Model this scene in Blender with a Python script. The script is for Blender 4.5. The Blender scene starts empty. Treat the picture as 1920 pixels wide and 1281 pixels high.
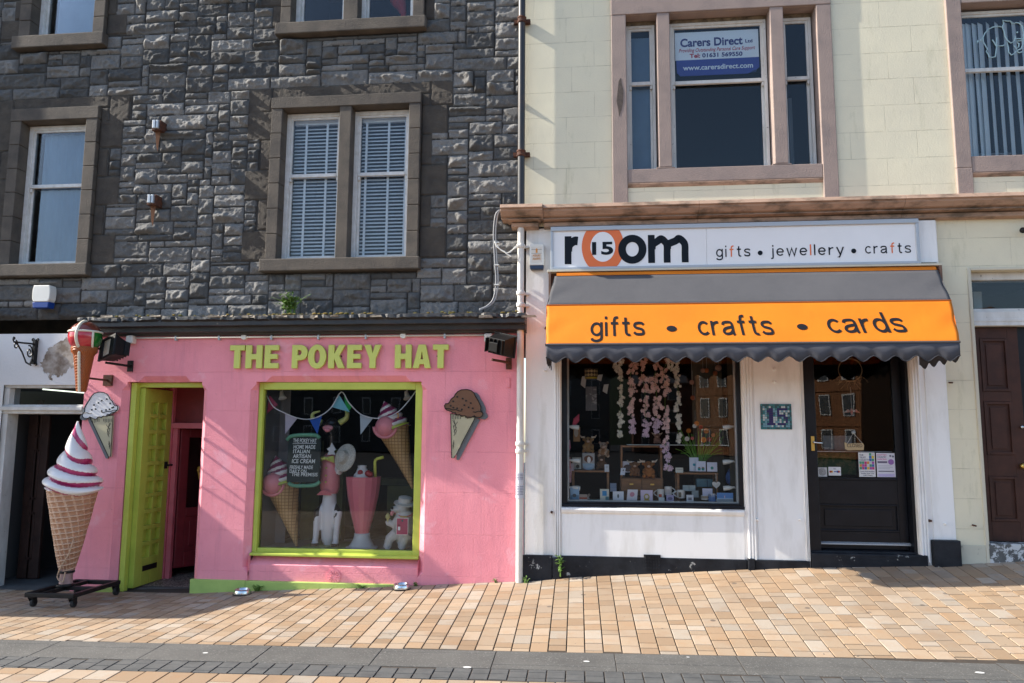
import bpy, bmesh, math, random
import numpy as np
from mathutils import Vector, Matrix
sc = bpy.context.scene
rad = math.radians
# ---------------------------------------------------------------- camera
RIGHT = Vector((0.9940908, 0.10837665, 0.00616333))
UP = Vector((0.00729689, -0.12336466, 0.99233458))
FWD = Vector((-0.10830623, 0.9864257, 0.12342649))
CAM = Vector((0, -8, 1.41))
FPX = 1450.0                       # focal length in pixels of the 1920 px wide photograph
cd = bpy.data.cameras.new('camera'); cam = bpy.data.objects.new('camera', cd)
sc.collection.objects.link(cam); sc.camera = cam
cd.sensor_width = 36; cd.lens = FPX / 1920 * 36; cd.clip_end = 3000; cd.clip_start = .05
m3 = Matrix((RIGHT, UP, -FWD)).transposed()
cam.matrix_world = Matrix.Translation(CAM) @ m3.to_4x4()
# ---------------------------------------------------------------- daylight
SUN_EL, SUN_PHI = 34.0, 5.8        # elevation; angle of the sun in front of the facade line (it shines along the street from the left)
sun_dir = Vector((-math.cos(rad(SUN_EL)) * math.cos(rad(SUN_PHI)), -math.cos(rad(SUN_EL)) * math.sin(rad(SUN_PHI)), math.sin(rad(SUN_EL))))
w = bpy.data.worlds.new('World'); sc.world = w; w.use_nodes = True
nt = w.node_tree; bg = nt.nodes['Background']
sky = nt.nodes.new('ShaderNodeTexSky'); sky.sky_type = 'NISHITA'; sky.sun_disc = False
sky.sun_elevation = rad(SUN_EL); sky.sun_rotation = math.atan2(sun_dir.x, sun_dir.y)
sky.air_density = 1.0; sky.dust_density = 1.0; sky.ozone_density = 1.5
nt.links.new(sky.outputs[0], bg.inputs[0]); bg.inputs[1].default_value = 0.15
sl = bpy.data.lights.new('sun', 'SUN'); sl.energy = 5.0; sl.angle = rad(.5); sl.color = (1, .93, .82)
so = bpy.data.objects.new('sun', sl); sc.collection.objects.link(so)
so.rotation_euler = (-sun_dir).to_track_quat('-Z', 'Y').to_euler()
sc.view_settings.view_transform = 'Standard'; sc.view_settings.look = 'None'
sc.view_settings.exposure = 1.08; sc.view_settings.gamma = 1
sc.cycles.use_denoising = True; sc.cycles.max_bounces = 8; sc.cycles.transparent_max_bounces = 16
# ---------------------------------------------------------------- helpers
random.seed(7); rng = np.random.default_rng(7)

def W(px, py, y=0.0):
    """the point of the plane at depth y that the photograph shows at a pixel -> (x, z)"""
    d = RIGHT * ((px - 960) / FPX) - UP * ((py - 640.5) / FPX) + FWD
    t = (y - CAM.y) / d.y
    q = CAM + d * t
    return q.x, q.z

def WX(y, *p):
    return sum(W(a, b, y)[0] for a, b in p) / len(p)

def WZ(y, *p):
    return sum(W(a, b, y)[1] for a, b in p) / len(p)

def RC(px0, py0, px1, py1, y=0.0):
    a = W(px0, py0, y); b = W(px1, py1, y)
    return a[0], b[0], b[1], a[1]           # x0 x1 z0 z1

WLOC = {}
def thing(name, label, cat, loc=(0, 0, 0), group=None, kind=None):
    o = bpy.data.objects.new(name, None); sc.collection.objects.link(o)
    o.location = loc; o.empty_display_size = .1; WLOC[o.name] = Vector(loc)
    tag(o, label, cat, group, kind); return o

def tag(o, label, cat=None, group=None, kind=None):
    if label: o['label'] = label
    if cat: o['category'] = cat
    if group: o['group'] = group
    if kind: o['kind'] = kind
    return o

def dup(o, off=(0, 0, 0), parent=None, label=None):
    c = o.copy(); sc.collection.objects.link(c)
    if parent is not None: c.parent = parent
    else:
        c.location = Vector(o.location) + Vector(off); WLOC[c.name] = Vector(c.location)
    if label: c['label'] = label
    for ch in o.children: dup(ch, parent=c)
    return c

class MB:
    def __init__(s): s.v = []; s.f = []; s.m = []; s.mi = 0
    def add(s, vs, fs):
        o = len(s.v); s.v += [tuple(v) for v in vs]
        s.f += [tuple(i + o for i in f) for f in fs]; s.m += [s.mi] * len(fs)
        return s
    def box(s, x0, x1, y0, y1, z0, z1):
        return s.add([(x0, y0, z0), (x1, y0, z0), (x1, y1, z0), (x0, y1, z0), (x0, y0, z1), (x1, y0, z1), (x1, y1, z1), (x0, y1, z1)],
              [(0, 1, 5, 4), (1, 2, 6, 5), (2, 3, 7, 6), (3, 0, 4, 7), (4, 5, 6, 7), (3, 2, 1, 0)])
    def poly(s, pts): return s.add(pts, [tuple(range(len(pts)))])
    def prism(s, poly, y0, y1):
        n = len(poly)
        return s.add([(x, y0, z) for x, z in poly] + [(x, y1, z) for x, z in poly],
              [tuple(range(n)), tuple(range(2 * n - 1, n - 1, -1))] + [(i, i + n, (i + 1) % n + n, (i + 1) % n) for i in range(n)])
    def xprofile(s, prof, x0, x1):
        n = len(prof)
        return s.add([(x0, y, z) for y, z in prof] + [(x1, y, z) for y, z in prof],
              [tuple(range(n)), tuple(range(2 * n - 1, n - 1, -1))] + [(i, (i + 1) % n, (i + 1) % n + n, i + n) for i in range(n)])
    def zprofile(s, prof, z0, z1):
        n = len(prof)
        return s.add([(x, y, z0) for x, y in prof] + [(x, y, z1) for x, y in prof],
              [tuple(range(n)), tuple(range(2 * n - 1, n - 1, -1))] + [(i, (i + 1) % n, (i + 1) % n + n, i + n) for i in range(n)])
    def tube(s, pts, r, n=8, caps=True):
        pts = [Vector(p) for p in pts]; k = len(pts); rr = r if isinstance(r, (list, tuple)) else [r] * k
        vs = []; side = None
        for i, p in enumerate(pts):
            t = (pts[min(i + 1, k - 1)] - pts[max(i - 1, 0)]).normalized()
            if side is None:
                side = t.cross(Vector((0, 0, 1)))
                if side.length < 1e-3: side = t.cross(Vector((1, 0, 0)))
            side = (side - t * side.dot(t)).normalized(); up = t.cross(side)
            for j in range(n):
                a = 2 * math.pi * j / n
                vs.append(p + (side * math.cos(a) + up * math.sin(a)) * rr[i])
        fs = [(i * n + j, i * n + (j + 1) % n, (i + 1) * n + (j + 1) % n, (i + 1) * n + j) for i in range(k - 1) for j in range(n)]
        if caps: fs += [tuple(range(n - 1, -1, -1)), tuple((k - 1) * n + j for j in range(n))]
        return s.add(vs, fs)
    def lathe(s, prof, c, n=24, axis=None, sx=1, sy=1):
        """profile (r, h) turned about an axis through c"""
        c = Vector(c); ax = Vector(axis or (0, 0, 1)).normalized()
        u = ax.cross(Vector((0, 1, 0)))
        u = Vector((1, 0, 0)) if u.length < 1e-3 else u.normalized()
        v = ax.cross(u); k = len(prof); vs = []
        for r, h in prof:
            for j in range(n):
                a = 2 * math.pi * j / n
                vs.append(c + ax * h + u * (r * math.cos(a) * sx) + v * (r * math.sin(a) * sy))
        fs = [(i * n + j, i * n + (j + 1) % n, (i + 1) * n + (j + 1) % n, (i + 1) * n + j) for i in range(k - 1) for j in range(n)]
        fs += [tuple(range(n - 1, -1, -1)), tuple((k - 1) * n + j for j in range(n))]
        return s.add(vs, fs)
    def ball(s, c, r, n=16, k=10):
        rx, ry, rz = r if isinstance(r, (list, tuple)) else (r, r, r)
        vs = [(c[0], c[1], c[2] - rz)]
        for i in range(1, k):
            a = -math.pi / 2 + math.pi * i / k
            for j in range(n):
                b = 2 * math.pi * j / n
                vs.append((c[0] + rx * math.cos(a) * math.cos(b), c[1] + ry * math.cos(a) * math.sin(b), c[2] + rz * math.sin(a)))
        vs.append((c[0], c[1], c[2] + rz)); L = len(vs) - 1
        fs = [(0, 1 + (j + 1) % n, 1 + j) for j in range(n)]
        for i in range(k - 2):
            a = 1 + i * n
            fs += [(a + j, a + (j + 1) % n, a + n + (j + 1) % n, a + n + j) for j in range(n)]
        a = 1 + (k - 2) * n
        fs += [(a + j, a + (j + 1) % n, L) for j in range(n)]
        return s.add(vs, fs)
    def disc(s, c, r, y0, y1, n=20):
        return s.prism([(c[0] + r * math.cos(2 * math.pi * i / n), c[1] + r * math.sin(2 * math.pi * i / n)) for i in range(n)], y0, y1)
    def build(s, name, mat, parent=None, smooth=False, bevel=0, remesh=0, label=None, seg=2, fix=True):
        me = bpy.data.meshes.new(name); me.from_pydata(s.v, [], s.f); me.update()
        mats = mat if isinstance(mat, (list, tuple)) else [mat]
        for q in mats: me.materials.append(q)
        me.polygons.foreach_set('material_index', s.m)
        if fix:
            bm = bmesh.new(); bm.from_mesh(me); bmesh.ops.recalc_face_normals(bm, faces=bm.faces); bm.to_mesh(me); bm.free()
        o = bpy.data.objects.new(name, me); sc.collection.objects.link(o)
        if smooth:
            me.polygons.foreach_set('use_smooth', [True] * len(me.polygons))
            if smooth is not True: me.set_sharp_from_angle(angle=rad(smooth))
        if remesh:
            r = o.modifiers.new('remesh', 'REMESH'); r.mode = 'VOXEL'; r.voxel_size = remesh; r.use_smooth_shade = True
            q = o.modifiers.new('smooth', 'SMOOTH'); q.factor = .5; q.iterations = 6
        if bevel:
            b = o.modifiers.new('bevel', 'BEVEL'); b.width = bevel; b.segments = seg; b.limit_method = 'ANGLE'; b.angle_limit = rad(40)
        adopt(o, parent)
        if label: o['label'] = label
        return o

def adopt(o, parent):
    if parent is not None:
        o.parent = parent; o.location = -WLOC.get(parent.name, Vector((0, 0, 0)))

def bez(p0, p1, p2, n=10):
    a, b, c = map(Vector, (p0, p1, p2))
    return [a * (1 - t) ** 2 + b * 2 * t * (1 - t) + c * t * t for t in [i / n for i in range(n + 1)]]

# ---------------------------------------------------------------- materials
def nodes(name):
    m = bpy.data.materials.new(name); m.use_nodes = True; t = m.node_tree
    return m, t, t.nodes['Principled BSDF']

def N(t, kind, **kw):
    n = t.nodes.new('ShaderNode' + kind)
    for k, v in kw.items():
        if k in n.inputs: n.inputs[k].default_value = v
        else: setattr(n, k, v)
    return n

def rgb(c): return (c[0], c[1], c[2], 1)

def noise(t, co, scale, detail=6, rough=.6, stretch=None):
    n = N(t, 'TexNoise', Scale=scale, Detail=detail, Roughness=rough)
    if stretch:
        mp = N(t, 'Mapping'); mp.inputs['Scale'].default_value = stretch
        t.links.new(co, mp.inputs[0]); co = mp.outputs[0]
    t.links.new(co, n.inputs['Vector']); return n.outputs['Fac']

def ramp(t, fac, a, b, lo=0., hi=1.):
    r = N(t, 'MapRange'); r.inputs['From Min'].default_value = a; r.inputs['From Max'].default_value = b
    r.inputs['To Min'].default_value = lo; r.inputs['To Max'].default_value = hi
    t.links.new(fac, r.inputs['Value']); return r.outputs[0]

def mix(t, fac, a, b, blend='MIX'):
    n = N(t, 'MixRGB', blend_type=blend)
    for i, q in ((0, fac), (1, a), (2, b)):
        if hasattr(q, 'links') or hasattr(q, 'is_linked'): t.links.new(q, n.inputs[i])
        else: n.inputs[i].default_value = q if i == 0 else rgb(q)
    return n.outputs[0]

def mathn(t, op, a, b=0.):
    n = N(t, 'Math', operation=op)
    for i, q in ((0, a), (1, b)):
        if hasattr(q, 'is_linked'): t.links.new(q, n.inputs[i])
        else: n.inputs[i].default_value = q
    return n.outputs[0]

def bump(t, p, h, strength, dist):
    b = N(t, 'Bump', Strength=strength, Distance=dist); t.links.new(h, b.inputs['Height']); t.links.new(b.outputs[0], p.inputs['Normal']); return b

def mat(name, col, rough=.6, col2=None, vs=4, lo=.35, hi=.7, bs=0, bd=.002, bst=.6, metal=0, spec=.5, wear=None, wcol=(.3, .28, .25), ws=12, wt=.62, coat=0, trans=0, stretch=None):
    m, t, p = nodes(name); co = N(t, 'TexCoord').outputs['Object']
    c = None
    if col2 is not None:
        c = mix(t, ramp(t, noise(t, co, vs, stretch=stretch), lo, hi), col, col2)
    if wear:
        w_ = ramp(t, noise(t, co, ws, 8, .7), wt, wt + .03)
        c = mix(t, w_, c if c is not None else col, wcol)
    if c is not None: t.links.new(c, p.inputs['Base Color'])
    else: p.inputs['Base Color'].default_value = rgb(col)
    p.inputs['Roughness'].default_value = rough; p.inputs['Metallic'].default_value = metal
    p.inputs['Specular IOR Level'].default_value = spec; p.inputs['Coat Weight'].default_value = coat
    if trans: p.inputs['Transmission Weight'].default_value = trans
    if bs: bump(t, p, noise(t, co, bs), bst, bd)
    return m

def glass_mat(name, tint=(.93, .96, .95), ior=1.5):
    m = bpy.data.materials.new(name); m.use_nodes = True; t = m.node_tree; t.nodes.clear()
    o = N(t, 'OutputMaterial'); g = N(t, 'BsdfGlossy', Roughness=0.0); tr = N(t, 'BsdfTransparent'); tr.inputs[0].default_value = rgb(tint)
    fr = N(t, 'Fresnel', IOR=ior); mx = N(t, 'MixShader')
    co = N(t, 'TexCoord').outputs['Object']
    b = N(t, 'Bump', Strength=.06, Distance=.02); t.links.new(noise(t, co, 1.3, 1), b.inputs['Height']); t.links.new(b.outputs[0], g.inputs['Normal'])
    for i, q in enumerate((fr.outputs[0], tr.outputs[0], g.outputs[0])): t.links.new(q, mx.inputs[i])
    t.links.new(mx.outputs[0], o.inputs[0]); return m

M = {}
M['glass'] = glass_mat('window_glass', (.95, .97, .98), 1.38)
M['glass_shop'] = glass_mat('shop_glass', (.985, .99, .99), 1.42)
M['black'] = mat('black_gloss_paint', (.005, .006, .009), .34, (.010, .011, .015), 6, spec=.28, bs=60, bd=.0008, wear=1, wcol=(.35, .36, .38), ws=16, wt=.74)
M['black_plinth'] = mat('black_plinth_paint', (.006, .007, .010), .5, (.022, .025, .031), 5, spec=.25, bs=40, bd=.004, wear=1, wcol=(.4, .4, .38), ws=9, wt=.63)
M['black_metal'] = mat('black_metal', (.007, .007, .008), .45, (.013, .012, .011), 20, spec=.3, bs=90, bd=.0006)
M['rust'] = mat('rusty_iron', (.11, .035, .015), .85, (.03, .016, .012), 30, bs=90, bd=.001)
M['white'] = mat('white_paint', (.82, .81, .79), .5, (.66, .645, .61), 3.2, .48, .75, stretch=(2, 1, .5), bs=55, bd=.0016, bst=.5)
M['white_old'] = mat('flaking_white_paint', (.66, .65, .62), .6, (.5, .48, .44), 9, bs=40, bd=.002, wear=1, wcol=(.13, .115, .1), ws=26, wt=.645, stretch=(1, 1, .35))
M['white_frame'] = mat('white_sash_paint', (.70, .70, .69), .45, (.55, .54, .51), 14, wear=1, wcol=(.16, .15, .14), ws=34, wt=.69)
M['white_dirty'] = mat('stained_white_render', (.82, .79, .75), .6, (.50, .46, .37), 2.2, .50, .82, bs=35, bd=.003, stretch=(2.2, 1, .35), wear=1, wcol=(.36, .33, .28), ws=7, wt=.70)
M['lime'] = mat('lime_paint', (.46, .53, .075), .5, (.39, .46, .06), 6, bs=50, bd=.0015, wear=1, wcol=(.05, .05, .03), ws=20, wt=.755)
M['lime_pale'] = mat('pale_lime_paint', (.40, .52, .13), .6, (.30, .42, .10), 5, bs=40, bd=.003)
M['letter_lime'] = mat('letter_lime', (.56, .60, .13), .5)
M['dressed'] = mat('dressed_brown_stone', (.118, .098, .078), .9, (.058, .050, .044), 4, bs=75, bd=.009, bst=.9, wear=1, wcol=(.30, .28, .24), ws=45, wt=.735)
M['pinkstone'] = mat('pink_brown_painted_stone', (.30, .23, .20), .8, (.22, .175, .16), 4.5, .45, .75, bs=70, bd=.005, bst=.8)
M['cornice'] = mat('weathered_cornice_stone', (.40, .265, .19), .85, (.14, .10, .07), 4.5, .46, .66, bs=60, bd=.004, stretch=(1, 1, 2.5), wear=1, wcol=(.09, .075, .05), ws=8, wt=.66)
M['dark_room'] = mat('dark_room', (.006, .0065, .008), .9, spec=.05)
M['room_grey'] = mat('grey_room_wall', (.20, .20, .21), .9)
M['brown_door'] = mat('brown_door_paint', (.072, .031, .022), .5, (.045, .021, .016), 8, spec=.22, bs=60, bd=.001)
M['dark_door'] = mat('dark_brown_door', (.055, .028, .022), .5, (.03, .016, .013), 8)
M['maroon'] = mat('maroon_paint', (.19, .022, .028), .45, (.13, .015, .02), 6)
M['cream_paint'] = mat('cream_paint', (.60, .55, .43), .7, (.52, .49, .39), 2, bs=60, bd=.002)
M['grey_metal'] = mat('grey_metal', (.42, .45, .48), .4, metal=.3)
M['steel'] = mat('polished_steel', (.62, .64, .66), .22, metal=1.0)
M['brass'] = mat('brass', (.62, .42, .12), .3, metal=1.0)
M['plastic_white'] = mat('white_plastic', (.74, .73, .68), .4, (.66, .65, .60), 5)
M['blue_plastic'] = mat('blue_plastic', (.01, .045, .24), .35)
M['leaf'] = mat('weed_leaf', (.07, .16, .02), .55, (.13, .22, .035), 30)
M['pipe_white'] = mat('white_pipe_paint', (.72, .69, .64), .5, (.58, .54, .48), 3, bs=40, bd=.001, wear=1, wcol=(.25, .15, .09), ws=18, wt=.73)

def col(name, c, rough=.55, **k):
    if name not in M: M[name] = mat(name, c, rough, **k)
    return M[name]

def ashlar_mat(name, c1, c2, joint, bw, rh, jw, bd, stain=None, jitter=0., colj=.5, bs=60, nb=.0025, patch=None, streak=None):
    """painted ashlar: block joints as shallow grooves with a thin line of their own colour"""
    m, t, p = nodes(name); co = N(t, 'TexCoord').outputs['Object']
    sp = N(t, 'SeparateXYZ'); t.links.new(co, sp.inputs[0]); cb = N(t, 'CombineXYZ')
    t.links.new(sp.outputs[0], cb.inputs[0]); t.links.new(sp.outputs[2], cb.inputs[1])
    br = N(t, 'TexBrick', Scale=1.0); br.inputs['Brick Width'].default_value = bw; br.inputs['Row Height'].default_value = rh
    br.inputs['Mortar Size'].default_value = jw; br.inputs['Mortar Smooth'].default_value = .3; br.offset = .37; br.offset_frequency = 2; br.squash = .8; br.squash_frequency = 3
    br.inputs['Color1'].default_value = (1, 1, 1, 1); br.inputs['Color2'].default_value = (.8, .8, .8, 1); br.inputs['Mortar'].default_value = (.9, .9, .9, 1)
    t.links.new(cb.outputs[0], br.inputs['Vector'])
    c = mix(t, ramp(t, noise(t, co, 1.7), .35, .7), c1, c2)
    fine = ramp(t, noise(t, co, 14, 4), .3, .75, .93, 1.05)
    c = mix(t, 1.0, c, fine, 'MULTIPLY') if False else c
    if streak:
        sk_ = ramp(t, noise(t, co, 3.0, 7, .68, stretch=(3.2, 1, .35)), .52, .80, 0, .6); c = mix(t, sk_, c, streak)
        sc2 = ramp(t, noise(t, co, 17, 6, .7), .62, .70, 0, .5); c = mix(t, sc2, c, streak)
        sc3 = ramp(t, noise(t, co, 8, 9, .75), .685, .70, 0, .7); c = mix(t, sc3, c, (.46, .15, .18))
    if stain:
        st = ramp(t, noise(t, co, 2.3, 8, .7, stretch=(2.0, 1, .45)), .56, .78, 0, .75); c = mix(t, st, c, stain)
    if patch:
        st = ramp(t, noise(t, co, 3.1, 5, .6), .60, .66, 0, .55); c = mix(t, st, c, patch)
    breakup = mathn(t, 'MULTIPLY', br.outputs['Fac'], ramp(t, noise(t, co, 5, 3), .35, .6, .1, 1))
    c = mix(t, mathn(t, 'MULTIPLY', breakup, colj), c, joint)
    t.links.new(c, p.inputs['Base Color']); p.inputs['Roughness'].default_value = .72
    h = mathn(t, 'SUBTRACT', mathn(t, 'MULTIPLY', noise(t, co, bs, 8, .65), nb / bd), breakup)
    h = mathn(t, 'ADD', h, mathn(t, 'MULTIPLY', noise(t, co, 6, 3), .8))
    bump(t, p, h, .8, bd); return m
M['pink'] = ashlar_mat('pink_painted_stone', (.88, .315, .365), (.76, .245, .295), (.60, .17, .22), 1.15, .42, .004, .005, patch=(.84, .40, .47), streak=(.56, .19, .24), colj=.10, nb=.0055)
M['cream'] = ashlar_mat('cream_painted_stone', (.74, .68, .50), (.66, .61, .46), (.30, .27, .19), .82, .285, .003, .003, stain=(.34, .33, .19), colj=.5, nb=.0030)
# ================================================================ ground
ZW = [(-9, -.27), (-5.548, -.25), (-4.266, -.235), (-3.553, -.189), (-2.073, -.107), (-.809, -.027), (-.379, .021), (1.449, .148), (2.081, .183), (3.166, .223), (4.009, .285), (9, .56)]
ZK = [(-9, -.255), (-4.717, -.202), (-2.6, -.175), (-.634, -.15), (1.198, -.123), (2.909, -.094), (9, 0.0)]
LK = 2.1
def zg(x, d):
    a = float(np.interp(x, *zip(*ZW))); b = float(np.interp(x, *zip(*ZK)))
    if d <= LK: return a + (b - a) * max(d, -1) / LK
    return b - .03 * (d - LK)

def tile_mat():
    m, t, p = nodes('sandstone_paving'); co = N(t, 'TexCoord').outputs['Object']
    at = N(t, 'Attribute', attribute_name='tone'); sp = N(t, 'SeparateXYZ'); t.links.new(at.outputs['Vector'], sp.inputs[0])
    r = N(t, 'ValToRGB'); t.links.new(sp.outputs[0], r.inputs[0]); e = r.color_ramp; e.interpolation = 'CONSTANT'
    pal = [(0, (.355, .24, .147)), (.16, (.385, .278, .182)), (.40, (.40, .30, .207)), (.62, (.415, .322, .235)), (.80, (.43, .37, .30)), (.96, (.32, .22, .135))]
    e.elements[0].color = rgb(pal[0][1]); e.elements[1].position = .16; e.elements[1].color = rgb(pal[1][1])
    for a, c in pal[2:]:
        q = e.elements.new(a); q.color = rgb(c)
    c = mix(t, ramp(t, noise(t, co, 260, 3), .3, .75, 0, .45), r.outputs[0], (.25, .17, .10))
    c = mix(t, ramp(t, noise(t, co, 9, 5), .5, .75, 0, .4), c, (.36, .19, .08))
    st = ramp(t, noise(t, co, 1.1, 6), .56, .72, 0, .5); c = mix(t, st, c, (.27, .16, .08)); st3 = ramp(t, noise(t, co, 34, 7, .75), .62, .70, 0, .35); c = mix(t, st3, c, (.17, .115, .07))
    sp2 = ramp(t, noise(t, co, 21, 2), .735, .75, 0, .8); c = mix(t, sp2, c, (.10, .085, .07))
    vo = N(t, 'TexVoronoi', Scale=3.2); t.links.new(co, vo.inputs['Vector']); gum = ramp(t, vo.outputs['Distance'], .060, .085, .75, 0); c = mix(t, gum, c, (.085, .07, .06))
    gr2 = ramp(t, noise(t, co, .55, 5), .5, .68, 0, .35); c = mix(t, gr2, c, (.27, .20, .14))
    vm = N(t, 'VectorMath', operation='SCALE'); t.links.new(c, vm.inputs[0]); t.links.new(ramp(t, sp.outputs[1], 0, 1, .74, .98), vm.inputs['Scale'])
    t.links.new(vm.outputs[0], p.inputs['Base Color']); p.inputs['Roughness'].default_value = .8
    bump(t, p, noise(t, co, 140, 5), .5, .0015); return m
M['tile'] = tile_mat()
M['joint'] = mat('paving_joint_sand', (.055, .04, .028), .95, (.03, .024, .018), 20)
M['slab'] = mat('grey_granite_slab', (.098, .095, .088), .85, (.066, .064, .060), 3, bs=150, bd=.002, wear=1, wcol=(.16, .155, .145), ws=70, wt=.57)
M['sett'] = mat('grey_granite_sett', (.090, .090, .088), .85, (.055, .056, .056), 7, bs=120, bd=.002)
SK = .025
def tile_patch(name, d0, d1, strip, lens, x0, x1, matl, tones=True, gap=.0035, seed=1, bed=.006, sgap=1.0):
    rd = random.Random(seed); vs = []; fs = []; tone = []
    k = 0; x = x0
    while x < x1:
        d = d0 - rd.random() * lens[1] * .9
        while d < d1:
            L = rd.uniform(*lens); a = max(d, d0) + gap / 2; b = min(d + L, d1) - gap / 2; d += L
            if b - a < .02: continue
            tn = (rd.random(), rd.random(), rd.random()); lift = rd.uniform(-.001, .001)
            q = []
            gs = gap * sgap
            for (u, v) in ((x + gs / 2, b), (x + strip - gs / 2, b), (x + strip - gs / 2, a), (x + gs / 2, a)):
                X = u + SK * v; q.append((X, -v, zg(X, v) + lift))
            o = len(vs); cx = sum(p[0] for p in q) / 4; cy = sum(p[1] for p in q) / 4; e = .0022
            top = [(p[0] + (e if p[0] < cx else -e), p[1] + (e if p[1] < cy else -e), p[2]) for p in q]
            low = [(p[0], p[1], p[2] - .0022) for p in q]; bt = [(p[0], p[1], p[2] - bed - .004) for p in q]
            vs += top + low + bt
            fs.append((o, o + 1, o + 2, o + 3)); 
            for i in range(4):
                j = (i + 1) % 4; fs += [(o + 4 + i, o + 4 + j, o + j, o + i), (o + 8 + i, o + 8 + j, o + 4 + j, o + 4 + i)]
            tone += [tn] * 12
        x += strip; k += 1
    me = bpy.data.meshes.new(name); me.from_pydata(vs, [], fs); me.update(); me.materials.append(matl)
    at = me.attributes.new('tone', 'FLOAT_VECTOR', 'POINT'); at.data.foreach_set('vector', np.array(tone, np.float32).ravel())
    o = bpy.data.objects.new(name, me); sc.collection.objects.link(o); o['kind'] = 'structure'; return o
def sheet(name, d0, d1, x0, x1, dz, matl, nx=70, nd=24):
    mb = MB(); xs = np.linspace(x0, x1, nx); ds = np.linspace(d0, d1, nd)
    vs = [(x, -d, zg(x, d) + dz) for d in ds for x in xs]
    fs = [(i * nx + j, i * nx + j + 1, (i + 1) * nx + j + 1, (i + 1) * nx + j) for i in range(nd - 1) for j in range(nx - 1)]
    mb.add(vs, fs); o = mb.build(name, matl); o['kind'] = 'structure'; return o
sheet('pavement_bed', -.9, 16, -14, 14, -.006, M['joint'])
tile_patch('pavement', .0, LK, .1355, (.085, .23), -9.5, 8.5, M['tile'], gap=.012, sgap=.75)
KS, KE = LK + .004, LK + .40
tile_patch('granite_kerb', KS, KE, .86, (.5, .5), -9.4, 8.5, M['slab'], gap=.005, seed=3)
tile_patch('granite_setts', KE + .004, KE + .238, .128, (.117, .117), -9.5, 8.5, M['sett'], gap=.009, seed=4, bed=.004)
tile_patch('front_pavement', KE + .242, 11.5, .176, (.17, .42), -9.5, 8.5, M['tile'], seed=9, gap=.010, sgap=.8)
g = MB(); g.add([(-400, -400, -.75), (400, -400, -.75), (400, 60, -.75), (-400, 60, -.75)], [(0, 1, 2, 3)])
tag(g.build('ground', mat('asphalt', (.035, .035, .037), .9, (.025, .025, .027), 3)), None, kind='structure')
def ghit(px, py):
    """where the ray of a pixel meets the pavement"""
    y = -2.0
    for _ in range(40):
        x, z = W(px, py, y); y += (z - zg(x, -y)) / .30
    x, z = W(px, py, y); return x, y, zg(x, -y)
gm = MB()
for (px, py, r) in ((385, 1225, .022), (876, 1252, .030), (1100, 1241, .024), (1837, 1262, .03), (1290, 1233, .012)):
    x, y, z = ghit(px, py); n = 12
    gm.poly([(x + r * math.cos(i * 2 * math.pi / n) * random.uniform(.85, 1.1), y + .7 * r * math.sin(i * 2 * math.pi / n), zg(x, -y) + .003) for i in range(n)])
o = gm.build('paint_spots', mat('pale_spot', (.6, .6, .58), .7)); o['kind'] = 'structure'
# ================================================================ grey stone tenement (upper left)
SX0, SX1, SZ0, SZ1 = -7.95, WX(0, (983.5, 300)), WZ(0, (200, 598)), 7.05
def vnoise(xs, zs, scale, seed):
    r = np.random.default_rng(seed); X = (xs * scale)[None, :]; Z = (zs * scale)[:, None]
    x0 = np.floor(X).astype(int); z0 = np.floor(Z).astype(int); fx = X - x0; fz = Z - z0
    fx = fx * fx * (3 - 2 * fx); fz = fz * fz * (3 - 2 * fz)
    G = r.random((int(z0.max() - z0.min()) + 3, int(x0.max() - x0.min()) + 3)); x0 = x0 - x0.min(); z0 = z0 - z0.min()
    return (G[z0, x0] * (1 - fx) + G[z0, x0 + 1] * fx) * (1 - fz) + (G[z0 + 1, x0] * (1 - fx) + G[z0 + 1, x0 + 1] * fx) * fz
def fbm(xs, zs, s, seed, o=4):
    return sum(vnoise(xs, zs, s * 2 ** i, seed + i) / 2 ** i for i in range(o)) / sum(1 / 2 ** i for i in range(o)) - .5

# windows: jamb outer/inner x, opening z, lintel and sill heights, all read off the facade plane
def wspec(L0, L1, R0, R1, lt, lb, st, sb, mull=None):
    return dict(L0=L0, L1=L1, R0=R0, R1=R1, lt=lt, lb=lb, st=st, sb=sb, mull=mull)
w_left = wspec(WX(0, (24, 230), (1, 490)), WX(0, (45, 230), (19, 490)), WX(0, (166, 226), (143, 490)), WX(0, (187.5, 203), (166.5, 493)),
               WZ(0, (100, 204)), WZ(0, (105, 226.5)), WZ(0, (90, 496.5)), WZ(0, (80, 519.5)))
w_mid = wspec(WX(0, (512.8, 186), (497.7, 487)), WX(0, (532, 215), (518.6, 485)), WX(0, (768.6, 196.7), (762, 480)), WX(0, (789.5, 173.6), (785, 480)),
              WZ(0, (650, 180)), WZ(0, (650, 200.5)), WZ(0, (640, 485.5)), WZ(0, (640, 509)), (WX(0, (639.4, 201), (628.4, 481)), WX(0, (660.6, 201), (650.9, 481.7))))
w_upl = wspec(WX(0, (38, 60)), WX(0, (59, 60)), WX(0, (176, 60)), WX(0, (197, 60)), 7.6, 7.35, WZ(0, (112, 69)), WZ(0, (112, 92)))
w_upm = wspec(WX(0, (528, 30)), WX(0, (547, 30)), WX(0, (775, 30)), WX(0, (796, 25)), 7.6, 7.35, WZ(0, (656, 41.5)), WZ(0, (656, 63.5)),
              (WX(0, (645, 20)), WX(0, (672, 20))))
wins = [w_left, w_mid, w_upl, w_upm]
dressed = []           # flat tooled blocks round the windows: x0 x1 z0 z1
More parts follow.
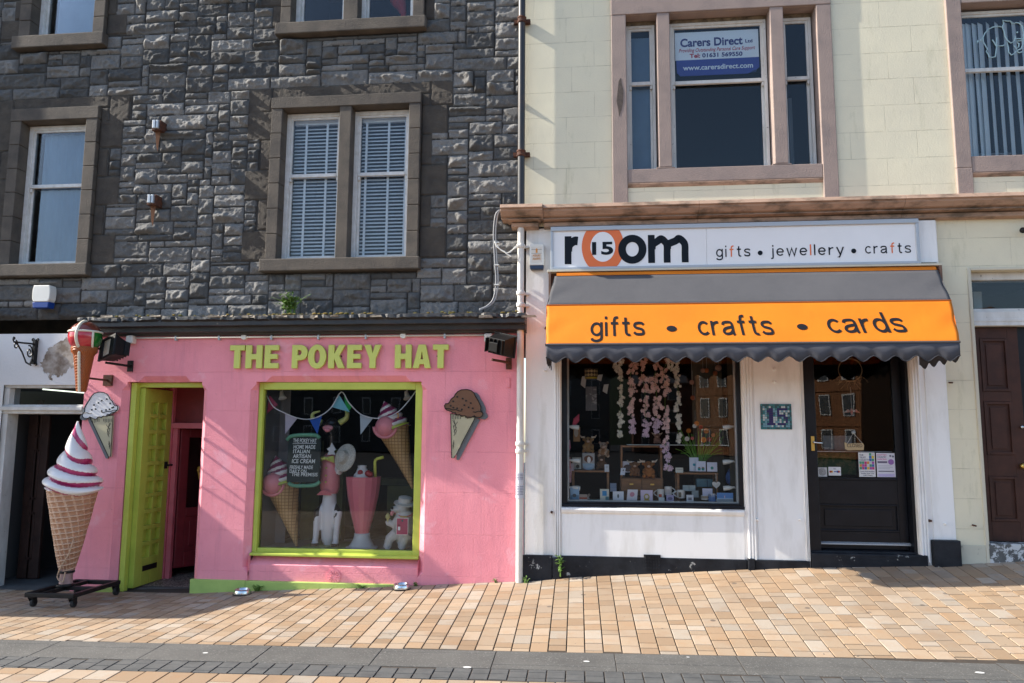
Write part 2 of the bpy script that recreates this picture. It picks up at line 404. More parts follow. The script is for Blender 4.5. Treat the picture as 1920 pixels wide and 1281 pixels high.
def quoins(ws, first_wide=True):
    H = ws['lb'] - ws['st']; n = 5; h = H / n
    for i in range(n):
        wide = (i % 2 == 0) == first_wide
        z0 = ws['st'] + i * h; wd = .30 if wide else .13
        if ws['lt'] > 7.3: wd *= .9
        dressed.append((ws['L0'] - wd, ws['L0'], z0, z0 + h)); dressed.append((ws['R1'], ws['R1'] + wd, z0, z0 + h))
    if ws['lt'] < 7:
        xm = (ws['L0'] + ws['R1']) / 2
        dressed.append((ws['L0'] - .02, ws['R1'] + .10, ws['lt'], ws['lt'] + .145))
        dressed.append((ws['L0'] - .30, ws['L0'] - .02, ws['lb'] - .02, ws['lt'] + .145)); dressed.append((ws['R1'] + .10, ws['R1'] + .36, ws['lb'] - .02, ws['lt'] + .145))
        dressed.append((ws['L0'] - .02, ws['L0'] , ws['lb'] - .02, ws['lt'])); dressed.append((ws['R1'], ws['R1'] + .10, ws['lb'] - .02, ws['lt']))
quoins(w_left, True); quoins(w_mid, True); quoins(w_upl, True); quoins(w_upm, False)
U, V = .046, .037      # layout grid of the snecked rubble
nc, nr = int((SX1 - SX0) / U), int((SZ1 - SZ0) / V)
occ = np.zeros((nr, nc), bool); stones = []
def mark(x0, x1, z0, z1):
    occ[max(0, round((z0 - SZ0) / V)):max(0, round((z1 - SZ0) / V)), max(0, round((x0 - SX0) / U)):max(0, round((x1 - SX0) / U))] = True
for ws in wins: mark(ws['L0'], ws['R1'], ws['sb'], ws['lt'])
for d in dressed: mark(*d); stones.append((*d, 1, random.random()))
rs = random.Random(23)
for r in range(nr):
    c = 0
    while c < nc:
        if occ[r, c]: c += 1; continue
        run = 0
        while c + run < nc and not occ[r, c + run] and run < 18: run += 1
        h = rs.choice([2, 2, 3, 3, 4, 4, 4, 5, 5]); wd = rs.randint(h + 1, 5 + 2 * h) if h > 2 else rs.randint(3, 9)
        if r + h > nr: h = nr - r
        if run - wd < 2: wd = run
        wd = min(wd, run)
        while h > 1 and occ[r:r + h, c:c + wd].any(): h -= 1
        if wd <= 2 and h > 4: h = 3
        occ[r:r + h, c:c + wd] = True
        stones.append((SX0 + c * U, SX0 + (c + wd) * U, SZ0 + r * V, SZ0 + (r + h) * V, 0, rs.random())); c += wd
STEP = .0095
xs = np.arange(SX0, SX1, STEP); zs = np.arange(SZ0, SZ1, STEP); nx, nz = len(xs), len(zs)
Hh = np.zeros((nz, nx)); tone = np.zeros((nz, nx, 3), np.float32); tone[..., 1] = .5
n1 = fbm(xs, zs, 9, 1); n2 = fbm(xs, zs, 24, 11, 3); wob = fbm(xs, zs, 14, 31, 3) * .014; n3 = fbm(xs, zs, 5, 51, 3)
Hh += n2 * .006
for (x0, x1, z0, z1, ty, rn) in stones:
    i0, i1 = np.searchsorted(xs, (x0 - .004, x1 + .004)); k0, k1 = np.searchsorted(zs, (z0 - .004, z1 + .004))
    if i1 - i0 < 2 or k1 - k0 < 2: continue
    X = xs[i0:i1][None, :]; Z = zs[k0:k1][:, None]
    d = np.minimum(np.minimum(X - x0, x1 - X), np.minimum(Z - z0, z1 - Z)) + wob[k0:k1, i0:i1] - (.0065 if ty == 0 else .004)
    rr = np.random.default_rng(int(rn * 1e6)); inside = d > 0
    if ty == 1:
        h = np.clip(d / .006, 0, 1) * .014 + n2[k0:k1, i0:i1] * .007
    else:
        cx, cz = (x0 + x1) / 2, (z0 + z1) / 2; amp = rr.uniform(.016, .052) * (1 if z1 - z0 > .08 else .55)
        pl = None
        for _ in range(5):
            a = rr.uniform(.3, 1.2); gx, gz = rr.normal(0, 1.3) / max(x1 - x0, .12), rr.normal(.1, 1.5) / max(z1 - z0, .1)
            q = a + gx * (X - cx) + gz * (Z - cz) + n1[k0:k1, i0:i1] * 1.0; pl = q if pl is None else np.minimum(pl, q)
        pl = np.clip(pl, 0.05, 1.3)
        edge = np.clip(d / .034, 0, 1) ** .7
        h = np.clip(d / .007, 0, 1) * .012 + amp * edge * pl + n2[k0:k1, i0:i1] * .026 * edge + n1[k0:k1, i0:i1] * .022 * edge
    sub = Hh[k0:k1, i0:i1]; sub[inside] = h[inside]
    tt = tone[k0:k1, i0:i1]; tt[inside] = (rn, 1.0 if ty == 1 else 0.0, rr.random())
vs = np.empty((nz, nx, 3), np.float32); vs[..., 0] = xs[None, :]; vs[..., 1] = .034 - Hh * 1.25; vs[..., 2] = zs[:, None]
near = xs > SX1 - .32; vs[:, near, 1] = np.maximum(vs[:, near, 1], -.004)
idx = np.arange(nz * nx).reshape(nz, nx)
q = np.stack([idx[:-1, :-1], idx[:-1, 1:], idx[1:, 1:], idx[1:, :-1]], -1)
cx = (xs[:-1] + xs[1:]) / 2; cz = (zs[:-1] + zs[1:]) / 2; keep = np.ones((nz - 1, nx - 1), bool)
for ws in wins:
    keep &= ~((cx[None, :] > ws['L0'] + .012) & (cx[None, :] < ws['R1'] - .012) & (cz[:, None] > ws['st'] - .02) & (cz[:, None] < ws['lt'] - .012))
q = q[keep].reshape(-1, 4)
me = bpy.data.meshes.new('stone_wall'); me.vertices.add(nz * nx); me.vertices.foreach_set('co', vs.ravel())
me.loops.add(len(q) * 4); me.loops.foreach_set('vertex_index', q.ravel().astype(np.int32)); me.polygons.add(len(q))
me.polygons.foreach_set('loop_start', np.arange(0, len(q) * 4, 4, dtype=np.int32)); me.polygons.foreach_set('loop_total', np.full(len(q), 4, np.int32)); me.update(calc_edges=True)
at = me.attributes.new('tone', 'FLOAT_VECTOR', 'POINT'); at.data.foreach_set('vector', tone.reshape(-1, 3).ravel())
def granite():
    m, t, p = nodes('rock_faced_granite'); co = N(t, 'TexCoord').outputs['Object']
    at = N(t, 'Attribute', attribute_name='tone'); sp = N(t, 'SeparateXYZ'); t.links.new(at.outputs['Vector'], sp.inputs[0])
    g = mix(t, ramp(t, sp.outputs[0], 0, 1), (.072, .073, .073), (.29, .28, .265))
    g = mix(t, ramp(t, noise(t, co, 170, 3), .35, .7, 0, .6), g, (.05, .053, .056))
    g = mix(t, ramp(t, noise(t, co, 3.2, 6), .52, .75, 0, .55), g, (.075, .068, .06))
    dk = mix(t, ramp(t, noise(t, co, 6, 5), .35, .7), (.085, .072, .058), (.05, .043, .038))
    dk = mix(t, ramp(t, noise(t, co, 60, 3), .70, .73, 0, .7), dk, (.25, .24, .21))
    c = mix(t, ramp(t, sp.outputs[1], .75, .8), g, dk)
    mo = mathn(t, 'LESS_THAN', mathn(t, 'ABSOLUTE', mathn(t, 'SUBTRACT', sp.outputs[1], .5)), .12)
    c = mix(t, mo, c, (.050, .045, .040))
    st = ramp(t, noise(t, co, 1.3, 7, .65, stretch=(1.6, 1, .6)), .58, .72, 0, .6); c = mix(t, st, c, (.045, .042, .04))
    t.links.new(c, p.inputs['Base Color']); p.inputs['Roughness'].default_value = .85; p.inputs['Specular IOR Level'].default_value = .3
    h = mathn(t, 'ADD', noise(t, co, 60, 8, .7), mathn(t, 'MULTIPLY', noise(t, co, 260, 3), .35))
    bump(t, p, h, 1.0, .013); return m
M['granite'] = granite(); me.materials.append(M['granite'])
stone = thing('stone_tenement', 'grey rock-faced stone tenement with dark brown window surrounds above the pink shop', 'building', (-4.4, 0, SZ0))
o = bpy.data.objects.new('stone_wall', me); sc.collection.objects.link(o); adopt(o, stone)
b = MB(); b.box(-7.95, SX1, 1.4, 4.5, SZ0, 9.0); b.box(-7.95, SX1, .04, 1.399, SZ1, 9.0)
b.build('rear_wall', M['dressed'], stone)
b = MB(); b.xprofile([(.1, 8.9), (-.16, 8.9), (-.30, 9.04), (-.42, 9.06), (-.42, 9.2), (.1, 9.25)], -7.95, SX1); b.build('eaves', M['dressed'], stone)

def sash(parent, x0, x1, z0, z1, y, rail, matf=None, fw=.05, bw=.055, glass=None, name='sash'):
    """one sash window: outer frame, the upper sash in front of the lower one, glass in both"""
    matf = matf or M['white_frame']; f = MB()
    f.box(x0, x0 + fw, y, y + .09, z0, z1); f.box(x1 - fw, x1, y, y + .09, z0, z1); f.box(x0 + fw, x1 - fw, y, y + .09, z1 - fw, z1)
    f.box(x0 + fw, x1 - fw, y + .002, y + .09, z0, z0 + .022)
    a, b_ = x0 + fw, x1 - fw; yu, yl = y + .012, y + .045; s = .026
    f.box(a, a + s, yu, yu + .03, rail - .02, z1 - fw); f.box(b_ - s, b_, yu, yu + .03, rail - .02, z1 - fw); f.box(a + s, b_ - s, yu, yu + .03, z1 - fw - s, z1 - fw); f.box(a + s, b_ - s, yu - .006, yu + .03, rail - .022, rail + .018)
    f.box(a, a + s, yl, yl + .03, z0 + .022, rail - .022); f.box(b_ - s, b_, yl, yl + .03, z0 + .022, rail - .022); f.box(a + s, b_ - s, yl, yl + .03, z0 + .022, z0 + .022 + bw)
    for hx in (a + .004, b_ - .026): f.box(hx, hx + .022, yu + .002, yl - .003, rail - .065, rail - .024)
    fo = f.build(name, matf, parent, bevel=.003)
    g = MB(); g.box(a + s, b_ - s, yu + .012, yu + .018, rail + .018, z1 - fw - s); g.box(a + s, b_ - s, yl + .012, yl + .018, z0 + .022 + bw, rail - .022)
    g.build('pane', glass or M['glass'], fo if parent.parent is None else parent)
    return fo

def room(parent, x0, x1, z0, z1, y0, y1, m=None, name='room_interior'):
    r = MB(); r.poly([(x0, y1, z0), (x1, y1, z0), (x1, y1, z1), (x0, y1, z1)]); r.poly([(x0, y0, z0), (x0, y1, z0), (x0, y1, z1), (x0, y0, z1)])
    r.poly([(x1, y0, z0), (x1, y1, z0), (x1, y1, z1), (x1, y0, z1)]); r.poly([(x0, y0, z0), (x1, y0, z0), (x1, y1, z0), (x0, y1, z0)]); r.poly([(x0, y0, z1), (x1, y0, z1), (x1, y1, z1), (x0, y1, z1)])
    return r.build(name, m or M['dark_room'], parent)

def surround(ws, label=None):
    """dressed stone window surround: jamb blocks, mullion, raised lintel and sill"""
    s = MB(); H = ws['lb'] - ws['st']; n = 6
    for (a, b_) in ((ws['L0'], ws['L1']), (ws['R0'], ws['R1'])):
        for i in range(n):
            s.box(a, b_, -.030 - random.uniform(0, .004), .24, ws['st'] + i * H / n + .002, ws['st'] + (i + 1) * H / n - .002)
    s.box(ws['L0'] - .004, ws['R1'] + .004, -.036, .24, ws['lb'], ws['lt'])
    if ws['mull']: s.box(ws['mull'][0], ws['mull'][1], -.026, .24, ws['st'] + .001, ws['lb'] - .001)
    wo = s.build('window', M['dressed'], stone, bevel=.007)
    s = MB(); s.box(ws['L0'] - .045, ws['R1'] + .03, -.075, .24, ws['sb'], ws['st']); s.build('sill', M['dressed'], wo, bevel=.012)
    if label: wo['label'] = label
    return wo
RY = .115
def blind(parent, x0, x1, z0, z1, y, m, step=.0415, tapes=()):
    b = MB(); b.box(x0, x1, y - .012, y + .03, z1 - .05, z1)
    z = z0 + .02
    while z < z1 - .06:
        b.add([(x0, y - .004, z - .011), (x1, y - .004, z - .011), (x1, y + .014, z + .009), (x0, y + .014, z + .009), (x0, y - .004, z - .0085), (x1, y - .004, z - .0085), (x1, y + .014, z + .0115), (x0, y + .014, z + .0115)],
              [(0, 1, 5, 4), (1, 2, 6, 5), (2, 3, 7, 6), (3, 0, 4, 7), (4, 5, 6, 7), (3, 2, 1, 0)]); z += step
    for tx in tapes: b.box(tx - .013, tx + .013, y - .018, y - .0155, z0, z1 - .05)
    return b.build('blind', m, parent)
M['blind'] = mat('white_blind', (.86, .87, .88), .6); M['sheet_blind'] = mat('pale_window_sheet', (.20, .30, .40), .8, (.15, .23, .32), 3, stretch=(1, 1, .5))
# the pair of windows with white venetian blinds
wo = surround(w_mid)
for k, (a, b_) in enumerate(((w_mid['L1'], w_mid['mull'][0]), (w_mid['mull'][1], w_mid['R0']))):
    sash(wo, a, b_, w_mid['st'], w_mid['lb'] - .01, RY, WZ(RY, (600, 328)) - k * .004, fw=.045)
    wd = b_ - a; blind(wo, a + .06, b_ - .06, w_mid['st'] + .06, w_mid['lb'] - .06, RY + .095, M['blind'], tapes=(a + wd * .31, a + wd * .68) if k == 0 else (a + wd * .18, a + wd * .57, b_ - .085))
room(wo, w_mid['L1'], w_mid['R0'], w_mid['st'], w_mid['lb'], .245, 1.1)
# left window, a pale sheet behind the glass
wo = surround(w_left); sash(wo, w_left['L1'], w_left['R0'], w_left['st'], w_left['lb'] - .01, RY, WZ(RY, (105, 348)), fw=.05)
b = MB(); n = 24
for i in range(n):
    a0 = w_left['L1'] + .13 + (w_left['R0'] - w_left['L1'] - .19) * i / n; a1 = w_left['L1'] + .13 + (w_left['R0'] - w_left['L1'] - .19) * (i + 1) / n
    y0, y1 = RY + .10 + .008 * math.sin(i * 1.3), RY + .10 + .008 * math.sin((i + 1) * 1.3)
    b.add([(a0, y0, w_left['st'] + .05), (a1, y1, w_left['st'] + .05), (a1, y1, w_left['lb'] - .09), (a0, y0, w_left['lb'] - .09)], [(0, 1, 2, 3)])
b.build('blind', M['sheet_blind'], wo, smooth=True); room(wo, w_left['L1'], w_left['R0'], w_left['st'], w_left['lb'], .245, 1.1)
wo = surround(w_upl); sash(wo, w_upl['L1'], w_upl['R0'], w_upl['st'], w_upl['lb'], RY, w_upl['st'] + .9)
b = MB(); b.box(w_upl['L1'] + .16, w_upl['R0'] - .04, RY + .10, RY + .103, w_upl['st'] + .03, w_upl['lb']); b.build('blind', M['sheet_blind'], wo)
room(wo, w_upl['L1'], w_upl['R0'], w_upl['st'], w_upl['lb'], .245, 1.1)
wo = surround(w_upm)
for (a, b_) in ((w_upm['L1'], w_upm['mull'][0]), (w_upm['mull'][1], w_upm['R0'])): sash(wo, a, b_, w_upm['st'], w_upm['lb'], RY, w_upm['st'] + .9, fw=.05)
room(wo, w_upm['L1'], w_upm['R0'], w_upm['st'], w_upm['lb'], .245, 1.2)
b = MB(); y = RY + .16
x0, z1 = W(738, -40, y); b.tube([W(730, -60, y)[0:1] + (y,) + W(730, -60, y)[1:], (W(748, 5, y)[0], y, W(748, 5, y)[1]), (W(757, 26, y)[0], y, W(757, 26, y)[1]), (W(756, 34, y)[0], y, W(756, 34, y)[1])], [.16, .085, .035, .03], 12)
b.build('red_curtain', mat('red_cloth', (.40, .035, .04), .85, (.28, .02, .025), 12), wo, smooth=True)
# rusty stubs of an old sign
for k, (px, py) in enumerate(((298, 238), (289, 377))):
    x, z = W(px, py, -.05); t_ = thing('rusty_bracket', ('rusty square iron stub on the stone wall, upper one, with pale blocks in it', 'rusty square iron stub on the stone wall, lower one, above a rust streak')[k], 'bracket', (x, 0, z - .05), 'rusty sign stubs on the stone wall')
    b = MB(); b.box(x - .055, x + .055, -.10, .03, z - .062, z + .058); b.build('plate', M['rust'], t_, bevel=.006)
    b = MB(); b.box(x - .030, x + .002, -.135, -.10, z - .045, z + .05); b.box(x + .008, x + .036, -.13, -.10, z - .045, z + .05); b.build('lug', M['grey_metal'], t_, bevel=.004)
    b = MB(); zz = [z - .06 - i * .03 for i in range(8)]
    b.poly([(x - .03, -.066, z - .06), (x + .035, -.066, z - .06), (x + .02, -.064, z - .2), (x + .012, -.06, z - .30), (x - .01, -.06, z - .24), (x - .02, -.064, z - .15)])
    b.build('rust_stain', mat('rust_streak', (.11, .045, .02), .95), t_)
# ================================================================ pink ice cream shop
def wall_grid(mb, X0, X1, Z0, Z1, holes, y=0.0):
    xs_ = sorted({X0, X1, *[v for h in holes for v in h[:2]]}); zs_ = sorted({Z0, Z1, *[v for h in holes for v in h[2:]]})
    xs_ = [v for v in xs_ if X0 <= v <= X1]; zs_ = [v for v in zs_ if Z0 <= v <= Z1]
    for a, b_ in zip(xs_, xs_[1:]):
        for c, d in zip(zs_, zs_[1:]):
            mx_, mz_ = (a + b_) / 2, (c + d) / 2
            if any(h[0] < mx_ < h[1] and h[2] < mz_ < h[3] for h in holes): continue
            mb.add([(a, y, c), (b_, y, c), (b_, y, d), (a, y, d)], [(0, 1, 2, 3)])
def chamfer(mb, P, t0, t1, c, stop=.06):
    """stop-chamfered arris; P(t, out, depth) -> point; t runs along the edge"""
    a, b_ = t0 + stop, t1 - stop
    mb.poly([P(a, c, 0), P(a, 0, c), P(b_, 0, c), P(b_, c, 0)])
    for s, e in ((a, -1), (b_, 1)):
        mb.poly([P(s, c, 0), P(s + e * c, 0, 0), P(s, 0, c)]); mb.poly([P(s, c, 0), P(s + e * c, c, 0), P(s + e * c, 0, 0)])
        mb.poly([P(s + e * c, 0, 0), P(s + e * c, 0, c), P(s, 0, c)])
        end = t0 if e < 0 else t1
        mb.poly([P(s + e * c, c, 0), P(end, c, 0), P(end, 0, 0), P(s + e * c, 0, 0)]); mb.poly([P(s + e * c, 0, 0), P(end, 0, 0), P(end, 0, c), P(s + e * c, 0, c)])
def chamfered_opening(mb, x0, x1, z0, z1, c, depth, top_inset=(.20, .16)):
    chamfer(mb, lambda t, o_, d: (x0 - o_, d, t), z0, z1, c, .09); chamfer(mb, lambda t, o_, d: (x1 + o_, d, t), z0, z1, c, .09)
    chamfer(mb, lambda t, o_, d: (t, d, z1 + o_), x0, x1, c, top_inset[0])
    for (a, b_) in ((x0 - c, x0), (x1, x1 + c)): mb.poly([(a, 0, z1), (b_, 0, z1), (b_, 0, z1 + c), (a, 0, z1 + c)])
    mb.poly([(x0, c, z0), (x0, depth, z0), (x0, depth, z1), (x0, c, z1)]); mb.poly([(x1, c, z0), (x1, depth, z0), (x1, depth, z1), (x1, c, z1)])
    mb.poly([(x0, c, z1), (x1, c, z1), (x1, depth, z1), (x0, depth, z1)])
PX0, PX1 = WX(0, (150, 660), (145, 1100)), WX(0, (984, 600), (980, 1040)) - .001
PZ1 = WZ(0, (500, 622)); PZ0 = -.8
DX0, DX1, DZ1 = WX(0, (239.5, 730), (213, 1095)), WX(0, (378.5, 730), (358, 1090)), WZ(0, (300, 716))
GX0, GX1, GZ1, GZ0 = WX(0, (479.5, 730), (466.5, 1040)), WX(0, (790.5, 730), (783, 1048)), WZ(0, (640, 715.5)), WZ(0, (620, 1047))
c = .062
pink = thing('pink_shopfront', 'bright pink ice cream shop front with lime green window frame and open lime door', 'shop front', ((PX0 + PX1) / 2, 0, -.2))
b = MB(); wall_grid(b, PX0, PX1, PZ0, PZ1, [(DX0 - c, DX1 + c, PZ0, DZ1 + c), (GX0 - c, GX1 + c, GZ0 - .20, GZ1 + c), (GX0, GX1, PZ0, GZ0)])
for a, z_ in ((GX0 - c, PZ0), (GX1, PZ0)): pass
chamfered_opening(b, DX0, DX1, PZ0 + .45, DZ1, c, 1.0, (.19, .2))
for (a, b_) in ((DX0 - c, DX0), (DX1, DX1 + c)): b.poly([(a, 0, PZ0), (b_, 0, PZ0), (b_, 0, PZ0 + .45), (a, 0, PZ0 + .45)])
chamfered_opening(b, GX0, GX1, GZ0 - .20, GZ1, c, .14, (.17, .2))
# apron under the window, its sloped ledge set back from the piers
zl = WZ(0, (620, 1063))
b.poly([(GX0, .14, GZ0 + .002), (GX1, .14, GZ0 + .002), (GX1, .022, zl), (GX0, .022, zl)]); b.poly([(GX0, .022, PZ0), (GX1, .022, PZ0), (GX1, .022, zl), (GX0, .022, zl)])
b.poly([(GX0, 0, PZ0), (GX0, .14, PZ0), (GX0, .14, GZ0), (GX0, 0, GZ0)]); b.poly([(GX1, 0, PZ0), (GX1, .14, PZ0), (GX1, .14, GZ0), (GX1, 0, GZ0)])
wl = b.build('wall', M['pink'], pink)
# lime plinth, level top, the pavement climbs past it
zp = WZ(-.03, (500, 1090)); b = MB(); b.box(DX1 + .002, GX0 - .01, -.03, .02, -.6, zp); b.box(GX0 - .01, WX(0, (760, 1095)), -.026, .03, -.6, zp - .003)
b.build('plinth', M['lime_pale'], pink, bevel=.006); b = MB(); b.box(PX0 + .25, DX0 - .002, -.03, .02, -.6, WZ(-.03, (215, 1103)))
b.build('plinth', M['lime_pale'], pink, bevel=.006)
# black boarded cornice under the stone wall
b = MB(); zt = WZ(-.24, (500, 592)); z2 = WZ(-.24, (500, 609)); z3 = WZ(-.05, (500, 628)); CX0 = WX(-.2, (150, 600)); CX1 = WX(-.24, (984, 600))
prof = [(.05, zt + .03), (-.20, zt + .012), (-.245, zt), (-.25, zt - .035), (-.215, zt - .05), (-.215, z2), (-.14, z2 - .005), (-.135, z2 - .055), (-.07, z2 - .06), (-.06, z3), (.05, z3)]
nc_, npf = 150, len(prof); rj = random.Random(12); vs_ = []; wob_ = 0
for i in range(nc_ + 1):
    wob_ = wob_ * .7 + rj.uniform(-.005, .005); chip = rj.random() < .10
    for k, (y_, z_) in enumerate(prof):
        j = (wob_ + rj.uniform(-.004, .004)) if 0 < k < 4 else wob_ * .25
        vs_.append((CX0 - .002 + (CX1 - CX0 + .002) * i / nc_, y_ + (.03 if chip and k in (2, 3) else 0) + abs(j) * (1 if 0 < k < 4 else 0), z_ + j))
b.add(vs_, [(i * npf + k, i * npf + (k + 1) % npf, (i + 1) * npf + (k + 1) % npf, (i + 1) * npf + k) for i in range(nc_) for k in range(npf)] + [tuple(range(npf)), tuple(nc_ * npf + k for k in range(npf))])
cn = b.build('cornice', mat('rotten_black_boards', (.012, .014, .018), .45, (.035, .03, .026), 7, bs=40, bd=.004, wear=1, wcol=(.20, .16, .11), ws=11, wt=.67, stretch=(.6, 1, 2.2)), pink, bevel=.004)
fl_m = mat('curled_flake', (.28, .24, .19), .9, (.1, .085, .07), 30); rs = random.Random(4)                    # curled flakes of board and moss on its edge
for i in range(26):
    px = rs.choice([rs.uniform(350, 620), rs.uniform(380, 560), rs.uniform(150, 980)]); x, z = W(px, 592, -.25); L = rs.uniform(.04, .16); h = rs.uniform(.008, .03)
    b = MB(); b.add([(x, -.256, z - h), (x + L, -.256 - rs.uniform(0, .03), z - h * rs.uniform(.3, 1.6)), (x + L * .9, -.262, z + .004), (x + .01, -.258, z + .006), (x, -.25, z - h), (x + L, -.25, z - h), (x + L * .9, -.25, z + .004), (x, -.25, z + .004)], [(0, 1, 2, 3), (4, 5, 6, 7), (0, 1, 5, 4), (3, 2, 6, 7)]); b.build('paint_flake', fl_m, cn)
b = MB()
for i in range(120):
    px = rs.choice([rs.uniform(150, 980), rs.uniform(480, 700)]); x, z = W(px, 592, -.2); r = rs.uniform(.006, .018); b.ball((x, rs.uniform(-.24, -.12), zt + .018), (r * 1.6, r, r * .7), 6, 4)
b.build('moss', mat('moss', (.07, .085, .02), .95, (.26, .16, .03), 24), cn)['kind'] = 'stuff'
# shop window: lime frame, glass, display box
y0 = .075; b = MB(); fx = .085; ix0, ix1 = WX(y0 + .05, (496.5, 740), (485.5, 1020)), WX(y0 + .05, (782, 740), (774.5, 1025)); iz1 = WZ(y0 + .05, (640, 731)); iz0 = WZ(y0 + .05, (630, 1029.5))
b.box(GX0 + .001, ix0, y0, .17, GZ0 + .03, GZ1 - .001); b.box(ix1, GX1 - .001, y0, .17, GZ0 + .03, GZ1 - .001); b.box(ix0, ix1, y0, .17, iz1, GZ1 - .001); b.box(ix0, ix1, y0 + .012, .17, GZ0 + .03, iz0)
b.add([(GX0 + .001, .02, GZ0 + .004), (GX1 - .001, .02, GZ0 + .004), (GX1 - .001, .02, GZ0 + .03), (GX0 + .001, .02, GZ0 + .03), (GX0 + .001, .17, GZ0 + .004), (GX1 - .001, .17, GZ0 + .004), (GX1 - .001, .13, GZ0 + .05), (GX0 + .001, .13, GZ0 + .05)],
      [(0, 1, 2, 3), (3, 2, 6, 7), (0, 1, 5, 4), (4, 5, 6, 7), (0, 3, 7, 4), (1, 2, 6, 5)])
fr = b.build('window', M['lime'], pink, bevel=.006)
b = MB(); b.box(ix0, ix1, y0 + .055, y0 + .061, iz0, iz1); b.build('pane', M['glass_shop'], fr)
bz = iz0 - .02; b = MB(); b.mi = 0
b.poly([(GX0, .17, bz), (GX1, .17, bz), (GX1, 1.1, bz), (GX0, 1.1, bz)]); b.mi = 1
b.poly([(GX0 + .02, .17, bz), (GX0 + .02, .62, bz), (GX0 + .02, .62, GZ1 + .3), (GX0 + .02, .17, GZ1 + .3)]); b.poly([(GX0 + .02, .62, bz), (GX0 + .14, .62, bz), (GX0 + .14, .62, GZ1 + .3), (GX0 + .02, .62, GZ1 + .3)]); b.mi = 2
for X in (GX0 - .3, GX1 + .1): b.poly([(X, .18, bz - .1), (X, 3.2, bz - .1), (X, 3.2, GZ1 + .4), (X, .18, GZ1 + .4)])
b.poly([(GX0 - .3, 3.2, bz - .1), (GX1 + .1, 3.2, bz - .1), (GX1 + .1, 3.2, GZ1 + .4), (GX0 - .3, 3.2, GZ1 + .4)]); b.poly([(GX0 - .3, .18, GZ1 + .4), (GX1 + .1, .18, GZ1 + .4), (GX1 + .1, 3.2, GZ1 + .4), (GX0 - .3, 3.2, GZ1 + .4)])
b.poly([(GX0 - .3, 1.1, bz - .1), (GX1 + .1, 1.1, bz - .1), (GX1 + .1, 3.2, bz - .1), (GX0 - .3, 3.2, bz - .1)])
b.build('display_box', [mat('display_floor', (.20, .23, .25), .5), M['room_grey'], M['dark_room']], pink)
b = MB(); b.box(GX0 + .62, GX0 + .74, .78, .9, bz, bz + 1.05); b.box(GX0 + .2, GX0 + .42, .9, 1.0, bz, bz + 1.15); b.box(GX0 + 1.15, GX1 + .05, 1.2, 1.3, bz, bz + .62); b.box(GX0 + .75, GX1, 1.6, 1.9, bz + .6, bz + .68)
b.build('counter', mat('olive_counter', (.10, .12, .03), .6, (.05, .06, .03), 3), pink, bevel=.004)
# lime door leaf folded back on the left reveal, and the lime post at its hinge
b = MB(); lx = DX0 + .075; zb = -.2
b.box(DX0 + .012, lx, .055, .13, PZ0 + .3, DZ1 - .005); b.box(DX0 + .012, DX1 - .002, .11, .17, DZ1 - .055, DZ1 - .002)
po = b.build('door_frame', M['lime'], pink, bevel=.005)
LY0, LY1 = .135, .70; lz0, lz1 = WZ(.14, (225, 1105)) + .015, DZ1 - .06
b = MB(); b.box(lx - .006, lx + .010, LY0, LY1, lz0, lz1)
cols, rows = 2, 10; my, mz = .065, .05; t0, t1 = LY0 + .13, LY1 - .11; za, zbm = lz0 + .27, lz1 - .13
X = lx + .010; ys = [LY0, t0, t0 + (t1 - t0) / 2 - .022, t0 + (t1 - t0) / 2 + .022, t1, LY1]
b.box(X, X + .048, ys[0], ys[1], lz0, lz1); b.box(X, X + .048, ys[2], ys[3], lz0, lz1); b.box(X, X + .048, ys[4], ys[5], lz0, lz1)
rh = (zbm - za) / rows
for cc in ((1, 2), (3, 4)):
    zprev = lz0
    for r in range(rows + 1):
        z_lo = za + r * rh - .022 if r else za - .05; z_hi = za + r * rh + .022
        if r == 0: b.box(X, X + .048, ys[cc[0]], ys[cc[1]], lz0, z_hi)
        elif r == rows: b.box(X, X + .048, ys[cc[0]], ys[cc[1]], z_lo, lz1)
        else: b.box(X, X + .048, ys[cc[0]], ys[cc[1]], z_lo, z_hi)
ld = b.build('door', M['lime'], pink, bevel=.003)
b = MB(); zc = za + rh * 6 - .03; b.box(X + .048, X + .056, LY1 - .10, LY1 - .04, zc - .04, zc + .04); b.tube([(X + .056, LY1 - .07, zc), (X + .10, LY1 - .07, zc), (X + .10, LY1 - .02, zc)], .012); b.build('handle', M['black_metal'], ld)
b = MB(); b.box(X + .048, X + .054, t0 + .02, t1 - .02, lz0 + .15, lz0 + .21); b.build('letter_plate', M['black_metal'], ld, bevel=.004)
# inner doorway: frame with blind transom and a maroon door standing ajar
IY = .74; b = MB(); ztr = WZ(IY, (340, 798)); IX0 = WX(IY, (310, 850), (298, 1080)); pinkdeep = mat('deep_pink_paint', (.62, .17, .20), .55, (.52, .13, .15), 5)
b.box(DX0, IX0 + .01, IY, IY + .1, PZ0 + .3, DZ1 + .1); b.box(IX0 + .01, IX0 + .075, IY - .03, IY + .1, PZ0 + .3, DZ1 + .1); b.box(IX0 + .075, DX1 + .3, IY - .03, IY + .1, ztr - .035, ztr + .03); b.box(IX0 + .075, IX0 + .13, IY, IY + .06, PZ0 + .3, ztr - .035); b.build('inner_frame', pinkdeep, pink, bevel=.004)
b = MB(); b.box(IX0 + .06, DX1 + .3, IY + .03, IY + .06, ztr + .03, DZ1 + .1); b.build('transom_panel', M['maroon'], pink)
ang = rad(56); hx, hy = IX0 + .14, IY + .07; dw = .78; dz0, dz1 = -.13, ztr - .04
def rot(vs_): return [(hx + (x * math.cos(ang) - y * math.sin(ang)), hy + (x * math.sin(ang) + y * math.cos(ang)), z) for x, y, z in vs_]
def rbox(mb, *a):
    t_ = MB(); t_.box(*a); mb.add(rot(t_.v), t_.f)
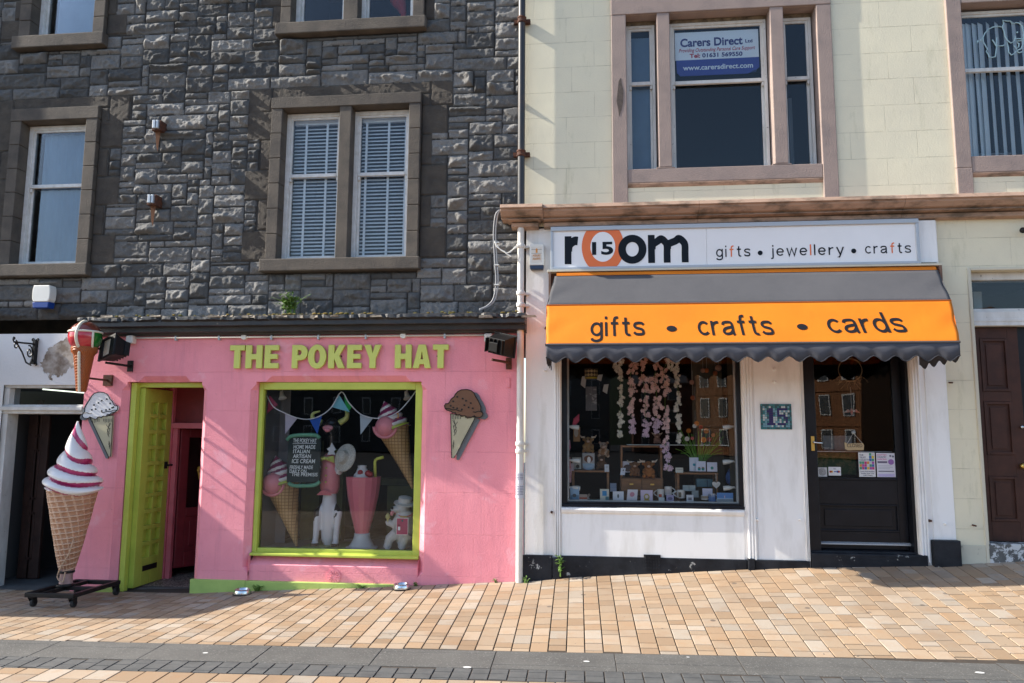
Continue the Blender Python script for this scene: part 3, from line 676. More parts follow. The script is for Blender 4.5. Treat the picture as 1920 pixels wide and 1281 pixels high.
b = MB(); gz = WZ(.9, (340, 952)); rbox(b, 0, .11, 0, .04, dz0, dz1); rbox(b, dw - .11, dw, 0, .04, dz0, dz1); rbox(b, .11, dw - .11, 0, .04, dz1 - .10, dz1); rbox(b, .11, dw - .11, 0, .04, gz - .10, gz); rbox(b, .11, dw - .11, .012, .03, dz0, gz - .10); rbox(b, .11, dw - .11, 0, .04, dz0, dz0 + .18)
rbox(b, .16, dw - .16, -.004, .012, dz0 + .24, gz - .16)
idr = b.build('inner_door', M['maroon'], pink, bevel=.008)
b = MB(); rbox(b, .11, dw - .11, .016, .022, gz, dz1 - .10); b.build('pane', M['glass_shop'], idr)
b = MB(); rs = random.Random(8)
for (u, v) in ((.50, .78), (.26, .50), (.52, .34), (.34, .2)):
    z_ = gz + (dz1 - gz - .1) * v
    t_ = MB(); t_.lathe([(.004, -.09), (.022, -.005), (.024, 0)], (u, .008, z_), 8)
    for _ in range(5): t_.ball((u + rs.uniform(-.018, .018), .008, z_ + rs.uniform(.01, .055)), .018, 8, 5)
    b = MB(); b.add(rot(t_.v), t_.f); b.build('cone_sticker', col('amber_sticker', (.55, .36, .05)), idr)
b = MB(); zt_ = -.262
b.poly([(DX0, -.03, zt_), (DX1, -.03, zt_), (DX1, .34, zt_ + .015), (DX0, .34, zt_ + .015)]); b.build('threshold', mat('worn_grey_step', (.16, .17, .17), .7, (.07, .07, .07), 9, bs=50, bd=.003), pink)
m_, t_, p_ = nodes('mosaic_floor'); co_ = N(t_, 'TexCoord').outputs['Object']; vr = N(t_, 'TexVoronoi', Scale=75.0); t_.links.new(co_, vr.inputs['Vector'])
cc_ = mix(t_, ramp(t_, N(t_, 'SeparateXYZ').outputs[0], 0, 1), (.2, .2, .2), (.2, .2, .2)); sep = N(t_, 'SeparateXYZ'); t_.links.new(vr.outputs['Color'], sep.inputs[0])
t_.links.new(mix(t_, ramp(t_, sep.outputs[0], .55, .6), (.10, .08, .07), (.36, .33, .28)), p_.inputs['Base Color'])
b = MB(); b.poly([(DX0, .34, zt_ + .018), (DX1 + .3, .34, zt_ + .018), (DX1 + .3, 2.0, zt_ + .06), (DX0, 2.0, zt_ + .06)]); b.build('mosaic_floor', m_, pink)
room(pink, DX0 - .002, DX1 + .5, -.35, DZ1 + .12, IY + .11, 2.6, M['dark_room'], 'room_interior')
b = MB(); b.box(DX1 + .001, DX1 + .3, .999, 1.02, PZ0, DZ1 + .2); b.build('lobby_wall', pinkdeep, pink)
# small fittings on the pink wall
b = MB(); x, z = W(953, 718, 0)
b.box(x - .018, x + .018, -.012, .002, z - .05, z + .05); b.build('junction_plate', M['pink'], pink, bevel=.003)
b = MB(); x, z = W(626, 1081, .022); b.disc((x, z), .075, .012, .024, 18)
for k in range(12):
    a = k * math.pi / 6; b.tube([(x + .025 * math.cos(a), .009, z + .025 * math.sin(a)), (x + .06 * math.cos(a), .009, z + .06 * math.sin(a))], .0035, 5)
b.build('vent', M['pink'], pink)

# ================================================================ text
def text(body, name, mats, parent, x0, x1, z0, h, y, depth=.003, bold=0., shear=0., fmt=None, pos=None, tag_=None, space=1.0):
    cu = bpy.data.curves.new(name, 'FONT'); cu.body = body; cu.size = 1; cu.offset = bold; cu.shear = shear; cu.extrude = .5; cu.resolution_u = 6; cu.space_character = space
    mats = mats if isinstance(mats, (list, tuple)) else [mats]
    for q in mats: cu.materials.append(q)
    if fmt:
        for i, f_ in enumerate(fmt): cu.body_format[i].material_index = int(f_)
    tmp = bpy.data.objects.new(name + '_curve', cu); sc.collection.objects.link(tmp)
    dg = bpy.context.evaluated_depsgraph_get(); me = bpy.data.meshes.new_from_object(tmp.evaluated_get(dg)); bpy.data.objects.remove(tmp); bpy.data.curves.remove(cu)
    n = len(me.vertices); a = np.empty(n * 3); me.vertices.foreach_get('co', a); a = a.reshape(-1, 3)
    lo, hi = a[:, 0].min(), a[:, 0].max(); top = a[:, 1].max()
    u = (a[:, 0] - lo) / (hi - lo); v = a[:, 1] / top * h; e = (a[:, 2] / .5 + 1) / 2      # 0 back .. 1 front
    if pos is None:
        co = np.stack([x0 + u * (x1 - x0), y - e * depth, z0 + v], 1)
    else: co = np.array([pos(x0 + uu * (x1 - x0), vv, ee * depth) for uu, vv, ee in zip(u, v, e)])
    me.vertices.foreach_set('co', co.ravel()); me.update(); me.name = name
    if len(me.materials) == 0:
        for q in mats: me.materials.append(q)
    o = bpy.data.objects.new(name, me); sc.collection.objects.link(o); adopt(o, parent); return o
# raised lime letters, each its own piece
def arc(cx, cz, rx, rz, a0, a1, n=14): return [(cx + rx * math.cos(rad(a0 + (a1 - a0) * i / n)), cz + rz * math.sin(rad(a0 + (a1 - a0) * i / n))) for i in range(n + 1)]
def letter(ch):
    s = .34; q = .2
    if ch == 'T': return [[(0, 1), (0, .77), (.30, .77), (.30, 0), (.70, 0), (.70, .77), (1, .77), (1, 1)]]
    if ch == 'H': return [[(0, 0), (0, 1), (.36, 1), (.36, .62), (.64, .62), (.64, 1), (1, 1), (1, 0), (.64, 0), (.64, .38), (.36, .38), (.36, 0)]]
    if ch == 'E': return [[(0, 0), (0, 1), (1, 1), (1, .77), (.42, .77), (.42, .61), (.92, .61), (.92, .40), (.42, .40), (.42, .23), (1, .23), (1, 0)]]
    if ch == 'K': return [[(0, 0), (0, 1), (.36, 1), (.36, .62), (.62, 1), (1, 1), (.66, .54), (1, 0), (.60, 0), (.36, .40), (.36, 0)]]
    if ch == 'Y': return [[(0, 1), (.38, 1), (.5, .64), (.62, 1), (1, 1), (.68, .40), (.68, 0), (.32, 0), (.32, .40)]]
    if ch == 'A': return [[(0, 0), (.30, 1), (.70, 1), (1, 0), (.66, 0), (.62, .17), (.38, .17), (.34, 0)], [(.43, .38), (.5, .70), (.57, .38)]]
    if ch == 'P': return [[(0, 0), (0, 1), (.55, 1)] + arc(.55, .67, .45, .33, 90, -90) + [(.36, .34), (.36, 0)], [(.36, .56)] + arc(.48, .67, .13, .11, -90, 90, 8) + [(.36, .78)]]
    if ch == 'O': return [arc(.5, .5, .5, .52, 0, 360, 32)[:-1], arc(.5, .5, .16, .29, 360, 0, 24)[:-1]]
def letter_obj(ch, x0, x1, z0, z1, y0, y1, parent):
    loops = letter(ch); bm = bmesh.new()
    P = lambda p, y: (x0 + p[0] * (x1 - x0), y, z0 + p[1] * (z1 - z0))
    edges = []
    for lp in loops:
        vs_ = [bm.verts.new(P(p, y0)) for p in lp]
        edges += [bm.edges.new((vs_[i], vs_[(i + 1) % len(vs_)])) for i in range(len(vs_))]
    bmesh.ops.triangle_fill(bm, use_beauty=True, edges=edges)
    r = bmesh.ops.extrude_face_region(bm, geom=bm.faces[:]); bmesh.ops.translate(bm, vec=(0, y1 - y0, 0), verts=[v for v in r['geom'] if isinstance(v, bmesh.types.BMVert)])
    bmesh.ops.recalc_face_normals(bm, faces=bm.faces)
    me = bpy.data.meshes.new('letter'); bm.to_mesh(me); bm.free(); me.materials.append(M['letter_lime'])
    o = bpy.data.objects.new('letter', me); sc.collection.objects.link(o); adopt(o, parent)
    bv = o.modifiers.new('bevel', 'BEVEL'); bv.width = .003; bv.segments = 1; bv.limit_method = 'ANGLE'; bv.angle_limit = rad(50)
sx = 1 / 3.097; ly = -.045
sg = thing('raised_letter_sign', 'raised lime green block letters THE POKEY HAT on the pink wall', 'shop sign', (WX(0, (635, 670)), 0, WZ(0, (635, 692))))
for ch, a, b_ in (('T', 155, 242), ('H', 248, 345), ('E', 358, 440), ('P', 517, 608), ('O', 610, 716), ('K', 728, 826), ('E', 838, 922), ('Y', 935, 1037), ('H', 1115, 1212), ('A', 1220, 1325), ('T', 1335, 1427)):
    pxa, pxb = 380 + a * sx, 380 + b_ * sx; pm = (pxa + pxb) / 2
    zt_ = WZ(ly, (pm, 647.3 - (pm - 430) * .0035)); zb_ = WZ(ly, (pm, 690.8 - (pm - 430) * .001))
    letter_obj(ch, W(pxa, 670, ly)[0], W(pxb, 670, ly)[0], zb_, zt_, ly, ly + .032, sg)
b = MB()
for pxm in (452, 500, 575, 640, 700, 755, 820):
    b = MB(); x, z = W(pxm, 668, -.01); b.box(x - .006, x + .006, ly + .03, .004, z - .006, z + .006); b.build('spacer', M['black_metal'], sg)
# ================================================================ cream tenement (upper right) with its cornice, and the brown door
EX0, EX1 = WX(0, (984, 200)), 6.6
zc_top = WZ(0, (1500, 388)); ETOP = 9.4
cream = thing('cream_tenement', 'cream painted tenement with pinkish brown stone window surrounds above a moulded cornice', 'building', (2.8, 0, 0))
T = lambda *p: WX(0, *p)
bl0, bl1 = T((1144.6, 10), (1150, 381)), T((1172.7, 20), (1177, 316))
m10, m11 = T((1230, 27), (1236.5, 313)), T((1254, 27), (1260.4, 313))
m20, m21 = T((1441.5, 15), (1453, 306)), T((1465.9, 15), (1478.8, 306))
br0, br1 = T((1527, 12), (1545.5, 371)), T((1555, 12), (1573.6, 371))
zl_b = WZ(0, (1350, 21)); zs_t = WZ(0, (1350, 313.5)); zs_b = WZ(0, (1350, 340))
c0, c1 = T((1771, 0), (1793.4, 364)), T((1799.7, 0), (1822.6, 363))
zr_b = WZ(0, (1850, 6)); zr_t = WZ(0, (1870, 293)); zr_sb = WZ(0, (1870, 323.5))
RX1 = c1 + 2.05
lowX0, lowX1, lowZ = EX0 + .02, WX(0, (1757, 450), (1792, 1000)), WZ(0, (1400, 420))
bdx0, bdz1 = WX(0, (1820, 507), (1853, 1010)), WZ(0, (1870, 507)); bdx1 = bdx0 + 1.02
b = MB(); wall_grid(b, EX0, EX1, -.8, ETOP, [(bl1, br0, zs_t, zl_b), (c1, RX1, zr_t, zr_b), (EX0, lowX1, -.8, lowZ), (bdx0, bdx1, -.8, bdz1)])
for X in (bdx0, bdx1): b.poly([(X, 0, -.8), (X, .16, -.8), (X, .16, bdz1), (X, 0, bdz1)])
b.poly([(bdx0, 0, bdz1), (bdx1, 0, bdz1), (bdx1, .16, bdz1), (bdx0, .16, bdz1)])
b.poly([(lowX1, 0, -.8), (lowX1, .2, -.8), (lowX1, .2, lowZ), (lowX1, 0, lowZ)])
b.build('wall', M['cream'], cream)
b = MB(); b.box(EX0, EX1, 3.3, 5.5, -.8, ETOP); b.build('rear_wall', M['cream_paint'], cream)
b = MB(); b.xprofile([(.1, 9.0), (-.14, 9.0), (-.26, 9.1), (-.36, 9.12), (-.36, 9.25), (.1, 9.3)], EX0, EX1); b.build('eaves', M['pinkstone'], cream)
# three-light window
p = -.03; D = .20
b = MB(); b.box(bl0, bl1, p, D, zc_top - .05, zl_b); b.box(br0, br1, p, D, zc_top - .05, zl_b); b.box(bl0 - .002, br1 + .002, p - .003, D, zl_b + .001, zl_b + .28)
b.box(m10, m11, p + .003, D, zs_t + .012, zl_b - .001); b.box(m20, m21, p + .003, D, zs_t + .012, zl_b - .001)
b.box(m10 - .03, m11 + .03, p + .004, D, zs_t - .002, zs_t + .012); b.box(m20 - .03, m21 + .03, p + .004, D, zs_t - .002, zs_t + .012)
b.box(bl1 + .002, br0 - .002, p + .005, D, zs_b, zs_t - .002)
tw = b.build('window', M['pinkstone'], cream, bevel=.007)
b = MB(); b.xprofile([(.001, zs_b - .001), (p + .006, zs_b - .001), (p + .006, zs_b - .012), (-.008, zs_b - .04), (.001, zs_b - .045)], bl1 + .002, br0 - .002); b.build('sill_moulding', M['cornice'], tw)
b = MB(); b.prism([W(a, c_, p - .001) for a, c_ in ((1160, 152), (1164, 146), (1166, 158), (1169, 170), (1168, 192), (1165, 208), (1161, 219), (1159, 204), (1156, 190), (1158, 172))], p - .002, p + .001); b.build('bare_patch', mat('bare_dark_stone', (.11, .085, .07), .95, (.06, .05, .045), 40, bs=60, bd=.003), tw)
Y = .135
zr1 = WZ(Y, (1200, 156)); zr2 = WZ(Y, (1350, 152)); zr3 = WZ(Y, (1490, 146))
sash(tw, bl1 + .006, m10 - .012, zs_t + .004, zl_b - .045, Y, zr1, M['white_old'], fw=.03, bw=.03)
sash(tw, m11 + .008, m20 - .012, zs_t + .004, zl_b - .045, Y - .005, zr2, M['white_old'], fw=.032, bw=.04)
sash(tw, m21 + .004, br0 - .012, zs_t + .004, zl_b - .045, Y, zr3, M['white_old'], fw=.03, bw=.03)
b = MB()
for (a, b_) in ((bl1, m10), (m11, m20), (m21, br0)): b.box(a, b_, Y - .004, Y + .04, zl_b - .045, zl_b - .001)
b.build('head_packing', mat('rotten_packing', (.22, .17, .11), .9, (.05, .04, .03), 14, bs=40, bd=.004), tw, bevel=.004)
room(tw, bl1, br0, zs_t, zl_b, .255, 1.5, mat('dark_office', (.005, .018, .028), .9))
b = MB(); a0, a1 = bl1 + .04, m10 - .03; n = 14                       # closed vertical blind in the narrow light
for i in range(n):
    x = a0 + (a1 - a0) * i / n; L = (a1 - a0) / n
    b.add([(x, .232 + .008, zs_t + .02), (x + L, .232 - .004, zs_t + .02), (x + L, .232 - .004, zl_b - .14), (x, .232 + .008, zl_b - .14)], [(0, 1, 2, 3)])
b.build('blind', M['sheet_blind'], tw)
b = MB()
for (xa, xb) in ((m21 + .15, m21 + .19), (m21 + .05, m21 + .075)): b.box(xa, xb, .5, .54, zs_t, zs_t + .95)
b.build('inner_frame', mat('grey_inner_frame', (.14, .16, .17), .7), tw)
# poster in the middle light
yq = Y - .005 + .012 + .018 + .006
ps = thing('window_poster', 'white and blue Carers Direct poster inside the upper middle window', 'poster', (WX(yq, (1345, 138)), yq, WZ(yq, (1345, 138))))
x0, x1, z0, z1 = WX(yq, (1266, 100)), WX(yq, (1423, 100)), WZ(yq, (1345, 140)), WZ(yq, (1345, 58)); zm = WZ(yq, (1345, 110)); yp = yq + .004
M['poster_white'] = mat('poster_white', (.84, .86, .87), .4); M['poster_blue'] = mat('poster_blue', (.016, .035, .28), .4); M['poster_red'] = mat('poster_red', (.50, .02, .04), .5); M['poster_navy'] = mat('poster_navy', (.03, .035, .17), .5)
b = MB(); b.mi = 0; b.box(x0, x1, yp, yp + .003, zm, z1); b.mi = 1; b.prism([(x0 + .01, zm), (x0 + .015, z0 + .04), (x0 + .05, z0), (x1 - .12, z0), (x1 - .02, z0 + .05), (x1, z0 + .07), (x1, zm)], yp, yp + .003)
b.build('sheet', [M['poster_white'], M['poster_blue']], ps)
b = MB(); b.add([(x1 - .13, yp + .002, z0 + .002), (x1 - .01, yp + .001, z0 + .075), (x1 - .03, yp - .002 + .03, z0 + .03)], [(0, 1, 2)]); b.build('curled_corner', mat('poster_blue_back', (.04, .09, .30), .4), ps)
pt = lambda *a, **k: text(*a, **k)
Q = lambda px: WX(yp, (px, 100))
Zq = lambda py: WZ(yp, (1345, py))
pt('Carers Direct', 'headline', M['poster_navy'], ps, Q(1276), Q(1393), Zq(85), Zq(70) - Zq(85), yp, bold=.028)
pt('Ltd', 'headline', M['poster_navy'], ps, Q(1398), Q(1411.5), Zq(82.5), .036, yp, bold=.02)
pt('Providing Outstanding Personal Care Support', 'subline', M['poster_red'], ps, Q(1273), Q(1416), Zq(95.5), .040, yp, shear=.25, bold=.004)
pt('Tel: 01631 569550', 'phone_line', [M['poster_red'], M['poster_navy']], ps, Q(1293), Q(1392), Zq(106.5), .047, yp, bold=.03, fmt='0000' + '1' * 13)
pt('www.carersdirect.com', 'web_line', M['poster_white'], ps, Q(1280), Q(1411), Zq(129.5), .055, yp, bold=.02)
# right window with vertical blinds
b = MB(); b.box(c0, c1, p, D, zr_t - .12, zr_b + .4); b.box(c0 - .001, c1 + .001, p - .003, D, zc_top - .05, zr_t - .122); b.box(RX1, RX1 + .16, p, D, zc_top - .05, zr_b + .4); b.box(c1 + .002, RX1 - .002, p + .002, D, zr_b, zr_b + .4)
b.box(c1 + .002, RX1 - .002, p + .004, D, zr_sb, zr_t)
rw = b.build('window', M['pinkstone'], cream, bevel=.007)
b = MB(); b.xprofile([(.001, zr_sb - .001), (p + .006, zr_sb - .001), (p + .006, zr_sb - .012), (-.008, zr_sb - .04), (.001, zr_sb - .045)], c1 + .003, RX1 - .002); b.build('sill_moulding', M['cornice'], rw)
sash(rw, c1 + .002, RX1 - .002, zr_t + .003, zr_b - .03, .10, WZ(.1, (1870, 129)), M['white_old'], fw=.03, bw=.03)
room(rw, c1, RX1, zr_t, zr_b, .255, 1.5, M['dark_room'])
b = MB(); x = c1 + .02; i = 0; rs = random.Random(3)
while x < RX1 - .1:
    a = rad(38 if i > 3 else (12 + 10 * i)) ; a += rs.uniform(-.12, .12); L = .089; dx, dy = math.cos(a) * L, math.sin(a) * L; sw = rs.uniform(-.012, .012)
    b.add([(x, .20, zr_b - .1), (x + dx, .20 + dy, zr_b - .1), (x + dx + sw, .20 + dy, zr_t + .03), (x + sw, .20, zr_t + .03)], [(0, 1, 2, 3)])
    x += .084 if i > 3 else .06; i += 1
b.build('blind', mat('grey_vertical_blind', (.72, .78, .80), .8), rw)
b = MB()
for k in range(9):
    b.box(c1 + .22 + rs.uniform(-.02, .02), c1 + .62 + rs.uniform(-.03, .03), .5, .78, zr_t + .02 + k * .022, zr_t + .036 + k * .022)
b.build('paper_stack', mat('paper', (.45, .47, .48), .8), rw)
# line drawing of an elephant on the pane
ye = .10 + .012 + .011
el = thing('elephant_window_drawing', 'pale blue outline drawing of an elephant on the right upper window glass', 'window drawing', (WX(ye, (1870, 108)), ye, WZ(ye, (1870, 108))))
E_ = lambda pts: [(WX(ye, (1700 + a / 8.727, b_ / 8.727)), ye - .004, WZ(ye, (1700 + a / 8.727, b_ / 8.727))) for a, b_ in pts]
b = MB()
for ln in ([(1145, 695), (1215, 665), (1245, 620), (1275, 550), (1330, 490), (1400, 452), (1480, 436), (1560, 445), (1585, 500), (1605, 590), (1640, 660), (1700, 712), (1760, 680), (1775, 600)],
           [(1560, 445), (1585, 390), (1570, 340), (1640, 350), (1690, 348), (1725, 395), (1790, 375), (1840, 385), (1885, 430), (1905, 520), (1905, 620), (1900, 720), (1870, 800), (1810, 830)],
           [(1245, 620), (1250, 690), (1290, 760), (1320, 810), (1300, 845), (1335, 900), (1340, 935), (1390, 945), (1445, 935), (1455, 870), (1470, 760), (1570, 755), (1640, 705), (1660, 790), (1665, 860), (1710, 905), (1760, 880), (1790, 840), (1840, 870), (1890, 850)],
           [(1400, 655), (1440, 720), (1460, 760)], [(1470, 620), (1462, 700), (1470, 760)], [(1780, 640), (1860, 640), (1920, 620)], [(1790, 680), (1870, 670), (1930, 640)], [(1800, 700), (1835, 720), (1830, 770), (1790, 800), (1755, 745)], [(1140, 690), (1165, 660), (1150, 715)]):
    b.tube(E_(ln), .0062, 6)
for q in ((1805, 535),): b.ball(E_([q])[0], .009, 8, 6)
b.build('outline', mat('window_paint_pale_blue', (.36, .52, .56), .6), el)
# moulded cornice over the shops, with a block at its left end
zt, zb2 = WZ(-.24, (1400, 373.5)), WZ(-.02, (1400, 421)); h = zt - zb2
prof = [(.05, zt + .035), (-.225, zt + .005), (-.24, zt - .035), (-.215, zt - .042), (-.212, zt - .06), (-.165, zt - .10), (-.125, zt - .112), (-.125, zt - .124), (-.15, zt - .132), (-.145, zt - h * .62), (-.10, zt - h * .66), (-.06, zt - h * .70), (-.06, zt - h * .73), (-.085, zt - h * .75), (-.08, zt - h * .95), (-.03, zb2), (.05, zb2)]
b = MB(); xe = WX(-.2, (1018, 390)); joints = [xe, 1.05, 3.05, 5.1, EX1]
for a, b_ in zip(joints, joints[1:]): b.xprofile(prof, a + .0012, b_ - .0012)
co_ = b.build('cornice', M['cornice'], cream, bevel=.005)
b = MB(); sc_ = [(y * 1.16 - .012, z - .002) for y, z in prof]; xL = WX(-.26, (938, 390)); b.xprofile(sc_[:8] + [(.05, sc_[7][1])], xL, xe); b.xprofile([(.05, sc_[7][1] - .001)] + sc_[8:12] + [(.05, sc_[11][1])], xL + .06, xe - .03); b.xprofile([(.05, sc_[11][1] - .001)] + sc_[12:], xL + .10, xe - .055)
b.build('end_block', M['cornice'], co_, bevel=.008)
# brown panelled door with fanlight at the right edge
b = MB(); zf1, zf0 = WZ(.12, (1870, 526)), WZ(.12, (1870, 580)); zbm = WZ(.1, (1870, 612)); DY = .14
b.box(bdx0, bdx1, .09, .24, zf1, bdz1 - .001); b.box(bdx0, bdx1, .06, .24, zbm, zf0 - .03); b.box(bdx0, bdx1, .08, .24, zf0 - .03, zf0); b.box(bdx0, bdx1, .055, .2, zbm + .04, zbm + .07)
fo = b.build('door_frame', M['white_old'], cream, bevel=.006)
b = MB(); b.box(bdx0, bdx1, .13, .136, zf0, zf1); b.build('fanlight_pane', M['glass'], fo)
b = MB(); b.box(bdx0 + .02, bdx0 + .06, .45, .5, zf0 - .1, zf1 + .1); b.box(bdx0 + .2, bdx0 + .28, .4, .45, zf0 - .1, zf1 - .06); b.build('fanlight_clutter', mat('grey_clutter', (.3, .3, .27), .8), fo)
room(cream, bdx0, bdx1, zbm, bdz1, .245, 1.4, M['dark_room'], 'lobby_interior')
dzb = WZ(DY, (1860, 1015)); dxa, dxb = bdx0 + .004, WX(DY, (1908, 850)) + .08
def panel_door(name, parent, x0, x1, z0, z1, y, m, panels, px_in=.11, t=.045):
    b = MB(); b.box(x0, x1, y + .014, y + t, z0, z1)
    a, c_ = x0 + px_in, x1 - px_in; zz = [z0] + [v for q in panels for v in q] + [z1]
    b.box(x0, a, y, y + .014, z0, z1); b.box(c_, x1, y, y + .014, z0, z1)
    for i in range(0, len(zz), 2): b.box(a, c_, y, y + .014, zz[i], zz[i + 1])
    for q0, q1 in panels:
        e = .028
        b.box(a + .001, a + e, y - .008, y + .014, q0, q1); b.box(c_ - e, c_ - .001, y - .008, y + .014, q0, q1); b.box(a + e, c_ - e, y - .008, y + .014, q0 + .001, q0 + e); b.box(a + e, c_ - e, y - .008, y + .014, q1 - e, q1 - .001)
        b.box(a + e + .03, c_ - e - .03, y + .004, y + .014, q0 + e + .03, q1 - e - .03)
    return b.build(name, m, parent, bevel=.003)
Zd = lambda py: WZ(DY, (1870, py))
bd = panel_door('door', cream, dxa, dxb, dzb, zbm - .004, DY, M['brown_door'], [(Zd(978), Zd(893)), (Zd(853), Zd(753)), (Zd(734), Zd(635))], .10)
b = MB(); 
x, z = W(1914, 801, DY); b.ball((x, DY - .02, z), (.018, .02, .018), 10, 8); b.build('lock', M['steel'], bd, smooth=True)
b = MB(); x, z = W(1915, 874, DY); b.ball((x, DY - .03, z), (.03, .03, .03), 14, 10); b.tube([(x, DY - .02, z), (x, DY + .01, z)], .014); b.build('knob', M['brass'], bd, smooth=True)
b = MB(); b.box(dxb, bdx1, DY + .02, DY + .1, dzb, zbm - .004); b.build('door_jamb', M['black'], cream)
b = MB(); b.box(bdx0 - .01, bdx1 + .2, -.02, .3, -.4, dzb - .004); b.build('doorstep', mat('flaking_painted_step', (.12, .12, .115), .8, (.07, .07, .068), 6, wear=1, wcol=(.52, .53, .53), ws=13, wt=.5), cream, bevel=.01)
b = MB(); b.xprofile([(-.012, -.5), (.001, -.5), (.001, WZ(0, (1825, 1022))), (-.012, WZ(0, (1825, 1022)))], lowX1 + .002, bdx0 - .035); b.build('base_course', mat('crumbling_cream_base', (.58, .54, .42), .8, (.5, .47, .37), 4, wear=1, wcol=(.22, .20, .17), ws=8, wt=.56), cream, bevel=.004)
b = MB(); b.box(bdx0 - .034, bdx0 + .0, -.014, .05, -.5, bdz1 + .03); b.box(bdx0, bdx1 + .03, -.013, .05, bdz1 + .001, bdz1 + .03); b.build('door_architrave', M['cream_paint'], cream, bevel=.006)
for (px, py) in ((1782, 717), (1826, 985)):
    b = MB(); x, z = W(px, py, -.03); b.tube([(x, .01, z), (x + .01, -.05, z - .005)], .008); b.build('bolt', M['rust'], cream)
b = MB(); x, z = W(1918, 432, -.06); b.ball((x, -.06, z), .03, 12, 8); b.build('camera_dome', M['black_metal'], cream, smooth=True)

# ================================================================ white gift shop front
white = thing('white_gift_shopfront', 'white painted gift shop front with black window frame and black plinth under an orange awning', 'shop front', (1.2, 0, 0))
wx = {k: WX(0, *v) for k, v in dict(p0=[(984, 600), (980, 1040)], p1=[(1052, 700), (1051, 1000)], w0=[(1053, 700), (1052, 950)], w1=[(1391, 700), (1396.5, 950)], d0=[(1506.5, 700), (1518, 1040)], d1=[(1705, 700), (1726, 1030)]).items()}
zwb = WZ(0, (1220, 954)); zpl = WZ(0, (1000, 1040)); zfas = WZ(0, (1400, 497)); zplr = WZ(0, (1770, 1012)); zplm = WZ(0, (1450, 1050))
RV = .17
b = MB(); wall_grid(b, EX0 + .021, lowX1, -.8, lowZ + .02, [(wx['w0'], wx['w1'], zwb, zfas - .3), (wx['d0'], wx['d1'], -.8, zfas - .3)], .0)
ztop = zfas - .3
for X, z0 in ((wx['w0'], zwb), (wx['w1'], zwb), (wx['d0'], -.8), (wx['d1'], -.8)): b.poly([(X, 0, z0), (X, RV, z0), (X, RV, ztop), (X, 0, ztop)])
for a, b_ in ((wx['w0'], wx['w1']), (wx['d0'], wx['d1'])): b.poly([(a, 0, ztop), (b_, 0, ztop), (b_, RV, ztop), (a, RV, ztop)])
b.poly([(wx['w0'], 0, zwb), (wx['w1'], 0, zwb), (wx['w1'], RV, zwb), (wx['w0'], RV, zwb)])
b.build('wall', M['white_dirty'], white)
# pilaster mouldings, sill mouldings
def reeds(name, xa, xb, z0, z1, flip=1):
    b = MB(); n = 3; wd = (xb - xa) / n; prof = [(xa, .002)]
    for i in range(n):
        x = xa + i * wd; prof += [(x + wd * .08, -.012), (x + wd * .3, -.026), (x + wd * .7, -.026), (x + wd * .92, -.012)]
    prof += [(xb, .002)]
    b.zprofile(prof, z0, z1); return b.build(name, M['white'], white, smooth=40)
reeds('moulding', WX(0, (1040, 850)), WX(0, (1051, 850)), zpl - .0, ztop)
reeds('moulding', WX(0, (1395, 700), (1399, 1000)), WX(0, (1413, 700), (1414, 1000)), zplm - .0, ztop)
reeds('moulding', WX(0, (1499, 700), (1510, 1040)), WX(0, (1506.3, 700), (1517.5, 1040)), zplm, ztop)
reeds('moulding', WX(0, (1706, 700), (1727, 1030)), WX(0, (1723, 700), (1744, 1030)), zplr - .22, ztop)
sx0, sx1 = WX(0, (1053, 970)), WX(0, (1395, 970))
b = MB(); z_ = zwb; b.xprofile([(.02, z_ + .004), (-.035, z_ - .004), (-.04, z_ - .02), (-.03, z_ - .045), (-.008, z_ - .065), (.02, z_ - .07)], sx0, sx1); b.build('sill', M['white'], white, bevel=.003)
b = MB(); b.xprofile([(.002, zpl + .42), (-.010, zpl + .42), (-.010, zpl - .005), (.002, zpl - .005)], sx0 + .003, sx1 - .003); b.build('apron', M['white'], white, bevel=.004)
b = MB(); b.box(WX(0, (1735, 700), (1748, 1010)), lowX1, -.008, .001, zplr, ztop); b.build('pilaster_panel', M['white'], white, bevel=.003)
b = MB(); b.box(WX(0, (1415, 800)), WX(0, (1500, 700), (1508, 1000)), -.008, .001, zplm, ztop); b.build('pilaster_panel', M['white'], white, bevel=.003)
# black plinths
for nm, xa, xb, zt_, yy in (('plinth', WX(0, (980, 1060)), WX(0, (1036, 1060)), zpl, -.045), ('plinth', WX(0, (1036.5, 1060)), WX(0, (1051, 1060)), zpl - .02, -.06), ('plinth', WX(0, (1052, 1060)), WX(0, (1401, 1060)), zpl, -.02), ('plinth', WX(0, (1401.5, 1060)), WX(0, (1414, 1060)), zplm + .012, -.05), ('plinth', WX(0, (1414.5, 1060)), WX(0, (1518, 1060)), zplm, -.03), ('plinth', WX(0, (1746, 1035)), WX(0, (1797, 1035)), zplr, -.07)):
    b = MB(); b.box(xa, xb, yy, .01, -.5, zt_); b.build(nm, M['black_plinth'], white, bevel=.008)
b = MB(); x0, x1, z0, z1 = RC(1207, 1040, 1239, 1070, -.02); b.box(x0, x1, -.026, .0, z0, z1)
for i in range(6):
    for j in range(5): b.box(x0 + .012 + i * .026, x0 + .026 + i * .026, -.034, -.02, z0 + .012 + j * .028, z0 + .03 + j * .028)
b.build('air_brick', M['black_plinth'], white)
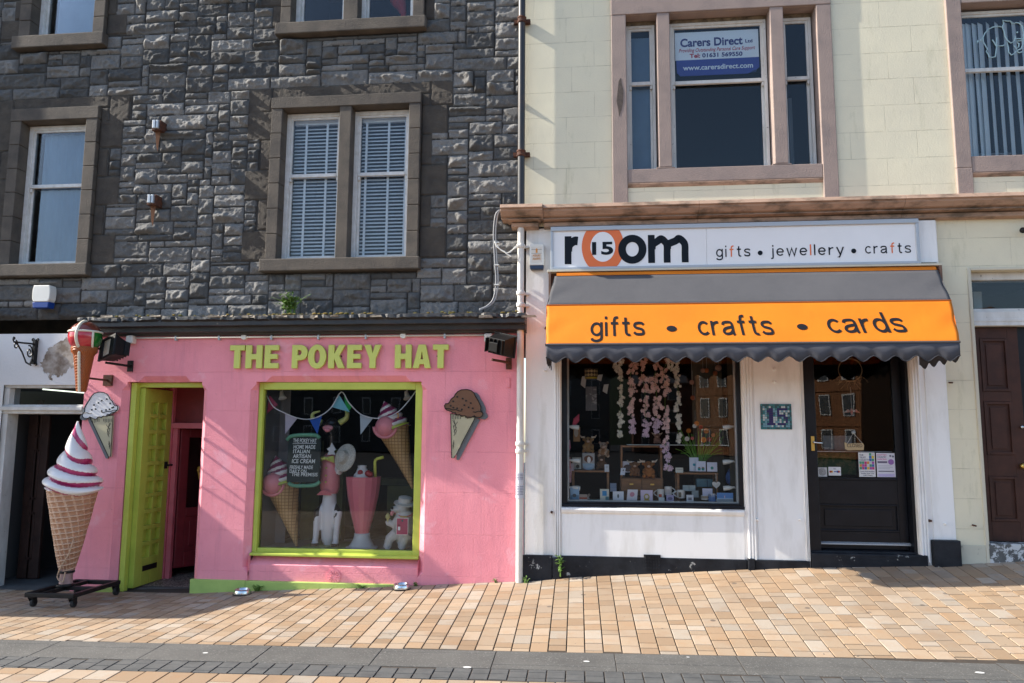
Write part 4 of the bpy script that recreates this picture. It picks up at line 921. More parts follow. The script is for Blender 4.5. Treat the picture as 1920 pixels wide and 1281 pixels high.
# black framed window, display room
wy = .06; ix0, ix1, iz0 = WX(wy, (1064, 800), (1063, 935)), WX(wy, (1381, 700), (1385, 935)), WZ(wy, (1220, 942.5)); ztw = ztop
b = MB(); b.box(wx['w0'] + .001, ix0, wy, .16, zwb + .003, ztw); b.box(ix1, wx['w1'] - .001, wy, .16, zwb + .003, ztw); b.box(ix0, ix1, wy + .001, .16, zwb + .003, iz0); b.box(ix0, ix1, wy + .001, .16, ztw - .09, ztw)
b.box(wx['w0'] + .001, wx['w1'] - .001, wy - .04, wy - .001, zwb + .003, zwb + .03)
gw = b.build('window', M['black'], white, bevel=.006)
b = MB(); b.box(ix0, ix1, wy + .03, wy + .036, iz0, ztw - .09); b.build('pane', M['glass_shop'], gw)
b = MB(); b.box(ix0 - .004, ix0 + .018, wy + .04, .15, iz0, ztw - .09); b.box(ix1 - .018, ix1 + .004, wy + .04, .15, iz0, ztw - .09); b.box(ix0 + .018, ix1 - .018, wy + .045, .15, iz0 - .002, iz0 + .012); b.build('inner_bead', mat('pale_inner_bead', (.5, .5, .48), .6), gw)
DZ = iz0 - .035
b = MB(); b.mi = 0; b.poly([(ix0 - .2, .16, DZ), (ix1 + .2, .16, DZ), (ix1 + .2, .95, DZ), (ix0 - .2, .95, DZ)]); b.mi = 1
X0, X1 = ix0 - .25, ix1 + .5
for X in (X0, X1): b.poly([(X, .165, DZ - .3), (X, 3, DZ - .3), (X, 3, ztw + .3), (X, .165, ztw + .3)])
b.poly([(X0, 3, DZ - .3), (X1, 3, DZ - .3), (X1, 3, ztw + .3), (X0, 3, ztw + .3)]); b.poly([(X0, .165, ztw + .3), (X1, .165, ztw + .3), (X1, 3, ztw + .3), (X0, 3, ztw + .3)]); b.poly([(X0, .95, DZ - .3), (X1, .95, DZ - .3), (X1, 3, DZ - .3), (X0, 3, DZ - .3)])
b.mi = 2; b.poly([(ix1 - .03, .4, DZ), (ix1 + .14, .4, DZ), (ix1 + .14, .4, ztw), (ix1 - .03, .4, ztw)]); b.poly([(ix1 - .36, .75, DZ), (ix1 - .03, .75, DZ), (ix1 - .03, .75, ztw), (ix1 - .36, .75, ztw)])
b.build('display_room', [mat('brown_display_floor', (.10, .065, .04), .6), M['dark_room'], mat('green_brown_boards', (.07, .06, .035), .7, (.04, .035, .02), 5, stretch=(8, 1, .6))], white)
# door
dy = .16; dx0, dx1 = WX(dy, (1524, 700), (1532, 1010)), WX(dy, (1689, 700), (1703, 1010)); dzb_ = WZ(dy, (1610, 1030)); 
b = MB(); b.box(wx['d0'] + .001, dx0 - .004, .05, .22, -.3, ztop); b.box(dx1 + .004, wx['d1'] - .001, .05, .22, -.3, ztop); b.build('door_frame', M['black'], white, bevel=.006)
gx0, gx1, gz0 = WX(dy, (1526, 700), (1529, 890)), WX(dy, (1672.5, 700), (1680, 890)), WZ(dy, (1605, 896.5)); pz0, pz1 = WZ(dy, (1610, 997)), WZ(dy, (1610, 946))
b = MB(); b.box(dx0, gx0, dy, dy + .045, dzb_, ztop - .02); b.box(gx1, dx1, dy, dy + .045, dzb_, ztop - .02); b.box(gx0, gx1, dy, dy + .045, pz1, gz0 - .02); b.box(gx0, gx1, dy, dy + .045, dzb_, pz0); b.box(gx0, gx1, dy, dy + .045, ztop - .14, ztop - .02)
b.box(gx0, gx1, dy + .016, dy + .04, pz0, pz1); b.box(gx0 + .06, gx1 - .06, dy + .004, dy + .016, pz0 + .05, pz1 - .05); b.box(gx0, gx1, dy - .01, dy + .03, gz0 - .02, gz0)
for (a, b_, c_, d_) in ((gx0, gx1, pz1 - .018, pz1), (gx0, gx1, pz0, pz0 + .018)): b.box(a, b_, dy - .008, dy + .016, c_, d_)
for xx in (gx0, gx1 - .018): b.box(xx, xx + .018, dy - .007, dy + .016, pz0 + .018, pz1 - .018)
dr = b.build('door', M['black'], white, bevel=.004)
b = MB(); b.box(gx0, gx1, dy + .018, dy + .024, gz0, ztop - .14); b.build('pane', M['glass_shop'], dr)
b = MB(); zb_ = WZ(dy - .03, (1610, 1019.5)); b.xprofile([(dy, zb_ + .012), (dy - .03, zb_), (dy - .03, zb_ - .012), (dy, zb_ - .012)], dx0 - .002, dx1 + .002); b.build('weather_bar', M['grey_metal'], dr)
b = MB(); x, z = W(1517, 831, .045); xh = (wx['d0'] + dx0) / 2 + .02
hx0, hz = WX(dy, (1517.5, 831)), WZ(dy, (1517, 831)); b.box(hx0 - .015, hx0 + .018, .036, .05, hz - .075, hz + .07); b.build('lock_plate', M['brass'], dr, bevel=.003)
b = MB(); b.tube([(hx0 + .004, .045, hz + .01), (hx0 + .004, .0, hz + .01), (hx0 + .02, -.005, hz + .008), (hx0 + .085, -.005, hz + .0)], .009); b.build('handle', M['steel'], dr, smooth=True)
zst = WZ(0, (1610, 1038))
b = MB(); b.box(wx['d0'] + .001, wx['d1'] - .001, .04, .35, -.4, dzb_ - .005); b.box(wx['d0'] + .002, wx['d1'] + .06, -.03, .039, -.5, zst); b.build('doorstep', M['black_plinth'], white, bevel=.01)
b = MB(); X0, X1 = dx0 - .1, dx1 + .5
for X in (X0, X1): b.poly([(X, .23, -.3), (X, 3, -.3), (X, 3, ztop + .1), (X, .23, ztop + .1)])
b.poly([(X0, 3, -.3), (X1, 3, -.3), (X1, 3, ztop), (X0, 3, ztop)]); b.poly([(X0, .23, ztop), (X1, .23, ztop), (X1, 3, ztop), (X0, 3, ztop)]); b.poly([(X0, .23, -.1), (X1, .23, -.1), (X1, 3, -.1), (X0, 3, -.1)])
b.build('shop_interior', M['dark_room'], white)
# bolts left in the pilasters
for (px, py, mm) in ((1452, 692, 'white'), (1453, 716, 'white'), (1420, 975, 'white'), (1501, 975, 'white'), (1744, 977, 'rust'), (1773, 983, 'white'), (1022, 694, 'white'), (1034, 961, 'rust'), (1023, 615, 'rust')):
    b = MB(); x, z = W(px, py, -.03); b.tube([(x, .002, z), (x + .004, -.045, z + .002)], [.014, .010]); b.build('bolt', M[mm], white, smooth=40)
# ---- plain sans lettering drawn as strokes (x height 1, ascender 1.4)
def ell(cx, cy, rx, ry, a0, a1, n=22): return [(cx + rx * math.cos(rad(a0 + (a1 - a0) * i / n)), cy + ry * math.sin(rad(a0 + (a1 - a0) * i / n))) for i in range(n + 1)]
def sp2(pts, n=7): return [(p.x, p.y) for p in spline2([(a, c_, 0) for a, c_ in pts], n)]
def spline2(pts, n=8):
    pts = [Vector(p) for p in pts]; out = []
    for i in range(len(pts) - 1):
        p0, p1, p2, p3 = pts[max(i - 1, 0)], pts[i], pts[i + 1], pts[min(i + 2, len(pts) - 1)]
        for k in range(n):
            t = k / n; out.append(.5 * ((2 * p1) + (p2 - p0) * t + (2 * p0 - 5 * p1 + 4 * p2 - p3) * t * t + (3 * p1 - p0 - 3 * p2 + p3) * t ** 3))
    return out + [pts[-1]]
def glyph(ch, w):
    h = w / 2; L = h; T = 1 - h; B = h; Rr = .92 - h; m_ = .46
    bowl = ell(m_, .5, m_ - h, .5 - h, 0, 360, 36)
    return {
     'o': [bowl], 'c': [ell(m_, .5, m_ - h, .5 - h, 42, 318, 30)], 'e': [ell(m_, .5, m_ - h, .5 - h, 2, 322, 30), [(h * 1.1, .50), (Rr, .50)]],
     'd': [bowl, [(Rr, 0), (Rr, 1.4)]], 'g': [bowl, [(Rr, 1), (Rr, .0)] + sp2([(Rr, -.0), (Rr - .06, -.22), (m_, -.34), (.16, -.27), (.06 + h * .5, -.14)])[1:]],
     'i': [[(L, 0), (L, 1)], [(L, 1.2), (L, 1.4)]], 'l': [[(L, 0), (L, 1.4)]], 'j': [[(L + .15, 1), (L + .15, -.12)] + sp2([(L + .15, -.12), (L + .10, -.28), (-.02, -.32)])[1:], [(L + .15, 1.2), (L + .15, 1.4)]],
     'f': [[(.16 + h, 0), (.16 + h, 1.05)] + sp2([(.16 + h, 1.05), (.22 + h, 1.26), (.36 + h, 1.4 - h), (.56, 1.4 - h)])[1:], [(0, T), (.54, T)]],
     't': [sp2([(.17 + h, 1.30), (.17 + h, .8), (.17 + h, .3), (.24 + h, .11), (.40 + h, B * .75), (.56, B)]), [(0, T), (.54, T)]],
     'r': [[(L, 0), (L, 1)], sp2([(L + h * .2, .46), (L + h * .4, .66), (L + .16 + h * .2, .90 - h * .8), (.42 + h * .4, .985 - h), (.56 + h * .3, .975 - h)])],
     's': [sp2([(.80 - h * .3, .76), (.66, .93 - h * .55), (.42, .995 - h), (.20, .90 - h * .4), (h + .01, .73), (.20, .58), (.43, .51), (.66, .43), (.83 - h, .26), (.68, .10 + h * .3), (.42, B + .005), (.18, .10 + h * .3), (h * .55, .25)])],
     'a': [sp2([(h * .9, .70), (.16, .88 - h * .3), (.42, .995 - h), (.68, .90 - h * .3), (.80 - h * .3, .70), (.80 - h * .3, .3), (.82 - h * .3, .1), (.86 - h * .2, .0)]), sp2([(.80 - h * .3, .56), (.5, .53), (.2, .44), (h, .26), (.18, .10 + h * .3), (.36, B + .005), (.6, .12 + h * .4), (.80 - h * .3, .36)])],
     'w': [[(h * .8, 1), (.33, 0), (.63, .95), (.93, 0), (1.26 - h * .8, 1)]], 'y': [[(h * .8, 1), (.46, .02)], [(.90 - h * .8, 1), (.46, -.02), (.40, -.17), (.30, -.30), (.10, -.31)]],
     'm': [[(L, 0), (L, 1)], sp2([(L + h * .2, .50), (L + h * .5, .66), (.30 + h * .5, .90 - h), (.46 + h * .3, .98 - h), (.64 - h * .1, .90 - h), (.72, .62), (.72, .3), (.72, 0)]), sp2([(.72 + h * .2, .50), (.72 + h * .5, .66), (1.0 + h * .4, .90 - h), (1.14 + h * .2, .98 - h), (1.32 - h * .1, .90 - h), (1.40, .62), (1.40, .3), (1.40, 0)])],
    }[ch]
def stroke_word(word, name, mats, parent, x0, x1, z0, asc, y, w=.19, gap=.2, fmt=None, pos=None, top=1.4):
    """word in stroke lettering between x0 and x1; asc = height of `top` units"""
    b = MB(); cur = 0; h = w / 2; k = 0
    for ci, ch in enumerate(word):
        st = glyph(ch, w); xs0 = min(p[0] for q in st for p in q) - h; xs1 = max(p[0] for q in st for p in q) + h
        if ch in 'ftr': xs0 = min(xs0, 0); xs1 -= h * .6
        if ch in 'wy': xs0 += h * .4; xs1 -= h * .4
        b.mi = int(fmt[ci]) if fmt else 0
        for q in st:
            n = len(q); closed = abs(q[0][0] - q[-1][0]) + abs(q[0][1] - q[-1][1]) < 1e-6; vs = []
            for i, (px_, py_) in enumerate(q):
                a = q[i - 1] if i else (q[-2] if closed else q[0]); c_ = q[i + 1] if i < n - 1 else (q[1] if closed else q[-1])
                d1 = Vector((px_ - a[0], py_ - a[1])); d2 = Vector((c_[0] - px_, c_[1] - py_)); d1 = d1.normalized() if d1.length > 1e-9 else d2.normalized(); d2 = d2.normalized() if d2.length > 1e-9 else d1
                t_ = (d1 + d2); t_ = t_.normalized() if t_.length > 1e-6 else d1; nn = Vector((-t_.y, t_.x)); sc_ = h / max(.45, nn.dot(Vector((-d1.y, d1.x))))
                if ch in 'wy' and len(q) <= 5 and i in (0, n - 1): 
                    vs += [(px_ - h * 1.06, py_), (px_ + h * 1.06, py_)] if (q[min(i + 1, n - 1)][1] < py_ or i == n - 1 and q[i - 1][1] < py_) else [(px_ + h * 1.06, py_), (px_ - h * 1.06, py_)]
                    if i == n - 1 or (ch == 'y' and i == 0 and False): vs[-2:] = vs[-2:]
                    e0 = Vector(vs[-2]) - Vector((px_, py_)); 
                    if e0.dot(nn) < 0: vs[-2], vs[-1] = vs[-1], vs[-2]
                else: vs += [(px_ + nn.x * sc_, py_ + nn.y * sc_), (px_ - nn.x * sc_, py_ - nn.y * sc_)]
            b.add([(cur - xs0 + a, .00012 * k, c_) for a, c_ in vs], [(2 * i, 2 * i + 1, 2 * i + 3, 2 * i + 2) for i in range(n - 1)]); k += 1
        cur += xs1 - xs0 + gap
    W_ = cur - gap; out = []
    for (a, d, c_) in b.v:
        X = x0 + a / W_ * (x1 - x0); V_ = c_ / top * asc
        out.append(pos(X, V_, d) if pos else (X, y - .0005 - d, z0 + V_))
    b.v = [tuple(v) for v in out]; return b.build(name, mats, parent, fix=False)
# sign board: grey metal tray, white face
sxa, sxb = WX(-.10, (1032.5, 465)), WX(-.10, (1724, 460)); fz1, fz0 = WZ(-.10, (1380, 423.5)), WZ(-.10, (1380, 498.5))
sign = thing('shop_fascia_sign', 'long white fascia sign reading room 15 gifts jewellery crafts above the awning', 'shop sign', ((sxa + sxb) / 2, 0, fz0))
b = MB(); t_ = .035
b.box(sxa, sxb, -.115, .002, fz1 - .016, fz1 + .03); b.box(sxa, sxb, -.115, .002, fz0 - .012, fz0 + .014); b.box(sxa, sxa + .026, -.112, .002, fz0 + .014, fz1 - .016); b.box(sxb - .03, sxb, -.112, .002, fz0 + .014, fz1 - .016)
b.build('frame', M['grey_metal'], sign, bevel=.004)
xdv = WX(-.1, (1325, 465)); b = MB(); b.box(sxa + .026, xdv - .001, -.095, .001, fz0 + .014, fz1 - .016); b.box(xdv + .001, sxb - .03, -.095, .001, fz0 + .014, fz1 - .016)
b.build('face', mat('white_sign_face', (.80, .80, .80), .35, (.76, .755, .75), 2), sign)
b = MB(); b.box(sxb + .002, WX(-.06, (1757, 460)), -.06, .002, WZ(-.06, (1740, 492)), WZ(-.06, (1740, 413))); b.build('end_board', M['white'], sign, bevel=.004)
b = MB(); b.box(WX(0, (1028, 510)), WX(0, (1758, 495)), -.12, .002, fz0 - .034, fz0 - .013); b.build('shelf', M['cream_paint'], sign, bevel=.003)
ink = mat('sign_ink', (.004, .007, .012), .5, spec=.2); org = mat('sign_orange', (.75, .16, .035), .4); face2 = mat('sign_white_print', (.80, .80, .80), .35)
ys = -.0965; F_ = lambda px, py: W(px, py, ys)
def zl_(pxm, py): return WZ(ys, (pxm, py))
# orange ring, cut off by the tray at top and bottom
cx = WX(ys, (1130.3, 465)); rx = WX(ys, (1170, 465)) - cx; zc = zl_(1130, 463); rz = (zl_(1130, 414) - zl_(1130, 512)) / 2; zT, zB = fz1 - .018, fz0 + .016
ring = [(x, min(max(z, zB), zT)) for x, z in arc(cx, zc, rx, rz, 0, 360, 64)[:-1]]
b = MB(); b.prism(ring, ys - .002, ys + .001); b.build('ring', org, sign)
b = MB(); b.prism(arc(cx, zl_(1130, 463), WX(ys, (1153.6, 465)) - cx, (zl_(1130, 435) - zl_(1130, 491)) / 2, 0, 360, 48)[:-1], ys - .0035, ys - .0021); b.build('ring_hole', face2, sign)
text('15', 'number', ink, sign, WX(ys, (1110, 465)), WX(ys, (1149.6, 465)), zl_(1130, 477), zl_(1130, 454) - zl_(1130, 477), ys - .0037, bold=.03)
stroke_word('r', 'lettering', ink, sign, WX(ys, (1058.8, 465)), WX(ys, (1086, 465)), zl_(1072, 495.5), zl_(1072, 443) - zl_(1072, 495.5), ys, w=.31, top=1.0)
stroke_word('o', 'lettering', ink, sign, WX(ys, (1159, 465)), WX(ys, (1212, 465)), zl_(1185, 494.8), zl_(1185, 440.5) - zl_(1185, 494.8), ys - .0022, w=.25, top=1.0)
stroke_word('m', 'lettering', ink, sign, WX(ys, (1215, 465)), WX(ys, (1291, 465)), zl_(1253, 492.7), zl_(1253, 440) - zl_(1253, 492.7), ys, w=.26, top=1.0)
for wd_, pa, pb, pbase, ptop, fm in (('gifts', 1342.5, 1407, 481.5, 460.5, '00100'), ('jewellery', 1444, 1582, 479, 458.5, '000010000'), ('crafts', 1622, 1708.5, 475, 455, '000100')):
    zb_ = zl_((pa + pb) / 2, pbase); stroke_word(wd_, 'lettering', [ink, org], sign, WX(ys, (pa, 470)), WX(ys, (pb, 470)), zb_, zl_((pa + pb) / 2, ptop) - zb_, ys, w=.165, gap=.32, fmt=fm)
for px, py in ((1425.3, 474.4), (1600.6, 470.7)):
    b = MB(); b.disc(F_(px, py), .024, ys - .003, ys); b.build('bullet', ink, sign)
# recess behind the awning
rb = MB(); rz1 = fz0 - .035; rb.box(WX(0, (1030, 530)), WX(0, (1034, 530)), -.12, .002, rz1 - .42, rz1); rb.box(WX(0, (1752, 515)), WX(0, (1757, 515)), -.12, .002, rz1 - .3, rz1); rb.box(WX(0, (1034, 530)), WX(0, (1752, 515)), -.015, .0, rz1 - .25, rz1)
rb.build('awning_recess', mat('brown_stained_boards', (.22, .12, .08), .8, (.12, .07, .05), 5), white)
# ---------------------------------------------------------------- awning
A = (-.13, WZ(-.13, (1400, 512))); B = (-.47, WZ(-.47, (1400, 568))); C = (-.90, WZ(-.90, (1400, 644)))
ax = [(WX(-.13, (1040, 520)), WX(-.13, (1758, 512))), (WX(-.47, (1025, 574)), WX(-.47, (1783, 562))), (WX(-.90, (1024, 648)), WX(-.90, (1799, 640)))]
zA = [WZ(y, (1400, py)) for y, py in ((-.13, 512), (-.47, 568), (-.90, 644))]
awn = thing('shop_awning', 'orange and grey fabric awning with scalloped edge reading gifts crafts cards', 'awning', ((ax[0][0] + ax[0][1]) / 2, 0, zA[0]))
fab_g = mat('grey_awning_fabric', (.075, .074, .080), .85, (.06, .06, .066), 1.6, bs=9, bd=.010, bst=.35); fab_o = mat('orange_awning_fabric', (.74, .215, .002), .75, (.66, .18, .0015), 1.2, bs=7, bd=.012, bst=.35)
for k_ in (fab_o,):
    t_ = k_.node_tree; p_ = t_.nodes['Principled BSDF']; o_ = t_.nodes['Material Output']; tl = N(t_, 'BsdfTranslucent'); tl.inputs[0].default_value = (.75, .26, .02, 1); mx_ = N(t_, 'MixShader'); mx_.inputs[0].default_value = .22
    t_.links.new(p_.outputs[0], mx_.inputs[1]); t_.links.new(tl.outputs[0], mx_.inputs[2]); t_.links.new(mx_.outputs[0], o_.inputs[0])
def awn_pt(u, s):
    """u 0..1 along the shop, s 0..1 down the first panel, 1..2 down the second; fabric sags and wrinkles a little"""
    i = 0 if s <= 1 else 1; f = s - i
    xa = ax[i][0] * (1 - f) + ax[i + 1][0] * f; xb = ax[i][1] * (1 - f) + ax[i + 1][1] * f
    y = (A, B, C)[i][0] * (1 - f) + (A, B, C)[i + 1][0] * f; z = zA[i] * (1 - f) + zA[i + 1] * f
    e = min(u, 1 - u); wr = .010 * math.sin(f * math.pi) * (math.sin(u * 31) * .4 + math.sin(u * 13 + s * 2) * .6) + .016 * math.exp(-e * 22) * math.sin(f * 9 + u * 60) * math.sin(f * math.pi)
    sag = -.018 * math.sin(f * math.pi) * (1 if i == 0 else .8)
    return Vector((xa + (xb - xa) * u, y + wr * .9 - sag * -.6, z + wr * .3 + sag * .5))
def panel(name, s0, s1, m, ns=10, nu=120):
    b = MB(); vs = [awn_pt(j / nu, s0 + (s1 - s0) * i / ns) for i in range(ns + 1) for j in range(nu + 1)]
    b.add(vs, [(i * (nu + 1) + j, i * (nu + 1) + j + 1, (i + 1) * (nu + 1) + j + 1, (i + 1) * (nu + 1) + j) for i in range(ns) for j in range(nu)])
    o = b.build(name, m, awn, smooth=True); s_ = o.modifiers.new('thick', 'SOLIDIFY'); s_.thickness = .003; return o
panel('upper_panel', .0, 1.0, fab_g); panel('front_panel', 1.0, 2.0, fab_o, 14)
b = MB(); nu = 60; prof = [(-.05, zA[0] + .045), (-.10, zA[0] + .042), (-.125, zA[0] + .03), (-.135, zA[0] + .002)]
b.xprofile(prof + [(-.05, zA[0] - .01)], ax[0][0] + .02, ax[0][1] - .01); b.build('top_roll', fab_o, awn, smooth=40)
b = MB(); b.xprofile([(-.465, zA[1] - .012), (-.48, zA[1] - .008), (-.482, zA[1] + .004), (-.465, zA[1] + .008)], ax[1][0], ax[1][1]); b.build('seam', mat('dark_orange_seam', (.45, .12, .008), .8), awn)
# side cheeks
for k, nm in ((0, 'side_panel'), (1, 'side_panel')):
    for (pts, m) in (([(ax[0][k], A[0], zA[0]), (ax[1][k], B[0], zA[1]), (ax[1][k], -.04, zA[1])], fab_g), ([(ax[1][k], -.04, zA[1]), (ax[1][k], B[0], zA[1]), (ax[2][k], C[0], zA[2]), (ax[2][k], -.04, zA[2])], fab_o)):
        b = MB(); b.poly(pts); o = b.build(nm, m, awn); s_ = o.modifiers.new('thick', 'SOLIDIFY'); s_.thickness = .003
fab_v = mat('shaded_valance_fabric', (.058, .060, .074), .85, (.048, .05, .062), 2, bs=300, bd=.0006)  # the grey awning cloth again, its upright face's shade put into the colour
# scalloped valance, front and sides
def val(name, P, L, n, drop, amp):
    b = MB(); k = n * 12; top = []; bot = []
    for i in range(k + 1):
        t = i / k; ph = (t * n) % 1
        d = drop + amp * (math.cos(2 * math.pi * t * n) * -.5 + .5) if False else drop - amp * .5 * (1 + math.cos(2 * math.pi * (t * n))) + 0
        wv = .006 * math.sin(t * n * 4.1)
        top.append(P(t, 0, 0)); bot.append(P(t, d, wv))
    vs = top + [((a[0] + c_[0]) / 2, (a[1] + c_[1]) / 2, (a[2] + c_[2]) / 2) for a, c_ in zip(top, bot)] + bot; m_ = k + 1
    b.add(vs, [(r * m_ + i, r * m_ + i + 1, (r + 1) * m_ + i + 1, (r + 1) * m_ + i) for r in range(2) for i in range(k)])
    o = b.build(name, fab_v, awn, smooth=True); s_ = o.modifiers.new('thick', 'SOLIDIFY'); s_.thickness = .003
    b = MB(); b.tube([bot[i] for i in range(0, m_, 2)], .0045, 5); b.build('binding', mat('navy_binding', (.02, .022, .03), .8) if 'navy_binding' not in bpy.data.materials else bpy.data.materials['navy_binding'], o)
    return o
xa, xb = ax[2]; DROP = zA[2] - WZ(-.9, (1400, 679)); AMP = .052
val('valance', lambda t, d, w_: (xa + (xb - xa) * t, C[0] - .004 + w_, zA[2] - d), 1, 20, DROP, AMP)
for k in (0, 1): val('valance', (lambda X: lambda t, d, w_: (X + w_ * .6, C[0] + (-.04 - C[0]) * t, zA[2] - d))(ax[2][k]), 1, 4, DROP, AMP)
b = MB(); b.tube([(xa - .004, C[0], zA[2]), (xb + .004, C[0], zA[2])], .011, 8); b.build('front_bar', mat('dark_bar', (.06, .06, .065), .5), awn)
for X in ax[2]:
    b = MB(); b.tube([(X, C[0], zA[2]), (X, -.01, zA[2] - .02)], .011, 8); b.build('arm', M['black_metal'], awn)
awn_ink = mat('awning_letter_grey', (.010, .011, .015), .8, spec=.15)
dn = Vector((0, C[0] - B[0], zA[2] - zA[1])); dn_len = dn.length; nrm = Vector((0, -(zA[1] - zA[2]), -(B[0] - C[0]) * 1.0)).normalized() if False else None
up = -dn.normalized(); nv = Vector((1, 0, 0)).cross(up); nv = nv if nv.y < 0 else -nv
def awn_text(body, pa, pb, pbase, ptop):
    ym = -.72
    for _ in range(12):
        zz = WZ(ym, ((pa + pb) / 2, pbase)); f = (zA[1] - zz) / (zA[1] - zA[2]); ym = B[0] + (C[0] - B[0]) * f
    xa_, xb_ = WX(ym, (pa, pbase)), WX(ym, (pb, pbase)); yt = ym
    for _ in range(12):
        zt2 = WZ(yt, ((pa + pb) / 2, ptop)); f2 = (zA[1] - zt2) / (zA[1] - zA[2]); yt = B[0] + (C[0] - B[0]) * f2
    H = (f - f2) * dn_len
    def pos(x, v, e):
        s = 1 + f - v / dn_len
        u = (x - ax[1][0] * (2 - s) - ax[2][0] * (s - 1)) / ((ax[1][1] - ax[1][0]) * (2 - s) + (ax[2][1] - ax[2][0]) * (s - 1))
        return awn_pt(u, min(max(s, 1.001), 1.999)) + nv * (.0035 + e)
    return stroke_word(body, 'lettering', awn_ink, awn, xa_, xb_, 0, H, 0, w=.185, gap=.17, pos=pos)
awn_text('gifts', 1107, 1210, 629.8, 592.5); awn_text('crafts', 1310.5, 1453, 628.5, 590); awn_text('cards', 1556, 1704, 624, 585.5)
for px, py in ((1259, 616), (1503.3, 612.4)):
    ym = -.72
    for _ in range(12):
        zz = WZ(ym, (px, py)); f = (zA[1] - zz) / (zA[1] - zA[2]); ym = B[0] + (C[0] - B[0]) * f
    x = WX(ym, (px, py)); b = MB(); n = 20; r = .046
    def q(a):
        X = x + r * math.cos(a); s = 1 + f - r * math.sin(a) / dn_len
        u = (X - ax[1][0] * (2 - s) - ax[2][0] * (s - 1)) / ((ax[1][1] - ax[1][0]) * (2 - s) + (ax[2][1] - ax[2][0]) * (s - 1)); return awn_pt(u, s) + nv * .0045
    b.poly([q(2 * math.pi * i / n) for i in range(n)]); b.build('bullet', awn_ink, awn)

# ================================================================ left neighbour: white doorway
NX0, NX1 = -9.2, PX0 - .004
nb = thing('white_doorway', 'white rendered doorway with patch of bare stone and dark panelled door left of the pink shop', 'doorway', ((NX0 + NX1) / 2, 0, -.3))
nz1 = PZ1 + .0; ndx0, ndx1 = WX(0, (-8, 900)), NX1; nt1, nt0 = WZ(0, (80, 722)), WZ(0, (80, 757)); nbz = WZ(0, (80, 776))
b = MB(); wall_grid(b, NX0, NX1, -.8, nz1, [(ndx0, ndx1, -.8, nt1)]); 
def patch_mat():
    m, t, p = nodes('white_render_with_bare_patch'); co = N(t, 'TexCoord').outputs['Object']
    sp = N(t, 'SeparateXYZ'); t.links.new(co, sp.inputs[0]); cxp, czp = WX(0, (112, 672)) - ((NX0 + NX1) / 2) * 0, WZ(0, (112, 672))
    a = mathn(t, 'DIVIDE', mathn(t, 'SUBTRACT', sp.outputs[0], cxp), .20); c_ = mathn(t, 'DIVIDE', mathn(t, 'SUBTRACT', sp.outputs[2], czp), .21)
    sk = mathn(t, 'ADD', a, mathn(t, 'MULTIPLY', c_, -.35)); r = mathn(t, 'ADD', mathn(t, 'POWER', mathn(t, 'ABSOLUTE', sk), 2.), mathn(t, 'POWER', mathn(t, 'ABSOLUTE', c_), 2.))
    r = mathn(t, 'ADD', r, ramp(t, noise(t, co, 7, 6), .2, .8, -.9, .9)); f = ramp(t, r, .98, 1.02, 1, 0)
    st = mix(t, ramp(t, noise(t, co, 9, 6), .4, .6), (.20, .155, .115), (.42, .38, .33))
    w_ = mix(t, ramp(t, noise(t, co, 2), .4, .7), (.72, .72, .71), (.64, .645, .64)); t.links.new(mix(t, f, w_, st), p.inputs['Base Color']); p.inputs['Roughness'].default_value = .8
    h = mathn(t, 'SUBTRACT', mathn(t, 'MULTIPLY', noise(t, co, 40, 6), .5), mathn(t, 'MULTIPLY', f, 1.5)); bump(t, p, h, .9, .006); return m
b.build('wall', patch_mat(), nb)
b = MB(); b.box(ndx0 - .02, ndx1 - .002, .03, .16, nt1 - .03, nt1 + .03); b.box(ndx0 - .02, ndx1 - .002, .02, .2, nbz, nt0 - .01); b.box(ndx0 - .02, ndx1 - .002, -.01, .02, nbz + .035, nt0 - .03); b.box(ndx0 - .02, ndx0 + .05, .03, .2, -.6, nt1 - .03)
b.build('door_frame', M['white_old'], nb, bevel=.008)
b = MB(); b.box(ndx0 + .05, ndx1 - .003, .11, .116, nt0 - .01, nt1 - .03); b.build('fanlight_pane', M['glass'], nb)
pd = .95
b = MB(); b.poly([(ndx1 - .004, .2, -.4), (ndx1 - .004, 1.8, -.4), (ndx1 - .004, 1.8, nbz), (ndx1 - .004, .2, nbz)]); b.poly([(ndx0, .2, nt1), (ndx1, .2, nt1), (ndx1, 1.8, nt1), (ndx0, 1.8, nt1)]); b.poly([(ndx0 + .9, 1.0, -.4), (ndx1, 1.0, -.4), (ndx1, 1.0, nbz), (ndx0 + .9, 1.0, nbz)]); b.poly([(ndx0 - .2, 1.8, -.4), (ndx1, 1.8, -.4), (ndx1, 1.8, nt1), (ndx0 - .2, 1.8, nt1)]); b.poly([(ndx0 - .2, .2, -.4), (ndx0 - .2, 1.8, -.4), (ndx0 - .2, 1.8, nt1), (ndx0 - .2, .2, nt1)])
b.build('lobby_wall', mat('grey_lobby', (.085, .085, .088), .9), nb)
b = MB(); b.poly([(ndx0 - .2, -.02, -.255), (ndx1, -.02, -.255), (ndx1, 1.8, -.2), (ndx0 - .2, 1.8, -.2)]); b.build('step', mat('dark_step', (.10, .105, .105), .8, (.06, .062, .062), 5), nb)
b = MB(); 
ang2 = rad(0)
x0n, x1n = ndx0 + .05, WX(.5, (84, 900))
panel_door('door', nb, x0n - .1, x1n, -.23, nbz - .005, .5, M['dark_door'], [(-.02, .52), (.66, 1.24), (1.38, 1.82)], .14)
# ================================================================ things outside
SQ = lambda n, b_: (n, b_)
